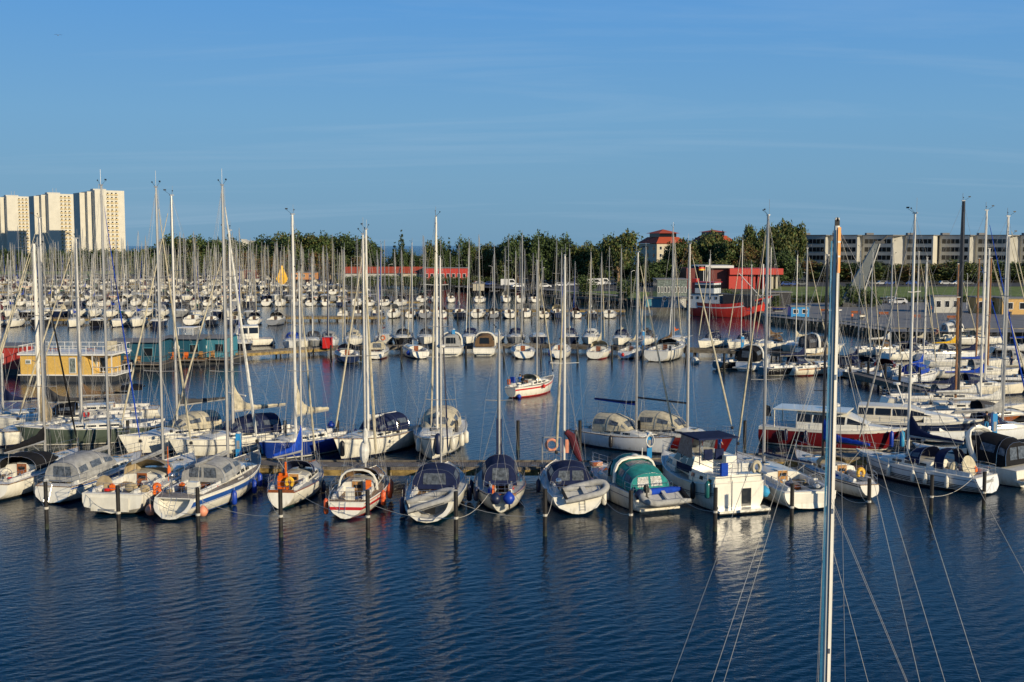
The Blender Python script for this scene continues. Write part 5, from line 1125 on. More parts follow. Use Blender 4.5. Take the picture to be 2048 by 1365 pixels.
for (lb, x, y, hd, L, mh, cov, can, furl, top) in (
    ('yacht with royal blue hood moored behind the middle pier near the white cruiser', 578, 700, 176, 9, 13, 0, 'fab_royal', None, 'gelcoat_cool'), ('grey hulled yacht with furled white sail left of the red box', 625, 698, 172, 10, 12.5, 0, 'fab_darkgrey', 'fab_white', 'hull_grey'),
    ('white yacht with tall cream tent right of the red box', 700, 694, 178, 8.6, 12, 'fab_grey', 'fab_cream', None, 'gelcoat'), ('white yacht with upright maroon sail bag behind the middle pier', 757, 692, 182, 9, 14.5, 'fab_maroon', None, 'fab_royal', 'gelcoat'),
    ('black hulled yacht behind the white life ring box on the middle pier', 800, 692, 180, 9.5, 13.5, 'fab_grey', 'fab_black', None, 'hull_black'), ('white yacht with navy canopy behind the grey windowed cruiser', 932, 690, 186, 9.5, 15, 0, 'fab_navy', 'fab_white', 'gelcoat'),
    ('white yacht with navy boom cover behind the brown hooded cruiser', 985, 690, 184, 9, 14, 'fab_navy', None, None, 'gelcoat'), ('dark blue yacht with blue fender left of the maroon covered yacht', 1078, 690, 180, 9.5, 15, 'fab_navy', None, 'fab_cream', 'hull_navy'),
    ('white yacht with white hood behind the cream sail cover', 1176, 691, 190, 9, 13.3, 0, 'fab_white', 'fab_cream', 'gelcoat'), ('white yacht with grey hooped hood behind the small grey white yacht', 1236, 693, 192, 9, 13.8, 'fab_cream', 'fab_navy', None, 'gelcoat'),
    ('white yacht with dark hood left of the high-sided yacht', 1282, 694, 196, 9.5, 14, 'fab_darkgrey', 'fab_darkgrey', 'fab_cream', 'gelcoat'), ('white yacht with orange red furled cover behind the high-sided yacht', 1338, 696, 200, 9, 14.4, 'fab_orange', None, 'fab_white', 'gelcoat'),
    ('white yacht with navy cover and white boom right of the high-sided yacht', 1396, 699, 215, 9.5, 13, 'fab_navy', 'fab_navy', 'fab_cream', 'gelcoat'), ('white yacht with navy hood, second right of the high-sided yacht', 1455, 701, 222, 9.5, 15, 'fab_navy', 'fab_navy', 'fab_cream', 'gelcoat'),
    ('white yacht with brown tarpaulin, third right of the high-sided yacht', 1510, 704, 225, 9.5, 14, 'fab_brown', 'fab_brown', 'fab_cream', 'gelcoat'), ('white yacht with grey hood between the grey hull and the red box', 655, 697, 174, 8.5, 13.2, 0, 'fab_grey', 'fab_navy', 'gelcoat_cool'), ('white yacht with charcoal cover left of the grey windowed cruiser', 848, 691, 180, 9, 14.2, 'fab_darkgrey', 'fab_darkgrey', None, 'gelcoat'),
    ('grey hulled yacht with navy hood behind the V shaped transom', 1030, 690, 182, 9, 13.4, 0, 'fab_navy', 'fab_cream', 'hull_grey'), ('navy hulled yacht with cream boom cover right of the maroon covered yacht', 1136, 690, 186, 9, 13.8, 'fab_cream', 'fab_navy', None, 'hull_navy'),
    ('black hulled yacht with blue furled sail left end of the middle pier', 478, 705, 172, 8.5, 12.4, 'fab_navy', None, 'fab_royal', 'hull_black'), ('white yacht with bright blue cover right of the white cabin cruiser', 602, 699, 174, 8, 11.8, 'fab_royal', None, None, 'gelcoat'),
    ('cream yacht with pale mast, right end of the middle pier', 1562, 708, 228, 9, 13, 'fab_cream', None, None, 'gelcoat_cream')):
    simple(lb, bow_(P(x, y), hd, L), hd, L, 3.1, mh, top=top, cover=cov, canopy_=can, furl=furl, group=GB)
# right hand cluster
GR = 'boats clustered right of the middle pier'
simple('small black hulled yacht with dark hood left of the pale blue cruiser', P(1436, 739), 62, 8.5, 2.8, 12, top='hull_black', boot='gelcoat', cover='fab_darkgrey', canopy_='fab_darkgrey', furl=None, group=GR)
cruiser('pale blue motor cruiser with dark canopy among black hulls', P(1490, 742), 35, 7.5, 2.7, 'fab_black', top='gelcoat_cool', group=GR)
simple('long black hulled yacht with red pennant and white deck', P(1528, 752), 66, 10, 3.0, 14, top='hull_black', boot='gelcoat', cover='fab_navy', canopy_='fab_navy', furl='fab_cream', group=GR)
R_, h_ = simple('cream wooden yacht with ochre boom and two white balls at its stern', P(1583, 752), 58, 10.5, 3.2, 13.6, top='gelcoat_cream', boot='hull_red', stripe='varnish', bottom='antifoul_red', cover='fab_beige', canopy_=None, furl=None, mast='alu', group=GR)
fender(W2(R_, (-.7, -5.5, .9)), 'fender_white', 'left white ball fender at the stern of the cream wooden yacht', r=.4, ball=True); fender(W2(R_, (.8, -5.5, .75)), 'fender_white', 'right white ball fender at the stern of the cream wooden yacht', r=.4, ball=True)
simple('white yacht with big navy cockpit tent behind the foreground mast', P(1672, 755), 42, 9.5, 3.1, 14, cover='fab_navy', canopy_='fab_navy', tent=True, group=GR, top='gelcoat_cool')
simple('white yacht with black outboard stern right of the foreground mast', P(1706, 757), 38, 8.8, 3.0, 13.5, cover=0, canopy_='fab_navy', group=GR, top='gelcoat_cool')
simple('white yacht with maroon hood and orange buoy, stern toward the channel', P(1742, 762), 40, 9, 3.1, 14.5, cover=0, canopy_='fab_maroon', group=GR, top='gelcoat_cool')
simple('white yacht with bright royal blue cockpit cover, stern toward the channel', P(1803, 772), 44, 9, 3.1, 12.5, cover='fab_royal', canopy_='fab_royal', tent=True, group=GR, top='gelcoat_cool')
for i, (lb, x, y, hd, L, mh, cov, can, furl, top, mast, r_) in enumerate((
    ('white day sailer under a long navy cover in the right cluster', 1800, 835, 86, 8.5, 10, 'fab_navy', None, None, 'hull_navy', 'mast_wood', .08),
    ('long cream yacht with bright blue boom cover and black rail strip', 1838, 790, 88, 11.5, 14, 'fab_royal', None, 'fab_cream', 'gelcoat_cream', 'alu_white', .1),
    ('white racing yacht with navy cover and tall black mast', 1770, 815, 90, 11.5, 18.2, 'fab_navy', None, None, 'gelcoat', 'alu_dark', .17),
    ('classic yacht with varnished mahogany hull near the right edge', 1842, 854, 84, 12, 16.6, 'fab_white', None, 'fab_cream', 'varnish', 'alu_white', .1),
    ('white classic yacht with blue and white striped furled sail', 1815, 836, 88, 11, 17.2, 'fab_white', None, 'fab_royal', 'gelcoat', 'alu_white', .09),
    ('white hulled yacht with teal deck gear, nearest of the right cluster', 1845, 884, 80, 11.5, 15.0, 'fab_grey', None, 'fab_cream', 'gelcoat_cool', 'alu', .09),
    ('white yacht with blue tarpaulin in the upper right cluster', 1870, 757, 92, 10, 13, 'fab_royal', None, 'fab_cream', 'gelcoat', 'mast_wood', .1),
    ('dark hulled yacht with white deck in the upper right cluster', 1965, 775, 95, 10, 14, 'fab_cream', 'fab_navy', None, 'hull_black', 'alu', .09),
    ('white yacht with brown mast and long navy boom bag, upper right cluster', 1855, 737, 92, 10, 12.8, 'fab_navy', None, 'fab_royal', 'gelcoat', 'mast_wood', .1),
    ('white yacht with grey hood beside the stone quay', 1955, 735, 100, 9.5, 14, 'fab_white', 'fab_grey', 'fab_cream', 'gelcoat', 'alu_white', .09),
    ('white yacht with orange buoy and black side, right edge by the quay', 1985, 708, 96, 10, 13, 'fab_royal', 'fab_darkgrey', None, 'hull_black', 'alu', .09),
    ('small white yacht with cream tent before the stone quay', 1800, 710, 60, 8.5, 12.7, 'fab_cream', 'fab_navy', 'fab_cream', 'gelcoat', 'alu', .09),
    ('wooden deckhouse yacht with white boom right of the foreground mast', 1708, 712, 75, 9.5, 13, 'fab_white', 'fab_brown', None, 'gelcoat', 'alu', .09),
    ('white yacht with red flag and navy hood before the stone quay', 1772, 722, 64, 9, 13.5, 'fab_navy', 'fab_navy', 'fab_cream', 'gelcoat', 'alu', .09),
    ('white yacht with yellow tarpaulin in the middle of the right cluster', 1835, 722, 78, 9.5, 12, 'fab_yellow', None, 'fab_cream', 'gelcoat_cool', 'mast_wood', .09),
    ('white yacht under cream hood nearest the ladder of the stone quay', 1900, 690, 85, 9, 13, 'fab_cream', 'fab_cream', None, 'gelcoat', 'alu', .09))):
    simple(lb, P(x, y), hd, L, 3.1, mh, top=top, cover=cov, canopy_=can or (None, 'fab_navy', 'fab_grey', 'fab_darkgrey')[i % 4], furl=furl, mast=mast, r_=r_, group=GR, lod=1, spr=2 if mh > 14 else 1, deck='teak_grey' if top == 'varnish' else 'deck_white')
cruiser('white motor boat with grey roof moored at the stone quay', P(1878, 680), 80, 8, 2.8, 'fab_white', group=GR)
cruiser('open motor boat with dark hood behind the cream wooden yacht', P(1600, 712), 70, 7.5, 2.7, 'fab_darkgrey', group=GR)
PR = 'timber piers of the right cluster'
pier(P(1700, 745, .9), P(2200, 868, .9), 1.9, .9, 'timber pier running through the right cluster', beam='pier_beam_grey', group=PR)
mp_ = [P(452, 708, .9), P(655, 695, .9), P(1080, 690, .9), P(1500, 702, .9), P(1700, 716, .9)]
for i, lb in enumerate(('timber pier on ochre beams left of the red box', 'middle pier stretch behind the two motor cruisers', 'middle pier stretch behind the high-sided yacht', 'middle pier stretch behind the black hulls')):
    a, b = mp_[i], mp_[i + 1]; e_ = (b - a).normalized() * .05; pier(a + e_, b - e_, 2.0, .9 + .004 * i, lb, beam='pier_beam' if i == 0 else 'pier_beam_grey', group='stretches of the middle pier')
for i, (x, lb) in enumerate(((470, 'left end of the middle pier'), (1286, 'middle pier left of the high-sided yacht'), (1485, 'middle pier before the black hulls'), (907, 'middle pier by the grey windowed cruiser'))): p = at(x, 668, 160); pedestal(x, {0: 672, 1: 664, 2: 674, 3: 660}[i], 162, 'blue supply pedestal at the ' + lb, w_=.42)
q = at(648, 686, 158); mb = MB(); mb.box((0, 0, 0), (1.25, 1.25, 1.45)); o = mb.build('storage_box', 'red', None, loc=(q.x, 161, 1.68)); tag(o, 'bright red square box at the end of the ochre pier', 'box'); mb = MB(); mb.box((0, 0, .76), (1.33, 1.33, .06)); mb.build('lid', 'red', o)
mb = MB(); mb.ball((0, 0, 0), .55, 0, 12, 8); o = mb.build('mooring_buoy', 'fender_white', None, loc=P(1390, 727) + Vector((0, 0, .3))); tag(o, 'round white buoy floating right of the high-sided yacht', 'buoy'); mb = MB(); mb.torus((0, 0, .55), .12, .03, 0, 10, 5, Matrix.Rotation(pi / 2, 3, 'X')); mb.build('ring', 'chrome', o)
for i, x in enumerate((662, 722, 803, 868, 932, 1008, 1082, 1155, 1224, 1285, 1340, 1372)):
    p = P(x, 722 + (i % 3)); pile(p, 2.1, 'dark pile %s on the outer line of the middle pier' % ('first second third fourth fifth sixth seventh eighth ninth tenth eleventh twelfth'.split()[i] + ' from left'), r=.14, band=False, group='piles along the middle pier')
for i, x in enumerate((1448, 1502, 1560, 1609, 1664, 1700, 1736, 1770, 1799, 1838)):
    p = P(x, 744 + max(0, (x - 1600)) * .14); pile(p, 2.3, 'dark pile %s from left in the right cluster' % 'first second third fourth fifth sixth seventh eighth ninth tenth'.split()[i], r=.15, band=False, group='piles of the right cluster')
# the yacht under way
UW, hU = simple('small yacht under way with red stripe, crossing the open water', P(1020, 797), 34, 8.4, 2.9, 13.9, boot='red_stripe', bottom='antifoul_red', cover=0, canopy_=None, furl='fab_cream', lod=2, group=None, deck='teak_grey', sw=.45, rl=True, fb=1.1, hullk=dict(fbb=1.6, rake=-.2), wr=.008)
hU.strip(UW, .12, .28, 'red_stripe'); z = hU.zs(.25); canopy(UW, [(.6, .75, .10, z + .4), (0, .95, .6, z + .36), (-.6, 1.0, .75, z + .3)], 'fab_cream', sidewin=False)
mb = MB(); mb.box((-.5, -3.7, z + .5), (.3, .12, .55)); mb.build('stern_cloth', 'fab_orange', UW); mb = MB(); mb.box((-.2, -3.4, z + .7), (.5, .15, .6)); mb.build('flag', 'fab_royal', UW)
hfen(UW, hU, .45, 1, .95, 'red', 'red ball fender on the side of the yacht under way', r=.2, ball=True); fender(W2(UW, hU.pt(.03, .5, 1, .1)) + Vector((.1, 0, -.3)), 'fender_blue', 'blue ball fender low at the stern of the yacht under way', r=.22, ball=True)
# white cabin cruiser left
L = 9.5; r = boat_root('motor_yacht', P(545, 690), 250, L); tag(r, 'white cabin cruiser with two big front windows behind the ochre pier', 'motor boat', GB)
hu = Hull(L=L, B=3.3, fb=1.1, sw=.9, n0=3.5, n1=3, fbb=1.5); hu.build(r, top='gelcoat', rail='teak', boot='navy_stripe', lod=1); flatdeck(hu, r)
sb = [cabsec(2.8, .8, 1.1, .5, .7), cabsec(.9, 1.25, 1.1, .75, 1.15), cabsec(.6, 1.3, 1.1, 2.0, 1.1), cabsec(-2.5, 1.35, 1.1, 2.05, 1.2)]; house(r, sb, 'gelcoat', name='wheelhouse'); sidewins(r, sb[2], sb[3], 2, .0, .95); sidewins(r, sb[0], sb[1], 3, .1, .8)
# ---------------- house boats ----------------
mat('clad_yellow', (.74, .48, .12), .6, kind='planksz', scale=2.4, col2=(.40, .23, .05), var=.04); mat('clad_teal', (.010, .085, .14), .6, kind='planksz', scale=2.4, col2=(.01, .07, .11), var=.04)
mat('clad_teal_light', (.05, .21, .29), .6, kind='planksz', scale=2.4, col2=(.05, .25, .3), var=.04); mat('clad_red', (.42, .04, .03), .6, kind='planksz', scale=2.4, col2=(.2, .02, .015), var=.04)
mat('paint_white', (.72, .71, .68), .5, var=.05); mat('dark_steel', (.05, .052, .055), .6, var=.2); mat('glass_curtain', (.20, .24, .22), .1, var=.3, scale=2); mat('roof_grey', (.20, .20, .20), .8, var=.12)
def wnd(root, c, w_, h, axis='x', frame='paint_white', glass='glass_curtain', name='window', d=.06):
    c = Vector(c); mb = MB(); S_ = (w_, d, h) if axis == 'x' else (d, w_, h); mb.box(c, S_); fr = mb.build(name, frame, root, smooth=None)
    n_ = Vector((0, -1, 0)) if axis == 'x' else Vector((1, 0, 0)); mb = MB()
    S_ = (w_ - .22, .03, h - .22) if axis == 'x' else (.03, w_ - .22, h - .22); mb.box(c + n_ * (d / 2 + .012), S_); mb.build('pane', glass, fr, smooth=None); return fr
def railing(root, pts, z, h=1.0, m='paint_white', step=1.1, name='railing'):
    mb = MB()
    for a, b in zip(pts, pts[1:]):
        a, b = Vector((*a, z)), Vector((*b, z)); mb.bar(a + Vector((0, 0, h)), b + Vector((0, 0, h)), .07, .06); mb.bar(a + Vector((0, 0, h * .12)), b + Vector((0, 0, h * .12)), .05, .05)
        n = max(1, int((b - a).length / step))
        for i in range(n + 1): p = a.lerp(b, i / n); mb.box(p + Vector((0, 0, h / 2)), (.06, .06, h))
    mb.build(name, m, root, smooth=None)
r = empty('house_boat', (P(108, 772).x, 131.5, 0), radians(-3)); tag(r, 'large yellow houseboat with white roof terrace railing', 'houseboat'); r.scale = (.86, .9, .86)
mb = MB(); mb.box((0, 0, .25), (12.6, 5.6, 1.0)); mb.build('pontoon', 'dark_steel', r)
mb = MB(); mb.box((.1, 0, .86), (13.2, 6.0, .16)); mb.build('deck', 'paint_white', r, smooth=None)
mb = MB(); pr = [(-6.2, -2.8), (2.9, -2.8), (2.9, 2.8), (-6.2, 2.8)]
mb.add([(-6.2, -2.8, .94), (3.7, -2.8, .94), (2.4, -2.8, 3.5), (-6.2, -2.8, 3.5), (-6.2, 2.8, .94), (3.7, 2.8, .94), (2.4, 2.8, 3.5), (-6.2, 2.8, 3.5)], [(0, 1, 2, 3), (5, 4, 7, 6), (4, 0, 3, 7), (1, 5, 6, 2), (0, 4, 5, 1)]); mb.build('wall', 'clad_yellow', r, smooth=None)
mb = MB(); mb.box((3.9, .9, 2.2), (2.4, 3.4, 2.56)); mb.build('porch_wall', 'clad_yellow', r, smooth=None)
mb = MB(); mb.box((0, 0, 3.62), (12.9, 6.2, .24)); mb.build('roof_terrace', 'paint_white', r, smooth=None)
for x in (3.6, 6.2): mb = MB(); mb.box((x, -2.85, 2.22), (.12, .12, 2.55)); mb.build('post', 'paint_white', r, smooth=None)
railing(r, [(-6.3, 3.0), (-6.3, -3.0), (6.3, -3.0), (6.3, 3.0), (-6.3, 3.0)], 3.74, 1.0); railing(r, [(3.6, -2.9), (6.5, -2.9), (6.5, 2.9)], .94, 1.0)
wnd(r, (-5.1, -2.83, 2.6), .75, .6); wnd(r, (-3.0, -2.83, 2.95), .45, .8); wnd(r, (.9, -2.83, 2.15), .95, 2.1); wnd(r, (3.1, -.85, 2.1), .6, 1.8, name='door'); wnd(r, (4.2, -.83, 2.1), 1.1, 2.0, name='door', glass='window')
for x in (-5, -3.2, 2.0): mb = MB(); mb.box((x, .5, 4.1), (.9, .7, .1)); [mb.box((x + a, .5 + b, 3.9), (.06, .06, .4)) for a in (-.35, .35) for b in (-.25, .25)]; mb.build('terrace_table', 'varnish', r)
mb = MB(); mb.box((4.3, 1.5, 4.4), (1.5, .5, 1.3)); mb.box((5.5, 1.7, 4.2), (1.6, .5, .9), 1); mb.build('wicker_screen', ['fab_cream', 'fab_grey'], r)
for nm, px, Y, wd, col, lb, rz in (('a', 285, 145, 6.2, 'clad_teal', 'dark teal houseboat beside the yellow one', -4), ('b', 380, 150, 5.2, 'clad_teal', 'teal houseboat with round window and orange chairs in the middle of three', -6), ('c', 432, 151, 4.6, 'clad_teal_light', 'light teal houseboat at the right end of the three', -6)):
    q = at(px, 735, Y); r = empty('house_boat', (q.x, Y, 0), radians(rz)); tag(r, lb, 'houseboat', 'teal houseboats')
    mb = MB(); mb.box((0, 0, .2), (wd + 1.4, 6, .8)); mb.build('pontoon', 'dark_steel', r); mb = MB(); mb.box((0, -.3, .68), (wd + 1.8, 7, .14)); mb.build('deck', 'pier_wood', r, smooth=None)
    mb = MB(); mb.box((-.3, .8, 2.0), (wd, 4.2, 2.5)); mb.build('wall', col, r, smooth=None)
    mb = MB(); [mb.loft([[(x0, y, 3.25 + .35 * (1 - ((y - .8) / 2.6) ** 2)) for y in (-1.8, -.9, 0, .8, 1.6, 2.5, 3.4)] for x0 in (-.3 - wd / 2 - .3, -.3 + wd / 2 + .3)])]; mb.build('roof', 'roof_grey', r)
    mb = MB(); R_ = Matrix.Rotation(pi / 2, 3, 'X'); mb.torus((-.2 - wd * .2, -1.33, 2.1), .36, .07, 0, 14, 5, R_); mb.build('porthole', 'paint_white', r); wnd(r, (wd * .22, -1.33, 2.0), 1.3, 1.2, glass='window', frame='clad_teal_light')
    wnd(r, (-wd * .42, -1.33, 1.85), .8, 1.9, name='door', glass='window', frame='dark_steel')
    railing(r, [(-wd / 2 - .8, -3.7), (wd / 2 + .8, -3.7), (wd / 2 + .8, 0)], .75, .9, 'varnish_light' if nm == 'b' else 'dark_steel', 1.3)
    for x in (-1, .6): mb = MB(); mb.box((x, -2.9, 1.05), (.55, .5, .08)); mb.box((x, -2.65, 1.35), (.55, .07, .6)); [mb.box((x + a, -2.9 + b, .9), (.05, .05, .3)) for a in (-.22, .22) for b in (-.2, .2)]; mb.build('deck_chair', 'orange' if nm == 'b' else 'varnish_light', r)
    if nm == 'b': mb = MB(); mb.box((-.6, 1.5, 4.6), (2.2, 2.6, .1)); [mb.box((a - .6, 1.5 + b, 4.05), (.07, .07, 1.1)) for a in (-1, 1) for b in (-1.2, 1.2)]; mb.build('roof_canopy', 'paint_white', r)
q = at(2, 730, 134); r = empty('house_boat', (q.x - 3, 138, 0), 0); tag(r, 'red clad houseboat cut by the left edge', 'houseboat'); mb = MB(); mb.box((0, 0, .25), (9, 5, .9)); mb.build('pontoon', 'dark_steel', r); mb = MB(); mb.box((0, 0, 2.0), (8.4, 4.6, 2.6)); mb.build('wall', 'clad_red', r, smooth=None); mb = MB(); mb.box((0, 0, 3.4), (9, 5, .2)); mb.build('roof', 'roof_grey', r); wnd(r, (2, -2.33, 2), 1.2, 1.2)
# ---------------- far marina rows: a few builds, each copied with its parts ----------------
rng = random.Random(7)
KINDS = []
for (nm, kw) in (('white', dict(cover='fab_navy', canopy_='fab_navy', furl='fab_cream')), ('white', dict(cover='fab_cream', canopy_=None, furl='fab_cream', stripe='navy_stripe')),
    ('white', dict(cover='fab_royal', canopy_='fab_grey', furl=None)), ('grey', dict(top='hull_grey', cover='fab_darkgrey', canopy_='fab_darkgrey', furl='fab_cream')),
    ('navy', dict(top='hull_navy', cover='fab_navy', canopy_='fab_cream', furl='fab_cream')), ('white', dict(cover='fab_maroon', canopy_='fab_maroon', furl='fab_royal', boot='red_stripe')),
    ('cream', dict(top='gelcoat_cream', cover='fab_white', canopy_='fab_darkgrey', furl='fab_cream', stripe='red_stripe', deck='teak')), ('white', dict(cover='fab_green', canopy_='fab_black', furl='fab_navy')),
    ('white', dict(cover=0, canopy_='fab_grey', furl='fab_white')), ('black', dict(top='hull_black', cover='fab_white', canopy_=None, furl='fab_cream'))):
    i = len(KINDS); L = (9.5, 10.2, 8.8, 10.5, 9.8, 9.0, 9.3, 11.0, 8.4, 9.6)[i]; mh = (13.2, 14.6, 12.0, 15.2, 13.8, 12.6, 13.0, 15.8, 11.4, 13.5)[i]
    cv = kw.get('cover'); cn_ = {'fab_navy': 'navy', 'fab_cream': 'cream', 'fab_royal': 'bright blue', 'fab_darkgrey': 'charcoal', 'fab_maroon': 'maroon', 'fab_white': 'white', 'fab_green': 'green', 0: 'bare'}[cv]
    rt, hu = simple('x', (0, 0), 0, L, L * .335, mh, lod=0, group=None, r_=.085, spr=1 + i % 2, wr=.012, ch=.45, **({'deck': 'deck_grey'} if i % 2 and 'deck' not in kw else {}), **kw)
    KINDS.append((rt, nm, cn_, L)); 
used = [False] * len(KINDS)
ROWS = [  # y of the near end, x0, x1, spacing m, stern-on?, phrase
    (656, -25, 318, 3.9, False, 'behind the yellow houseboat'), (651, 340, 575, 4.0, True, 'behind the teal houseboats'), (637, 684, 1240, 3.45, True, 'in the row before the lawn'),
    (636, -28, 560, 3.7, False, 'in the second far row'), (613, -22, 838, 3.6, True, 'in the third far row'), (606, 842, 1080, 3.8, True, 'before the boardwalk'),
    (602, -25, 730, 3.6, False, 'in the fourth far row'), (590, -25, 740, 3.5, True, 'in the fifth far row'), (580, -20, 730, 3.5, False, 'in the sixth far row'), (573, -20, 690, 3.6, True, 'in the last far row'), (566, -20, 640, 3.8, False, 'x')]
NSAIL = sum(1 for o in bpy.data.objects if o.get('category') == 'sailboat') - len(KINDS)
MASS = MB(); MM = {}; ML = []
def add_mass(o, mtx):
    for ch in o.children:
        if ch.type == 'MESH':
            me = ch.data; idx = []
            for m_ in me.materials:
                if m_.name not in MM: MM[m_.name] = len(ML); ML.append(m_)
                idx.append(MM[m_.name])
            base = len(MASS.v); MASS.v += [tuple(mtx @ v.co) for v in me.vertices]
            for p in me.polygons: MASS.f.append(tuple(base + i for i in p.vertices)); MASS.m.append(idx[p.material_index])
            add_mass(ch, mtx)
for ri, (y, x0, x1, sp, st_, ph) in enumerate(ROWS):
    X = P(x0, y).x; X1 = P(x1, y).x; Yr = P(1000, y).y; n = 0; prev = -1
    while X < X1:
        k = rng.randrange(len(KINDS))
        if k == prev: k = (k + 3) % len(KINDS)
        prev = k; src, nm, cn_, L = KINDS[k]
        if rng.random() < .06: X += sp; continue
        mass = NSAIL >= 300
        if mass: o = src
        elif not used[k]: o = src; used[k] = True
        else: o = copy_tree(src)
        hd = rng.uniform(-7, 7) + (0 if st_ else 180) + (-6 if st_ and X < -30 else 0); s_ = rng.uniform(.86, 1.02); h = radians(hd)
        yy = Yr + rng.uniform(-1.6, 1.4); d = Vector((sin(h), cos(h), 0)); c = Vector((X, yy, 0)) + d * (L * s_ / 2 if st_ else -L * s_ / 2)
        sz = s_ * rng.uniform(1.0, 1.36)
        if mass:
            add_mass(src, Matrix.Translation(c) @ Matrix.Rotation(-h, 4, 'Z') @ Matrix.Diagonal((s_, s_, sz, 1))); X += sp * rng.uniform(.93, 1.12); continue
        place(o, c, -h, (s_, s_, sz)); NSAIL += 1
        tag(o, '%s sailboat with %s, %s from left %s' % (nm, ('bare boom' if cn_ == 'bare' else cn_ + ' boom cover'), ordn(n), ph), 'sailboat', 'sailboats in the far marina rows')
        n += 1; X += sp * rng.uniform(.93, 1.12)
o = MASS.build('distant_boats', ML); tag(o, 'mass of small white boats and bare masts at the far shore', 'boats', kind='stuff')
for i, (y, x0, x1, z, lb) in enumerate(((637.5, -40, 330, .9, 'far pier beyond the houseboats at left'), (634, 560, 770, .9, 'pale far pier left of the middle row'), (620.5, 780, 1250, .9, 'far pier behind the middle row'), (603.5, -40, 840, .9, 'long far pier behind the third far row'), (584, -40, 730, .9, 'long far pier behind the fifth far row'), (568, -40, 660, .9, 'last far pier before the shore'))):
    pier(P(x0, y, z), P(x1, y, z), 2.2, z, lb, nleg=12, beam='pier_beam', group='far piers', leg=.16)
for i in range(26):
    x = 700 + i * 21.5 + rng.uniform(-3, 3); p = P(x, 641 + rng.uniform(-1, 1)); pile(p, 2.0, 'dark pile %s from left along the middle far row' % ordn(i), r=.15, band=False, group='piles of the middle far row')
# yellow hoisted sail
q = P(556, 611); mb = MB(); o_ = Vector((q.x, q.y + 6, 0))
mb.loft([[o_ + Vector((a * w_, .25 * sin(a * 3), 5.2 + h)) for a in (-.55, -.2, .15, .5)] for h, w_ in ((0, .5), (.7, 2.2), (1.5, 2.9), (2.6, 2.0), (3.8, 1.0), (5.0, .15))]); o = mb.build('hoisted_sail', 'yellow'); tag(o, 'bright yellow sail hanging loose above the far rows', 'sail')
# ---------------- land ----------------
MATS['sea'] = water_mat('sea_water', .9, (.01, .05, .11, 1), .18)
mb = MB(); mb.poly([(-9000, 640, .01), (9000, 640, .01), (9000, 30000, .01), (-9000, 30000, .01)]); o = mb.build('sea', 'sea', smooth=None); tag(o, kind='structure')
mat('paving', (.30, .28, .25), .9, var=.12, scale=.3); mat('asphalt', (.06, .06, .062), .9, var=.15, scale=.4); mat('lawn', (.17, .23, .03), .95, var=.28, scale=.25, bump=.05)
mat('quay_wall', (.30, .26, .19), .9, var=.3, scale=.6, bump=.05); mat('quay_pave', (.22, .215, .21), .9, var=.1, scale=.3); mat('rough_ground', (.10, .095, .045), .95, var=.35, scale=.15); mat('riprap', (.22, .19, .15), .9, var=.5, scale=1.6, bump=.3)
LZ = 1.4
shore = [(-500, 559), (0, 559), (400, 560), (640, 562), (720, 566), (880, 573), (1010, 580), (1105, 590), (1245, 604), (1288, 615), (1380, 617), (1512, 619), (1522, 641), (1600, 650), (1690, 660), (1778, 674), (1868, 675), (2500, 676)]
pts = [P(x, y) for x, y in shore]; out = [(p.x, p.y) for p in pts]; far = [(520, 900), (200, 900), (-60, 760), (-80, 640), (-180, 640), (-330, 950), (-900, 950)]
mb = MB(); mb.prism(out + far, -1.5, LZ); o = mb.build('ground', 'rough_ground', smooth=None); tag(o, kind='structure')
qw = MB()
for a, b in zip(pts[9:], pts[10:]):
    n_ = (b - a).cross(Vector((0, 0, 1))).normalized(); a2, b2 = a + n_ * .15, b + n_ * .15
    qw.add([(a2.x, a2.y, -1), (b2.x, b2.y, -1), (b2.x, b2.y, LZ + .15), (a2.x, a2.y, LZ + .15), (a.x - n_.x * .6, a.y - n_.y * .6, LZ + .15), (b.x - n_.x * .6, b.y - n_.y * .6, LZ + .15), (a.x - n_.x * .6, a.y - n_.y * .6, LZ - .3), (b.x - n_.x * .6, b.y - n_.y * .6, LZ - .3)], [(0, 1, 2, 3), (3, 2, 5, 4), (4, 5, 7, 6)])
o = qw.build('quay_wall', 'quay_wall', smooth=None); tag(o, 'tan stone quay wall below the paved quay at right', 'quay wall')
rr = MB(); R2 = random.Random(3)
for a, b in zip(pts[:9], pts[1:10]):
    n = int((b - a).length / 1.3)
    for i in range(n):
        p = a.lerp(b, i / n)
        for k in range(2): rr.ball((p.x + R2.uniform(-.5, .5), p.y - .6 + k * 1.0 + R2.uniform(-.3, .3), .2 + k * .6), R2.uniform(.5, .95), 0, 5, 3, (1, .9, .7))
o = rr.build('stone_bank', 'riprap', smooth=None); tag(o, kind='stuff', cat='stones', label='rough stone bank along the far shore')
def sheet(name, pp, m, dz, kind='structure'):
    mb = MB(); mb.poly([(P(x, y, LZ).x, P(x, y, LZ).y, LZ + dz) for x, y in pp]); o = mb.build(name, m, smooth=None); tag(o, kind=kind); return o
sheet('quay_paving', [(1380, 612), (1515, 612), (1527, 632), (1604, 641), (1694, 650), (1782, 664), (1872, 665), (2400, 666), (2400, 606), (1720, 604), (1600, 608), (1380, 603)], 'quay_pave', .02)
sheet('lawn', [(1108, 584), (1248, 597), (1290, 604), (1300, 586), (1120, 572)], 'lawn', .03)
sheet('lawn', [(1560, 588), (1600, 600), (2300, 598), (2300, 574), (1540, 574)], 'lawn', .03)
sheet('lawn', [(-100, 549), (420, 549), (420, 543), (-100, 541)], 'lawn', .03)
sheet('lawn', [(640, 556), (860, 564), (860, 559), (640, 552)], 'lawn', .03)
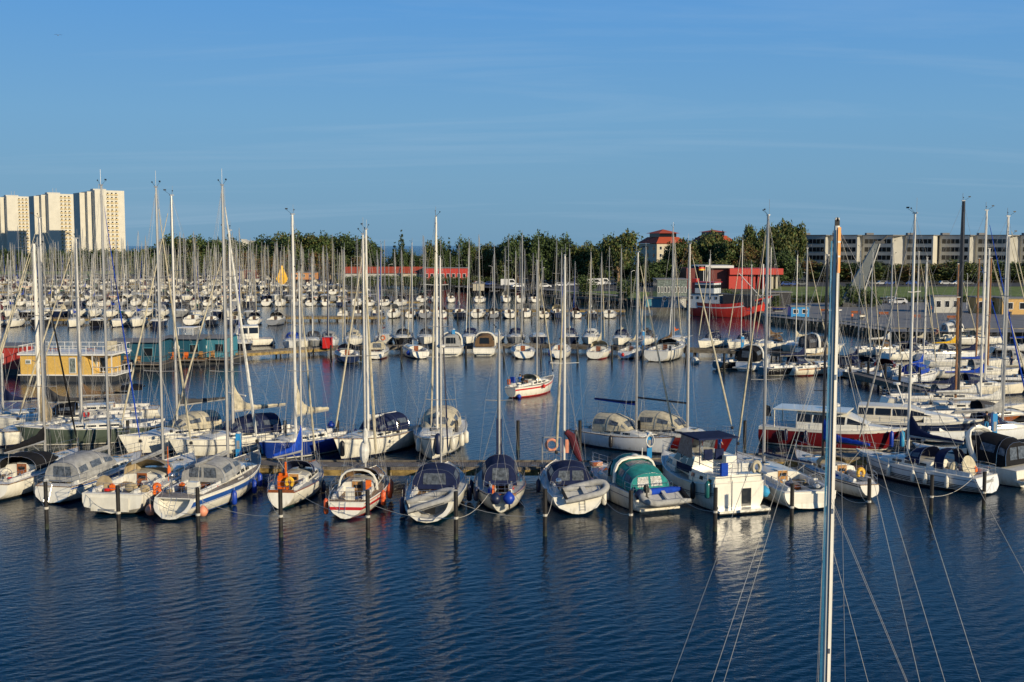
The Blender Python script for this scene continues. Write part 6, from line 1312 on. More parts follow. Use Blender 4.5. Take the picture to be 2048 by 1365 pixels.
sheet('road', [(900, 573), (1120, 583), (1300, 583), (1560, 573), (2300, 573), (2300, 566), (1500, 564), (1200, 566), (900, 566)], 'asphalt', .04)
sheet('promenade', [(-100, 553.5), (400, 554), (700, 560), (880, 566), (1010, 572.5), (1105, 581), (1245, 594), (1245, 591.5), (1105, 579), (880, 564.5), (400, 552.5), (-100, 552)], 'paving', .06)
# ---------------- trees ----------------
mat('leaf_dark', (0.035, 0.063, 0.015), .7, var=.3, scale=.8); mat('leaf_mid', (0.073, 0.118, 0.025), .7, var=.3, scale=.8); mat('leaf_warm', (0.138, 0.134, 0.032), .7, var=.3, scale=.8); mat('leaf_rust', (0.180, 0.087, 0.028), .7, var=.3, scale=.8); mat('bark', (.10, .07, .045), .9, var=.3, scale=2)
mat('bark_pale', (.30, .20, .11), .9, var=.3, scale=2)
def tree(name, seed, blobs, hgt, leafn, ls, mats, trunk=.35, bark='bark', up=.0, spire=False, limbs=5):
    R = random.Random(seed); root = empty(name); mb = MB()
    for bx_, by_, bz_, br, bs in blobs:
        n = int(leafn * br * br)
        for _ in range(n):
            u = Vector((R.gauss(0, 1), R.gauss(0, 1), R.gauss(0, 1))).normalized(); rr_ = br * (R.random() ** .33) * R.uniform(.75, 1.12)
            lump = 1 + .18 * sin(u.x * 5 + bx_) * sin(u.y * 4 + bz_) + .12 * sin(u.z * 9)
            p = Vector((bx_, by_, bz_)) + Vector((u.x, u.y, u.z * bs)) * rr_ * lump
            a = Vector((R.gauss(0, 1), R.gauss(0, 1), R.gauss(0, 1) + up)).normalized(); b = a.cross(Vector((R.gauss(0, 1), R.gauss(0, 1), R.gauss(0, 1)))).normalized(); s_ = ls * R.uniform(.6, 1.4)
            mi = 0 if R.random() < .45 else (1 if R.random() < .75 else 2)
            mb.add([p - a * s_ * .5, p + b * s_ * .35, p + a * s_ * .55, p - b * s_ * .3], [(0, 1, 2, 3)], mi)
    mb.build('crown', mats, root, smooth=None)
    mb = MB(); tz = min(b[2] for b in blobs); top = Vector((blobs[0][0] * .5, blobs[0][1] * .5, hgt * .7)); mb.tube([(0, 0, -.3), (R.uniform(-.2, .2), 0, tz * .5), top * .8, top], [trunk, trunk * .8, trunk * .45, trunk * .15], 6)
    t_ = mb.build('trunk', bark, root)
    for i in range(min(limbs, len(blobs))):
        b = blobs[i]; l = MB(); l.tube([(0, 0, tz * .55 + i * .2), (b[0] * .5, b[1] * .5, (tz * .6 + b[2]) / 2), (b[0] * .85, b[1] * .85, b[2])], [trunk * .45, trunk * .3, trunk * .12], 5); l.build('limb', bark, t_)
    return root
def blobset(seed, n, wd, h0, h1, r0, r1):
    R = random.Random(seed); return [((R.uniform(-1, 1) * wd * (1 - .62 * (i / n) ** 2)), R.uniform(-1, 1) * wd * .8, h0 + (h1 - h0) * (i / max(1, n - 1)), R.uniform(r0, r1), R.uniform(.7, .95)) for i in range(n)]
G_ = ['leaf_dark', 'leaf_mid', 'leaf_warm']
TP = {'broad': [tree('broadleaf_tree', s, blobset(s, 12, 3.7, 2.4, 8.2, 1.9, 2.8), 10, 70, .55, ['leaf_dark', 'leaf_mid', 'leaf_dark']) for s in (1, 2)],
      'olive': [tree('broadleaf_tree', s, blobset(s, 13, 3.5, 2.2, 8.4, 1.6, 2.5), 10, 80, .5, ['leaf_mid', 'leaf_warm', 'leaf_dark']) for s in (3, 4)],
      'pine': [tree('pine_tree', s, [(x * 1.0, y, z, r_, .8) for x, y, z, r_, _ in blobset(s, 13, 3.6, 4.0, 8.6, 1.4, 2.2)], 10, 95, .5, ['leaf_mid', 'leaf_warm', 'leaf_dark'], bark='bark_pale', up=1.2) for s in (5, 6)],
      'rust': [tree('broadleaf_tree', s, blobset(s, 11, 3.3, 2.2, 8.4, 1.5, 2.4), 10, 75, .5, ['leaf_warm', 'leaf_rust', 'leaf_dark'], bark='bark_pale') for s in (7,)],
      'spruce': [tree('spruce_tree', s, [(0, 0, 1.4 + i * .85, 2.5 * (1 - i / 10.5), .55) for i in range(10)], 10, 85, .42, ['leaf_dark', 'leaf_dark', 'leaf_mid'], trunk=.25, limbs=0) for s in (8, 9)],
      'bush': [tree('bush', s, blobset(s, 6, 3.6, 1.5, 5.5, 2.2, 3.2), 5, 45, .6, ['leaf_mid', 'leaf_dark', 'leaf_warm']) for s in (10,)]}
tused = set(); tcount = {}
def put_tree(kind, px, py_top, Y, wpx=None, zone='', gz=LZ):
    v = TP[kind]; src = v[rng.randrange(len(v))]
    o = src if id(src) not in tused else copy_tree(src); tused.add(id(src))
    p = at(px, py_top, Y); hgt = max(1.5, p.z - gz); hs = hgt / (10.15 if kind not in ('bush', 'spruce') else (8.2 if kind == 'bush' else 10.3)); ws = hs
    if wpx: ws = (wpx / F * Y) / (7.4 if kind not in ('spruce', 'bush') else (4.2 if kind == 'spruce' else 9))
    place(o, (p.x, Y, gz - .1), rng.uniform(0, 6.28), (ws, ws, hs))
    k = (zone,); tcount[k] = tcount.get(k, 0) + 1
    nm = {'broad': 'dark round tree', 'olive': 'olive green tree', 'pine': 'spiky pale limbed pine', 'rust': 'rust tinged tree', 'spruce': 'slender spruce', 'bush': 'low bush'}[kind]
    tag(o, '%s, %s from left %s' % (nm, ordn(tcount[k] - 1), zone), 'bush' if kind == 'bush' else 'tree', 'trees beyond the marina'); return o
def interp(prof, x):
    for (a, ya), (b, yb) in zip(prof, prof[1:]):
        if a <= x <= b: return ya + (yb - ya) * (x - a) / (b - a)
    return prof[-1][1]
z1 = 'in the low woods before the white towers'
x = -15
while x < 300: put_tree(['broad', 'olive'][rng.random() < .4], x, 500 + rng.uniform(-3, 4), 620, 34, z1); x += rng.uniform(15, 21)
prof = [(295, 497), (335, 486), (352, 472), (400, 475), (440, 474), (462, 492), (512, 496), (530, 478), (548, 464), (600, 464), (650, 470), (690, 474), (712, 470), (738, 492)]
z2 = 'in the dark wood left of the sea gap'; x = 298
while x < 742: put_tree(['broad', 'broad', 'olive'][rng.randrange(3)], x, interp(prof, x) + rng.uniform(-1, 3), 520 + rng.uniform(-15, 15), rng.uniform(58, 78), z2); x += rng.uniform(18, 24)
z2 = 'in the front edge of the dark wood'; x = 300
while x < 760: put_tree(['olive', 'broad', 'rust', 'bush'][rng.randrange(4)], x, 508 + rng.uniform(-6, 8), 490, rng.uniform(44, 58), z2); x += rng.uniform(26, 34)
z3 = 'around the spruces right of the sea gap'
for k, px, yt, wp in (('spruce', 803, 447, 30), ('spruce', 789, 474, 26), ('spruce', 862, 470, 20), ('spruce', 873, 459, 26), ('olive', 856, 482, 34), ('spruce', 898, 464, 22), ('broad', 888, 480, 30), ('broad', 925, 476, 36), ('olive', 950, 486, 34), ('olive', 972, 483, 40), ('olive', 998, 485, 36), ('broad', 815, 500, 30), ('broad', 838, 508, 30)): put_tree(k, px, yt, 430, wp, z3)
z4 = 'in the tall dark clump right of the spruces'
for px, yt, wp, k in ((1012, 502, 24, 'olive'), (1036, 469, 40, 'broad'), (1060, 467, 44, 'broad'), (1085, 472, 40, 'broad'), (1108, 470, 42, 'broad'), (1128, 472, 40, 'broad'), (1150, 487, 36, 'olive'), (1172, 483, 34, 'olive'), (1196, 486, 34, 'broad')): put_tree(k, px, yt, 420, wp * 1.35, z4)
z5 = 'in the front belt behind the lawn'; x = 800
while x < 1290: put_tree(['olive', 'broad', 'rust', 'bush', 'broad'][rng.randrange(5)], x, 510 + rng.uniform(-8, 10), 445, rng.uniform(44, 60), z5); x += rng.uniform(20, 27)
for k, px, yt, wp, Y in (('pine', 1238, 461, 74, 340), ('bush', 1166, 546, 44, 330), ('bush', 1245, 552, 46, 305), ('pine', 1362, 474, 60, 350), ('rust', 1378, 490, 40, 345), ('pine', 1420, 462, 60, 360), ('pine', 1462, 474, 56, 352), ('rust', 1488, 484, 44, 350), ('pine', 1512, 446, 56, 380), ('rust', 1512, 496, 46, 350), ('broad', 1560, 500, 60, 345), ('broad', 1350, 514, 60, 345), ('pine', 1556, 441, 66, 390), ('pine', 1594, 447, 46, 400), ('olive', 1545, 455, 50, 395), ('broad', 1578, 500, 40, 350), ('broad', 1318, 522, 60, 345), ('broad', 1286, 528, 50, 340), ('olive', 1440, 520, 60, 340), ('broad', 1400, 524, 60, 340), ('broad', 1500, 522, 60, 340), ('olive', 1345, 482, 40, 352)):
    put_tree(k, px, yt, Y + (60 if Y > 335 else 0), wp, 'in the grove around the red roofed hotel')
x = 1622
while x < 2070: put_tree(['broad', 'rust', 'olive'][rng.randrange(3)], x, 524 + rng.uniform(-10, 8), 438 + rng.uniform(-5, 5), rng.uniform(62, 84), 'in the row before the long apartment block'); x += rng.uniform(20, 26)
for px, yt, wp in ((1440, 582, 30), (1488, 584, 36), (1525, 580, 34), (1556, 586, 30), (1700, 560, 46), (1722, 572, 40), (1740, 575, 40), (1680, 566, 30), (1455, 572, 30), (1475, 580, 34)): put_tree('bush', px, yt, 262, wp, 'by the slanted crane arm')
for px in range(694, 944, 17): put_tree('bush', px, 549 + rng.uniform(-2, 3), 401, 34, 'in the hedge before the long red roofed shed')
for px in range(950, 1010, 26): put_tree('bush', px, 552 + rng.uniform(-3, 3), 412, 30, 'in the hedge behind the road')
for px in list(range(1570, 1690, 21)) + list(range(1812, 1950, 23)): put_tree('bush', px, 589 + rng.uniform(-4, 3), 283, 34, 'in the low hedge behind the quay')
for k_, v in TP.items():
    for src in v:
        if id(src) not in tused:
            for c in list(src.children):
                for g in list(c.children): bpy.data.objects.remove(g)
                bpy.data.objects.remove(c)
            bpy.data.objects.remove(src)
# ---------------- buildings ----------------
mat('tower_white', (.60, .57, .48), .7, var=.05, scale=.2); mat('balcony_yellow', (.62, .48, .24), .7, var=.1); mat('roof_red', (.42, .07, .025), .7, kind='planksz', scale=1.0, col2=(.3, .05, .02), var=.06); mat('concrete', (.50, .49, .45), .8, var=.07, scale=.3)
mat('red_panel', (.52, .05, .035), .5, var=.06); mat('dark_red_panel', (.16, .025, .02), .5, var=.08, kind='planks', scale=1.5, col2=(.08, .012, .01)); mat('render_cream', (.52, .47, .36), .8, var=.06, scale=.4); mat('orange_wall', (.62, .27, .09), .7, var=.08); mat('ochre_wall', (.58, .36, .12), .7, var=.08)
def tower(px, ytop, Y, wid, lb):
    q = at(px, ytop, Y); a = radians(38); hgt = q.z - LZ; r = empty('apartment_tower', (q.x, Y, LZ), a); wid *= 1.10; tag(r, lb, 'tower block', 'white high-rise towers')
    segs = ((wid * .22, wid / 2 - wid * .02, 0.0, 18), (-wid * .26, wid * .30, -0, 16), (-wid * .54, wid * .20, 4.0, 12))
    mb = MB(); mb.box((wid * .16, 8, hgt / 2), (wid * .68, 16, hgt)); mb.build('main_block', 'tower_white', r, smooth=None)
    mb = MB(); mb.box((-wid * .235, 13, hgt / 2 - .4), (wid * .11, 14, hgt - .8)); mb.build('recessed_block', 'tower_white', r, smooth=None)
    mb = MB(); mb.box((-wid * .355, 17, hgt / 2 - .8), (wid * .13, 14, hgt - 1.6)); mb.build('side_block', 'tower_white', r, smooth=None)
    nf = int(hgt / 2.9)
    for c in range(3):
        for f in range(nf):
            mb = MB(); zz = hgt - 2.6 - f * 2.9; xx = wid * .12 + c * 2.9; mb.box((xx - .2, -.02, zz + .65), (1.1, .12, .85), 0); mb.box((xx, -.30, zz - .3), (2.1, .7, .9), 1); mb.build('balcony', ['window', 'balcony_yellow'], r, smooth=None)
    mb = MB(); mb.box((wid * .0, 9, hgt + .6), (wid * .3, 6, 1.2)); [mb.tube([(x, 8, hgt + 1), (x, 8, hgt + 4.5)], .12, 4) for x in (0, 2.5)]; mb.build('roof_plant', 'concrete', r, smooth=None)
tower(205, 381, 800, 27.5, 'tallest looking white tower, rightmost of three, balconies on its right'); tower(112, 388, 880, 29.5, 'middle white tower of three with a shadow on its lower half'); tower(28, 393, 960, 30.5, 'leftmost white tower of three, cut by the left edge')
q = at(211, 505, 780); r = empty('terrace_building', (q.x, 780, LZ), radians(20)); tag(r, 'low cream terraced building at the foot of the rightmost tower', 'building'); hh = q.z - LZ
for i in range(4): mb = MB(); mb.box((0, i * 1.5, hh * .25 * (i + .5)), (20 - i * 2, 6, hh * .22)); mb.build('storey', 'tower_white', r, smooth=None)
# hall with sawtooth roofs
q = at(485, 478, 600); r = empty('sawtooth_hall', (q.x, 600, LZ), 0); tag(r, 'hall with pale slanted roof peaks above the left wood', 'building'); hh = q.z - LZ
mb = MB(); mb.box((0, 6, hh * .42), (26, 12, hh * .84)); mb.build('wall', 'concrete', r, smooth=None)
for x, s_ in ((-9, .8), (-3.5, 1.0), (3, 1.05), (8, .8)): mb = MB(); mb.add([(x - 3.4, -1, hh * .8 + 3.2 * s_), (x + 3.6, -1, hh * .8), (x + 3.6, 10, hh * .8), (x - 3.4, 10, hh * .8 + 3.2 * s_), (x - 3.4, -1, hh * .8), (x - 3.4, 10, hh * .8)], [(0, 1, 2, 3), (0, 4, 1), (3, 2, 5), (0, 3, 5, 4)]); mb.build('roof', 'balcony_yellow' if 0 else 'tower_white', r, smooth=None)
# red roofed hotel with corner turrets
def hotel(px, Y, wpx, ytop, ygut, lb, wing=True):
    q = at(px, ytop, Y); k = Y / F; wd = wpx * k; r = empty('hotel', (q.x, Y, LZ), radians(24)); tag(r, lb, 'hotel', 'red roofed hotel blocks'); zt = q.z - LZ; zg = at(px, ygut, Y).z - LZ
    mb = MB(); mb.box((0, 0, zg / 2), (wd * .6, wd * .6, zg)); mb.box((0, 0, zg + .9), (wd * .62, wd * .62, 1.8), 1); mb.build('wall', ['render_cream', 'window'], r, smooth=None)
    mb = MB(); e = wd * .40; mb.add([(-e, -e, zg + 1.8), (e, -e, zg + 1.8), (e, e, zg + 1.8), (-e, e, zg + 1.8), (0, 0, zt)], [(0, 1, 4), (1, 2, 4), (2, 3, 4), (3, 0, 4), (3, 2, 1, 0)]); mb.build('turret_roof', 'roof_red', r, smooth=None)
    mb = MB(); e2 = wd * .62; mb.add([(-e2, -e2, zg - 2.4), (e2, -e2, zg - 2.4), (e2, e2, zg - 2.4), (-e2, e2, zg - 2.4), (-e * .9, -e * .9, zg + .3), (e * .9, -e * .9, zg + .3), (e * .9, e * .9, zg + .3), (-e * .9, e * .9, zg + .3)], [(0, 1, 5, 4), (1, 2, 6, 5), (2, 3, 7, 6), (3, 0, 4, 7)]); mb.build('roof', 'roof_red', r, smooth=None)
    mb = MB(); e3 = wd * .56; mb.box((0, 0, (zg - 2.5) / 2), (e3 * 2, e3 * 2, zg - 2.5)); w_ = mb.build('facade', 'render_cream', r, smooth=None)
    nf = int((zg - 3) / 3)
    for f in range(nf):
        zz = zg - 4.3 - f * 3.0
        for i in range(4): wnd(r, (-e3 + e3 * 2 * (i + .5) / 4, -e3 - .03, zz), 1.2, 1.5, glass='window')
        mb = MB(); mb.box((e3 * .25, -e3 - .6, zz - 1.2), (e3 * 1.4, 1.2, .14)); mb.box((e3 * .25, -e3 - 1.15, zz - .75), (e3 * 1.4, .05, .8)); mb.build('balcony', 'paint_white', r, smooth=None)
        for i in range(3): 
            c = -e3 + e3 * 2 * (i + .5) / 3; mb = MB(); mb.box((-e3 - .03, c, zz), (.06, 1.2, 1.5)); mb.build('side_window', 'window', r, smooth=None)
hotel(1326, 480, 62, 459, 476, 'red roofed hotel block with turret, left of two'); hotel(1426, 500, 52, 460, 473, 'red roofed hotel turret half hidden by pines, right of two')
# long apartment block, saw-toothed plan
r = empty('apartment_block', (at(1600, 500, 470).x, 470, LZ), 0); tag(r, 'long grey cream apartment block with window bands at right', 'apartment block'); ht = Zat(472, 470) - LZ; k = 470 / F
mods = [(1600, 1640, 11, 0), (1662, 1702, 9, 1), (1726, 1770, 9, 0), (1811, 1851, 42, 0), (1880, 1922, 14, 1), (1952, 1997, 16, 0), (2041, 2090, 42, 0), (2110, 2150, 12, 0)]
for i, (x0, x1, lw, rec) in enumerate(mods):
    X0 = (x0 - 1600) * k; X1 = (x1 - 1600) * k; xe = (mods[i + 1][0] - 1600) * k if i + 1 < len(mods) else X1 + 4
    dpt = (X1 - X0) * .62
    # window front turned to the left, end wall turned to the right towards the sun
    A = Vector((X0, 0, 0)); B_ = Vector((X1, -dpt * 1.5, 0)); C_ = Vector((min(xe, X1 + lw * k), 1.5 * .6 + (0 if lw < 30 else 2.0), 0)); D_ = Vector((xe, 1.0, 0))
    pl = [(A.x, A.y), (B_.x, B_.y), (C_.x, C_.y), (D_.x + .02, max(D_.y, C_.y)), (D_.x + .02, 14), (A.x, 14)]
    mb = MB(); mb.prism(pl, 0, ht); mb.build('section', 'concrete', r, smooth=None)
    mb = MB(); e_ = (B_ - C_).normalized(); n2 = Vector((C_.y - B_.y, -(C_.x - B_.x), 0)).normalized() * .06; 
    mb.add([B_ + n2, C_ + n2, C_ + n2 + Vector((0, 0, ht)), B_ + n2 + Vector((0, 0, ht))], [(0, 1, 2, 3)]); mb.build('end_wall', 'tower_white', r, smooth=None)
    dv = (B_ - A); n1 = Vector((dv.y, -dv.x, 0)).normalized()
    for f in range(5):
        zc = ht - 2.3 - f * 3.3
        for j in range(3):
            a = A + dv * (.05 + .305 * j); b = A + dv * (.05 + .305 * j + .29)
            mb = MB(); o1, o2 = n1 * .05, n1 * .09; z0_, z1_ = zc - .9, zc + .9
            mb.add([a + o1 + Vector((0, 0, z0_)), b + o1 + Vector((0, 0, z0_)), b + o1 + Vector((0, 0, z1_)), a + o1 + Vector((0, 0, z1_))], [(0, 1, 2, 3)], 0)
            mb.add([a.lerp(b, .48) + o2 + Vector((0, 0, z0_)), a.lerp(b, .53) + o2 + Vector((0, 0, z0_)), a.lerp(b, .53) + o2 + Vector((0, 0, z1_)), a.lerp(b, .48) + o2 + Vector((0, 0, z1_))], [(0, 1, 2, 3)], 1)
            mb.build('window', ['window', 'concrete'], r, smooth=None)
    mb = MB(); mb.prism([(X0 - .1, -.3), (X1 + .1, -dpt * 1.5 - .3), (xe, 1.2), (xe, 14), (X0 - .1, 14)], ht + .003, ht + .35); mb.build('roof_edge', 'roof_grey', r, smooth=None)
    mb = MB(); mb.box(((X0 + X1) / 2, 7, ht + .8), (3, 2.5, .9)); mb.build('roof_vent', 'roof_grey', r, smooth=None)
# modern red building
q = at(1372, 600, 370); r = empty('harbour_building', (q.x, 370, LZ), radians(0)); tag(r, 'modern red and dark red harbour building with white roof edge', 'building'); k = 370 / F; hh = Zat(537, 370) - LZ
def bxp(x0, x1, y0, y1, z0, z1, m, nm='block'):
    mb = MB(); mb.box((((x0 + x1) / 2 - 1372) * k, (y0 + y1) / 2, (z0 + z1) / 2), ((x1 - x0) * k, y1 - y0, z1 - z0)); return mb.build(nm, m, r, smooth=None)
bxp(1372, 1396, 0, 14, 0, hh, 'dark_red_panel'); bxp(1396, 1420, -1, 13, 0, hh + .5, 'window', 'stair_glass'); bxp(1396, 1466, -.6, 14.3, hh + .1, hh + .9, 'paint_white', 'roof_edge'); bxp(1420, 1456, 1, 14.1, 0, hh, 'dark_red_panel'); bxp(1456, 1562, -2.5, 14, hh - 2.0, hh - .05, 'red_panel', 'fascia'); bxp(1456, 1494, -1.2, 13.5, 0, hh - 2.05, 'red_panel')
bxp(1494, 1556, .5, 13, 0, hh - 2.05, 'window', 'glazing')
for i in range(7): bxp(1496 + i * 9, 1500 + i * 9, -1.0 + .2, .45, 0, hh - 2.05, 'red_panel' if i < 4 else 'render_cream', 'pier')
for x in (1405, 1413): bxp(x, x + 1.2, -1.15, -.95, 0, hh + .5, 'paint_white', 'mullion')
# red shed row, orange kiosk etc.
def block(nm, x0, x1, yt, yb, Y, m, lb, cat='building', roof=None, depth=8, wins=0, grp=None, rz=0.0, rh=None):
    k = Y / F; q = at((x0 + x1) / 2, yb, Y); h = Zat(yt, Y) - LZ; r = empty(nm, (q.x, Y, LZ), rz); tag(r, lb, cat, grp); wd = (x1 - x0) * k
    mb = MB(); mb.box((0, depth / 2, h / 2), (wd, depth, h)); mb.build('wall', m, r, smooth=None)
    if roof:
        mb = MB(); rh = rh or h * .35; mb.add([(-wd / 2 - .4, -.5, h), (wd / 2 + .4, -.5, h), (wd / 2 + .4, depth + .5, h), (-wd / 2 - .4, depth + .5, h), (-wd / 2 - .4, depth / 2, h + rh), (wd / 2 + .4, depth / 2, h + rh)], [(0, 1, 5, 4), (2, 3, 4, 5), (1, 2, 5), (3, 0, 4), (3, 2, 1, 0)]); mb.build('roof', roof, r, smooth=None)
    else: mb = MB(); mb.box((0, depth / 2, h + .12), (wd + .5, depth + .5, .24)); mb.build('roof', 'roof_grey', r, smooth=None)
    for i in range(wins): wnd(r, (-wd / 2 + wd * (i + .5) / wins, -.03, h * .55), min(1.6, wd / wins * .6), min(1.5, h * .45), glass='window')
    return r
block('shed', 690, 800, 547, 562, 412, 'concrete', 'long pale shed with orange red roof, left half', roof='roof_red', wins=6, rh=2.3); block('shed', 802, 846, 547, 562, 411, 'render_cream', 'short shed with orange red roof beside the red glass hall', roof='roof_red', wins=3, rh=2.3)
block('glass_hall', 848, 934, 537, 562, 408, 'red_panel', 'bright red flat roofed hall with a white window band', wins=8)
block('kiosk', 583, 630, 546, 560, 470, 'orange_wall', 'pale orange flat kiosk on the far left shore', wins=3); block('kiosk', 448, 486, 542, 558, 480, 'render_cream', 'small cream hut with awning on the far left shore', wins=2); block('shed', 484, 512, 540, 556, 482, 'dark_red_panel', 'small dark red shed on the far left shore', wins=1)
block('harbour_office', 1314, 1374, 560, 590, 285, 'glass_curtain', 'long grey glass fronted building left of the red harbour building', wins=9)
block('pump_house', 946, 968, 568, 582, 355, 'render_cream', 'small cream cube hut behind the middle row', wins=0, depth=4)
R_ = block('quay_house', 1292, 1344, 598, 628, 258, 'clad_teal_light', 'teal painted quay building with round porthole windows', cat='building', wins=0, depth=5)
mb = MB(); Rt = Matrix.Rotation(pi / 2, 3, 'X'); mb.torus((1.2, -.06, 2.0), .55, .12, 0, 16, 5, Rt); mb.build('porthole', 'paint_white', R_); mb = MB(); mb.lathe([(.5, 0), (0, .02)], (1.2, -.05, 2.0), 14, 0, Rt); mb.build('pane', 'window', R_)
R_ = block('quay_house', 1346, 1372, 597, 628, 258, 'concrete', 'grey concrete quay house with four small white portholes', cat='building', wins=0, depth=5)
for a in (-.8, .6):
    for b in (1.1, 2.1): mb = MB(); mb.torus((a, -.06, b), .22, .09, 0, 12, 4, Rt); mb.build('porthole', 'paint_white', R_)
block('container', 1868, 1920, 594, 622, 238, 'concrete', 'grey container row with dark doors on the quay', wins=3, depth=3); block('container', 1952, 2002, 596, 624, 236, 'ochre_wall', 'ochre wooden cabin with two windows on the quay', wins=2, depth=4); block('container', 2004, 2060, 598, 626, 232, 'ochre_wall', 'ochre wooden cabin at the right edge of the quay', wins=2, depth=4)
block('market_tent', 1538, 1582, 586, 606, 262, 'fab_darkgrey', 'dark open tent with grey roof behind the ship bow', wins=0, depth=5)
R_ = block('ferry_kiosk', 1582, 1618, 614, 642, 224, 'sign_blue', 'bright blue ticket kiosk with white roof on the quay', wins=2, depth=3)
# slanted crane arm
a = at(1697, 612, 262); b = at(1754, 486, 262); r = empty('crane', (a.x, 262, LZ)); tag(r, 'huge slanted grey steel crane arm rising from the quay', 'crane'); d = Vector((b.x - a.x, 0, b.z - LZ)); ln = d.length
mb = MB(); n_ = Vector((-d.z, 0, d.x)).normalized(); w0_, w1_ = 2.1, .6
for yy in (0,): mb.add([Vector((0, -.6, 0)) + n_ * w0_, Vector((0, -.6, 0)) - n_ * w0_, d - n_ * w1_ + Vector((0, -.3, 0)), d + n_ * w1_ + Vector((0, -.3, 0)), Vector((0, .6, 0)) + n_ * w0_, Vector((0, .6, 0)) - n_ * w0_, d - n_ * w1_ + Vector((0, .3, 0)), d + n_ * w1_ + Vector((0, .3, 0))], [(0, 1, 2, 3), (5, 4, 7, 6), (0, 3, 7, 4), (1, 5, 6, 2), (3, 2, 6, 7)])
mb.build('arm', mat('crane_grey', (.11, .13, .14), .45, metal=.2, var=.1), r, smooth=None); mb = MB(); mb.bar(Vector((.2, -.75, .6)) - n_ * (w0_ + .05), d - n_ * w1_ + Vector((0, -.45, 0)), .12, .25); mb.build('rail', 'concrete', r, smooth=None)
mb = MB(); mb.box((0, 0, .5), (3.4, 2.6, 1.0)); mb.build('base', 'dark_steel', r, smooth=None); mb = MB(); mb.box(d + Vector((.6, 0, .1)), (2.2, .7, .6)); mb.bar(d + Vector((.8, 0, .2)), d + Vector((2.4, 0, 1.6)), .5, .4); mb.box(d + Vector((3.4, 0, 1.5)), (2.2, .4, .3)); mb.build('head', 'dark_steel', r, smooth=None)
# ---------------- the red ship ----------------
L, B = 19.5, 5.8; st_ = P(1378, 631); h = 125; r = boat_root('ship', st_, h, L); tag(r, 'red workboat with white band and pale blue white deckhouse', 'ship')
mat('ship_red', (.62, .045, .03), .4, var=.12, scale=.6); mat('ship_white', (.56, .60, .62), .5, var=.08)
hu = Hull(L=L, B=B, fb=2.9, fbb=5.0, fbs=3.3, sw=.55, rake=-.3, n0=2.6, n1=3, n2=1.4, stem=.6, e=2.6, zt=-.3, dip=1.2); hu.build(r, top='ship_red', boot='ship_red', bottom='antifoul_red', rail='black', stripe='ship_red', lod=2)
hu.strip(r, .75, 1.0, 'paint_white', name='white_band'); flatdeck(hu, r, m='deck_grey', dz=-.5)
z = 2.2
def dk(x0, y0, x1, y1, z0, z1, m, nm): mb = MB(); mb.box(((x0 + x1) / 2, (y0 + y1) / 2, (z0 + z1) / 2), (x1 - x0, y1 - y0, z1 - z0)); return mb.build(nm, m, r, smooth=None)
dk(-2.3, -8.6, 2.3, -1.5, 1.8, 4.9, 'ship_white', 'deckhouse'); dk(-2.5, -8.9, 2.5, -1.0, 4.903, 5.05, 'dark_steel', 'boat_deck'); dk(-1.8, -7.5, 1.8, -3.0, 5.05, 7.4, 'ship_white', 'wheelhouse'); dk(-1.85, -7.55, 1.85, -2.95, 6.2, 6.9, 'window', 'bridge_windows'); dk(-2.0, -7.8, 2.0, -2.7, 7.403, 7.55, 'red', 'wheelhouse_roof'); dk(-2.4, -.6, 2.4, 6.5, 2.6, 4.9, 'fab_darkgrey', 'deck_cover'); dk(-.7, -8.8, .7, -7.7, 4.8, 8.2, 'ship_red', 'funnel')
for i in range(5):
    y = -8 + i * 1.45
    for sx in (-2.33, 2.33): mb = MB(); mb.box((sx, y, 4.1), (.05, .5, .6)); mb.build('window', 'window', r, smooth=None)
mb = MB(); mb.tube([(0, -5, 7.3), (0, -5, 12.5)], .12, 6); mb.tube([(-1.2, -5, 11), (1.2, -5, 11)], .06, 5); mb.build('mast', 'paint_white', r); mb = MB(); mb.tube([(0, 7.5, 3), (0, 7.5, 11.5)], .14, 6); mb.tube([(0, 7.5, 4.0), (0, 2.0, 9.5)], .09, 5); mb.build('cargo_mast', 'paint_white', r)
mb = MB(); mb.box((1.6, 9.0, 3.9), (1.0, 1.0, .8)); mb.box((0, 8.2, 3.6), (1.4, .9, .9)); mb.build('windlass', 'deck_grey', r)
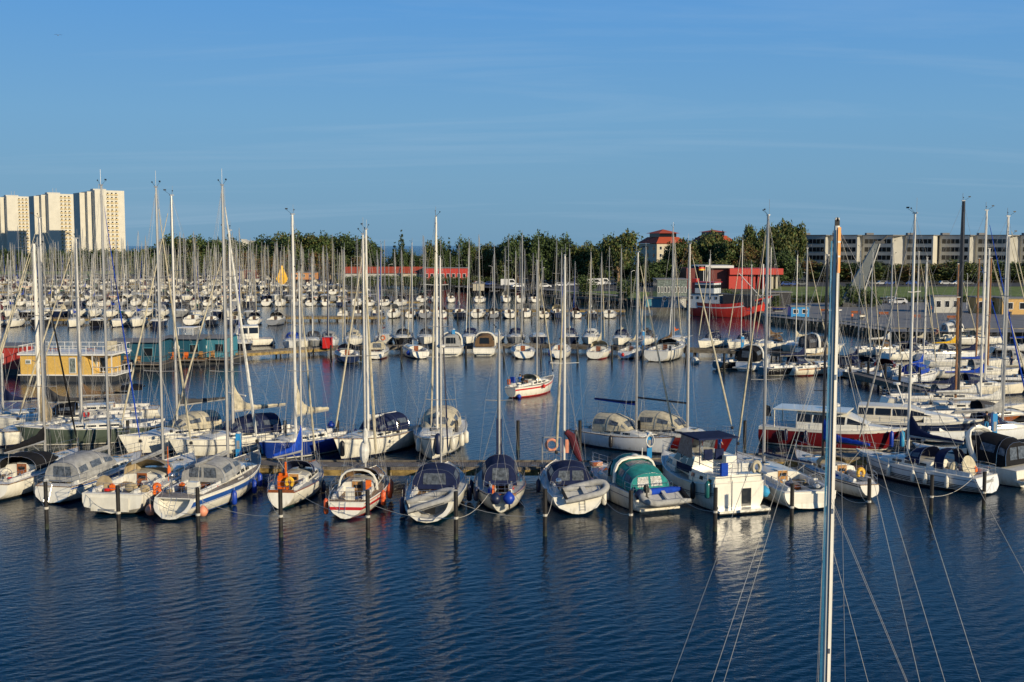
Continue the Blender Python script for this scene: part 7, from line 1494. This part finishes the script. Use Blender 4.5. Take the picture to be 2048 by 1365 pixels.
# ---------------- cars ----------------
for nm, c in (('white', (.7, .7, .7)), ('silver', (.4, .41, .43)), ('blue', (.03, .07, .25)), ('black', (.015, .015, .018)), ('red', (.4, .02, .02)), ('grey', (.12, .13, .14))): mat('car_' + nm, c, .25, var=.02, coat=.6)
def car(color, van=False):
    o = empty('parked_car'); L_ = 4.3 if not van else 5.8; hh = 1.45 if not van else 2.5
    pr = [(-L_ / 2, .35), (-L_ / 2, .85), (-L_ / 2 + .25, .98), (-L_ * .36, hh), (L_ * .12, hh), (L_ * .28, .95), (L_ * .47, .82), (L_ / 2, .6), (L_ / 2, .3)] if not van else [(-L_ / 2, .35), (-L_ / 2, hh), (L_ * .28, hh), (L_ * .42, 1.25), (L_ / 2, 1.05), (L_ / 2, .35)]
    mb = MB(); n = len(pr); mb.loft([[Vector((x, s_ * w_, z)) for x, z in pr] for s_, w_ in ((-1, .82), (-1, .88), (1, .88), (1, .82))], closed=True, cap0=True, cap1=True); b = mb.build('body', 'car_' + color, o, smooth=25)
    for s_ in (-1, 1):
        mb = MB(); q = [(-L_ * .31, .97), (-L_ * .27, hh - .1), (L_ * .08, hh - .1), (L_ * .22, .97)] if not van else [(L_ * .05, 1.3), (L_ * .05, hh - .35), (L_ * .22, hh - .35), (L_ * .36, 1.35)]
        mb.poly([(x, s_ * .895, z) for x, z in (q if s_ > 0 else q[::-1])]); mb.build('window', 'window', o)
        for x in (-L_ * .3, L_ * .31): mb = MB(); R_ = Matrix.Rotation(pi / 2, 3, 'X'); mb.lathe([(0, -.1), (.32, -.1), (.32, .1), (0, .1)], (x, s_ * .82, .32), 10, 0, R_); mb.build('wheel', 'rubber', o)
    mb = MB(); q = [(L_ * .125, hh - .06), (L_ * .27, 1.0)] if not van else [(L_ * .285, hh - .1), (L_ * .41, 1.35)]; mb.add([(q[0][0] + .02, -.7, q[0][1]), (q[0][0] + .02, .7, q[0][1]), (q[1][0] + .02, .78, q[1][1]), (q[1][0] + .02, -.78, q[1][1])], [(0, 1, 2, 3)]); mb.build('windscreen', 'window', o)
    return o
CP = {}
def put_car(col, px, py, rz, lb, van=False):
    key = (col, van)
    if key in CP: o = copy_tree(CP[key])
    else: o = CP[key] = car(col, van)
    p = P(px, py, LZ); place(o, (p.x, p.y, LZ + .05), radians(rz)); tag(o, lb, 'van' if van else 'car', 'cars parked beyond the marina')
cl = {'white': 'white', 'silver': 'silver', 'blue': 'dark blue', 'black': 'black', 'red': 'red', 'grey': 'grey'}
for i, (x, y, c, rz, v) in enumerate(((960, 571, 'silver', 10, 0), (978, 571.5, 'blue', 170, 0), (1018, 573, 'white', 5, 1), (1036, 576, 'white', 200, 0), (1066, 577, 'black', 185, 0), (1090, 576, 'white', 5, 0), (1122, 574, 'white', 0, 0), (1145, 573, 'silver', 5, 0), (1168, 573, 'silver', 180, 0), (1188, 572, 'white', 8, 1), (1205, 571, 'white', 8, 1), (1222, 571, 'silver', 4, 0))):
    put_car(c, x, y, rz, '%s %s, %s from left along the road beyond the lawn' % (cl[c], 'van' if v else 'car', ordn(i)), bool(v))
for i, (x, y, c, rz) in enumerate(((1573, 572, 'blue', 4), (1588, 572, 'blue', 182), (1603, 572, 'grey', 4), (1745, 570.5, 'grey', 4), (1762, 570.5, 'silver', 184), (1780, 570.5, 'blue', 4), (1800, 570.5, 'black', 4), (1822, 570.5, 'blue', 180), (1868, 570.5, 'black', 4), (1890, 570.5, 'silver', 4), (1915, 570.5, 'white', 180), (1935, 570.5, 'grey', 4))):
    put_car(c, x, y, rz, '%s car, %s from left in the row before the apartment block' % (cl[c], ordn(i)))
for x, y, c, lb in ((1778, 606, 'white', 'white estate car on the quay, left of two'), (1796, 609, 'white', 'white estate car on the quay, right of two'), (1760, 607, 'grey', 'grey car half behind the white estate cars')): put_car(c, x, y, 170, lb)
# ---------------- people ----------------
def person(loc, rz, top, leg, lb, pose='stand', sc=1.0, hair='hair'):
    J = {'pel': (0, 0, .95), 'ch': (0, .0, 1.3), 'nk': (0, 0, 1.48), 'hd': (0, .01, 1.60), 'ht': (0, 0, 1.74), 'sL': (-.19, 0, 1.40), 'eL': (-.25, .03, 1.12), 'wL': (-.24, .16, .90), 'sR': (.19, 0, 1.40), 'eR': (.25, .03, 1.12), 'wR': (.22, .18, .92), 'hL': (-.09, 0, .90), 'kL': (-.10, .03, .48), 'aL': (-.11, 0, .07), 'tL': (-.11, .16, .04), 'hR': (.09, 0, .90), 'kR': (.11, .02, .48), 'aR': (.12, -.02, .07), 'tR': (.12, .14, .04)}
    if pose == 'sit':
        for k_ in J: x, y, z = J[k_]; J[k_] = (x, y, z - .48)
        J['kL'] = (-.13, .42, .46); J['kR'] = (.13, .42, .46); J['aL'] = (-.13, .46, .06); J['aR'] = (.13, .48, .06); J['tL'] = (-.13, .62, .04); J['tR'] = (.13, .64, .04)
    if pose == 'walk': J['kL'] = (-.10, .16, .50); J['aL'] = (-.11, .22, .08); J['tL'] = (-.11, .38, .07); J['kR'] = (.10, -.02, .48); J['aR'] = (.11, -.26, .12); J['tR'] = (.11, -.14, .04); J['wL'] = (-.26, -.10, .88); J['wR'] = (.25, .24, .95)
    rad = {'pel': .13, 'ch': .15, 'nk': .055, 'hd': .095, 'ht': .07, 'sL': .07, 'eL': .045, 'wL': .032, 'sR': .07, 'eR': .045, 'wR': .032, 'hL': .095, 'kL': .06, 'aL': .04, 'tL': .035, 'hR': .095, 'kR': .06, 'aR': .04, 'tR': .035}
    ed = [('pel', 'ch'), ('ch', 'nk'), ('nk', 'hd'), ('hd', 'ht'), ('ch', 'sL'), ('sL', 'eL'), ('eL', 'wL'), ('ch', 'sR'), ('sR', 'eR'), ('eR', 'wR'), ('pel', 'hL'), ('hL', 'kL'), ('kL', 'aL'), ('aL', 'tL'), ('pel', 'hR'), ('hR', 'kR'), ('kR', 'aR'), ('aR', 'tR')]
    ks = list(J); me = bpy.data.meshes.new('body'); me.from_pydata([J[k_] for k_ in ks], [(ks.index(a), ks.index(b)) for a, b in ed], [])
    o = bpy.data.objects.new('tmp', me); COL.objects.link(o); o.modifiers.new('s', 'SKIN'); 
    for i, k_ in enumerate(ks): me.skin_vertices[0].data[i].radius = (rad[k_], rad[k_] * .85)
    me.skin_vertices[0].data[0].use_root = True
    sb_ = o.modifiers.new('u', 'SUBSURF'); sb_.levels = 1; bpy.context.view_layer.update()
    m2 = bpy.data.meshes.new_from_object(o.evaluated_get(bpy.context.evaluated_depsgraph_get())); bpy.data.objects.remove(o)
    b = bpy.data.objects.new('person', m2); COL.objects.link(b)
    for m_ in ('skin', top, leg, 'black'): m2.materials.append(MATS[m_])
    zo = -.48 if pose == 'sit' else 0
    for p in m2.polygons:
        c = p.center; p.use_smooth = True; mi = 1
        if c.z > 1.49 + zo: mi = 0
        elif c.z < (.10): mi = 3
        elif c.z < .96 + zo + (.0) and abs(c.x) < .2: mi = 2
        elif abs(c.x) > .215 and c.z < 1.18 + zo: mi = 0
        if pose == 'sit' and c.y > .14 and c.z < .6: mi = 2 if c.z > .1 else 3
        p.material_index = mi
    hm = MB(); hm.ball((0, -.015, 1.665 + zo), .112, 0, 10, 6, (1, 1.05, .9)); hm.build('hair', hair, b)
    fm = MB(); fm.ball((0, .10, 1.62 + zo), .018, 0, 6, 4); fm.build('nose', 'skin', b)
    b.location = loc; b.rotation_euler = (0, 0, rz); b.scale = (sc,) * 3; tag(b, lb, 'person'); return b
def on(px, py, z): p = P(px, py, z); return Vector((p.x, p.y, z))
person(on(1972, 868, .98), radians(160), 'shirt_black', 'shorts_sky', 'person in black shirt and light blue shorts standing on the right pier', 'stand')
person(on(1990, 868, .98), radians(200), 'shirt_black', 'shirt_black', 'person in dark clothes beside the blue pedestal at right', 'stand', .92)
person((P(1411, 905, .95).x, 77.2, .98), radians(30), 'shirt_white', 'grey_rubber', 'person in white shirt bending over ropes behind the tall motor yacht', 'stand'); person((P(1428, 905, .95).x, 77.3, .98), radians(-70), 'shirt_blue', 'denim', 'person in blue shirt beside the white shirted one', 'stand', .95)
person(W2(UW, (.35, -2.4, .95)), UW.rotation_euler.z, 'shirt_black', 'denim', 'helmsperson in dark jacket sitting in the cockpit of the yacht under way', 'sit')
person(W2(UW, (-.5, -1.6, .95)), UW.rotation_euler.z + .3, 'shirt_blue', 'denim', 'passenger in blue jacket sitting on the yacht under way', 'sit')
person(on(1862, 628, LZ), radians(100), 'shirt_red', 'denim', 'person in red jacket walking on the quay', 'walk'); person(on(1855, 628, LZ), radians(100), 'denim', 'denim', 'person in dark blue walking beside the red jacket', 'walk')
person(on(2008, 632, LZ), radians(-90), 'shirt_white', 'shorts_sky', 'person in white walking past the ochre cabins', 'walk'); person(on(1704, 644, LZ), radians(180), 'orange', 'black', 'person in orange jacket at the quay edge', 'stand')
person(on(1874, 672, .8), radians(120), 'shirt_red', 'skin', 'person in red sitting on the motor boat at the quay', 'sit'); person(on(2022, 742, .98), radians(120), 'denim', 'denim', 'person in dark blue standing among the right cluster', 'stand')
# street lamps
lamp = None
for i, (px, y, yt) in enumerate(((778, 575, 534), (870, 575, 520), (985, 583, 533), (1012, 583, 531), (1086, 590, 523), (1262, 604, 540), (1612, 612, 540), (1702, 612, 560), (1933, 618, 534), (1548, 575, 530))):
    p = P(px, y, LZ)
    if lamp is None:
        o = lamp = empty('street_lamp'); mb = MB(); mb.tube([(0, 0, 0), (0, 0, 7.6)], [.09, .06], 6); mb.build('post', 'alu', o); mb = MB(); mb.tube([(0, 0, 7.5), (.9, 0, 7.8)], .05, 5); mb.box((1.1, 0, 7.78), (.6, .22, .1)); mb.build('lamp_head', 'alu_white', o)
    else: o = copy_tree(lamp)
    place(o, (p.x, p.y, LZ), rng.uniform(0, 3)); tag(o, 'tall thin street lamp, %s from left behind the masts' % ordn(i), 'street lamp', 'street lamps on the shore')
# flag, quay bits
q = P(1402, 610, LZ); r = empty('flagpole', (q.x + 1, q.y, LZ)); tag(r, 'flagpole with a black red gold flag by the red building', 'flagpole'); mb = MB(); mb.tube([(0, 0, 0), (0, 0, 9.4)], .07, 6); mb.build('pole', 'alu_white', r)
for i, m_ in enumerate(('black', 'red', 'yellow')): mb = MB(); mb.loft([[(-.1 - x * .3, .12 * sin(x * 1.3), 9.3 - .38 * (i + k_)) for k_ in (0, 1)] for x in range(6)]); mb.build('flag', m_, r)
for i in range(9):
    p = P(1545 + i * 46, 646 + min(18, i * 4.4), LZ); mb = MB(); mb.lathe([(.2, 0), (.16, .1), (.16, .35), (.26, .4), (.26, .5), (0, .52)], n=8); o = mb.build('bollard', 'dark_steel', None, loc=(p.x, p.y + 1.2, LZ + .03)); tag(o, 'dark mooring bollard on the quay edge, %s from left' % ordn(i), 'bollard', 'bollards on the quay')
for i in range(6):
    p = P(1700 + i * 52, 658 + min(14, i * 7), .8); mb = MB(); R_ = Matrix.Rotation(pi / 2, 3, 'X'); mb.torus((0, 0, 0), .38, .16, 0, 14, 6, R_); o = mb.build('tyre_fender', 'rubber', None, loc=(p.x, p.y - .6, .9)); tag(o, 'black tyre on the quay wall, %s from left' % ordn(i), 'tyre', 'tyres on the quay wall')
# wooden boardwalk with railing
a, b = P(1060, 588, 1.9), P(1245, 599, 1.9); pier(a, b, 2.5, 1.9, 'raised wooden boardwalk with railing before the lawn', nleg=12, beam='pier_beam_grey')
o = empty('boardwalk_railing', (0, 0, 0)); tag(o, 'grey timber railing of the raised boardwalk', 'railing'); mb = MB(); n = 22
for i in range(n + 1): p = a.lerp(b, i / n); mb.box((p.x, p.y - 1.2, 2.5), (.16, .12, 1.2))
for z_ in (2.6, 3.1): mb.bar((a.x, a.y - 1.25, z_), (b.x, b.y - 1.25, z_), .08, .16)
mb.build('rails', 'pier_beam_grey', o, smooth=None)
# life ring board on the middle pier, gulls
q = at(770, 678, 166); mb = MB(); mb.box((q.x, 166, 2.0), (1.1, .1, 1.0)); o = mb.build('rescue_board', 'concrete'); tag(o, 'grey rescue board on the middle pier', 'board'); lifebuoy((q.x - .3, 165.88, 2.0), 0, 'orange lifebuoy on the rescue board of the middle pier', 'orange', .3, .08)
def gull(px, py, Y, lb, s_=1.0, rz=0):
    q = at(px, py, Y); o = empty('gull', q, rz); tag(o, lb, 'bird', 'gulls in the sky'); mb = MB(); mb.ball((0, 0, 0), .09, 0, 8, 5, (1, 2.6, .9)); mb.ball((0, .24, .04), .05, 0, 6, 4); b_ = mb.build('body', 'grey_rubber', o)
    for sd in (-1, 1): mb = MB(); mb.loft([[(sd * x, y0 - .02, z_), (sd * x, y1, z_)] for x, y0, y1, z_ in ((.04, -.12, .1, .03), (.3, -.1, .12, .14), (.5, -.12, .05, .12), (.72, -.14, -.10, .02))]); mb.build('wing', 'alu_dark', o)
    o.scale = (s_,) * 3
gull(116, 71, 150, 'small dark gull high in the upper left sky', .75, .4)

# quay furniture
a, b = P(1620, 648, LZ), P(1775, 661, LZ); o = empty('quay_railing'); tag(o, 'thin grey railing along the quay edge', 'railing'); mb = MB(); n = 16
for i in range(n + 1): p = a.lerp(b, i / n); mb.box((p.x, p.y + .8, LZ + .55), (.07, .07, 1.1))
for z_ in (.5, 1.05): mb.bar((a.x, a.y + .8, LZ + z_), (b.x, b.y + .8, LZ + z_), .05, .05)
mb.build('rails', 'alu', o, smooth=None)
for i, (px, py) in enumerate(((1650, 628), (1712, 632), (1768, 634), (1832, 640), (1905, 642))):
    p = P(px, py, LZ); o = empty('bench', (p.x, p.y, LZ + .02)); tag(o, 'wooden bench on the quay, %s from left' % ordn(i), 'bench', 'benches on the quay'); mb = MB(); mb.box((0, 0, .45), (1.9, .5, .07)); mb.build('seat', 'varnish', o); mb = MB(); mb.box((0, .26, .75), (1.9, .06, .4)); mb.build('backrest', 'varnish', o)
    for x in (-.8, .8): mb = MB(); mb.box((x, 0, .22), (.08, .45, .42)); mb.build('leg', 'dark_steel', o)
for i, (px, py) in enumerate(((1735, 618), (1822, 622), (1940, 628), (2020, 634))):
    p = P(px, py, LZ); mb = MB(); mb.lathe([(.28, 0), (.3, .9), (.34, .92), (.3, 1.0), (0, 1.02)], n=10); o = mb.build('litter_bin', 'dark_steel', None, loc=(p.x, p.y, LZ + .02)); tag(o, 'dark litter bin on the quay, %s from left' % ordn(i), 'bin', 'bins on the quay')
for i, (px, py, w_) in enumerate(((1530, 622, 3.4), (1556, 624, 3.0), (1668, 628, 3.6), (1722, 640, 3.2))):
    p = P(px, py, LZ); o = empty('dinghy_on_trolley', (p.x, p.y, LZ + .45), i * .5 + 1.2); tag(o, 'small light boat hull stored on the quay, %s from left' % ordn(i), 'dinghy', 'small boats stored ashore'); h_ = Hull(L=w_, B=1.4, fb=.45, sw=.8, dip=.25, stem=.3); h_.build(o, rail='teak', lod=0, top=['gelcoat', 'hull_royal', 'gelcoat_cool', 'gelcoat'][i]); flatdeck(h_, o, m='deck_grey', dz=-.15); mb = MB(); mb.box((0, 0, -.3), (1.0, w_ * .6, .1)); mb.build('trolley', 'alu', o)
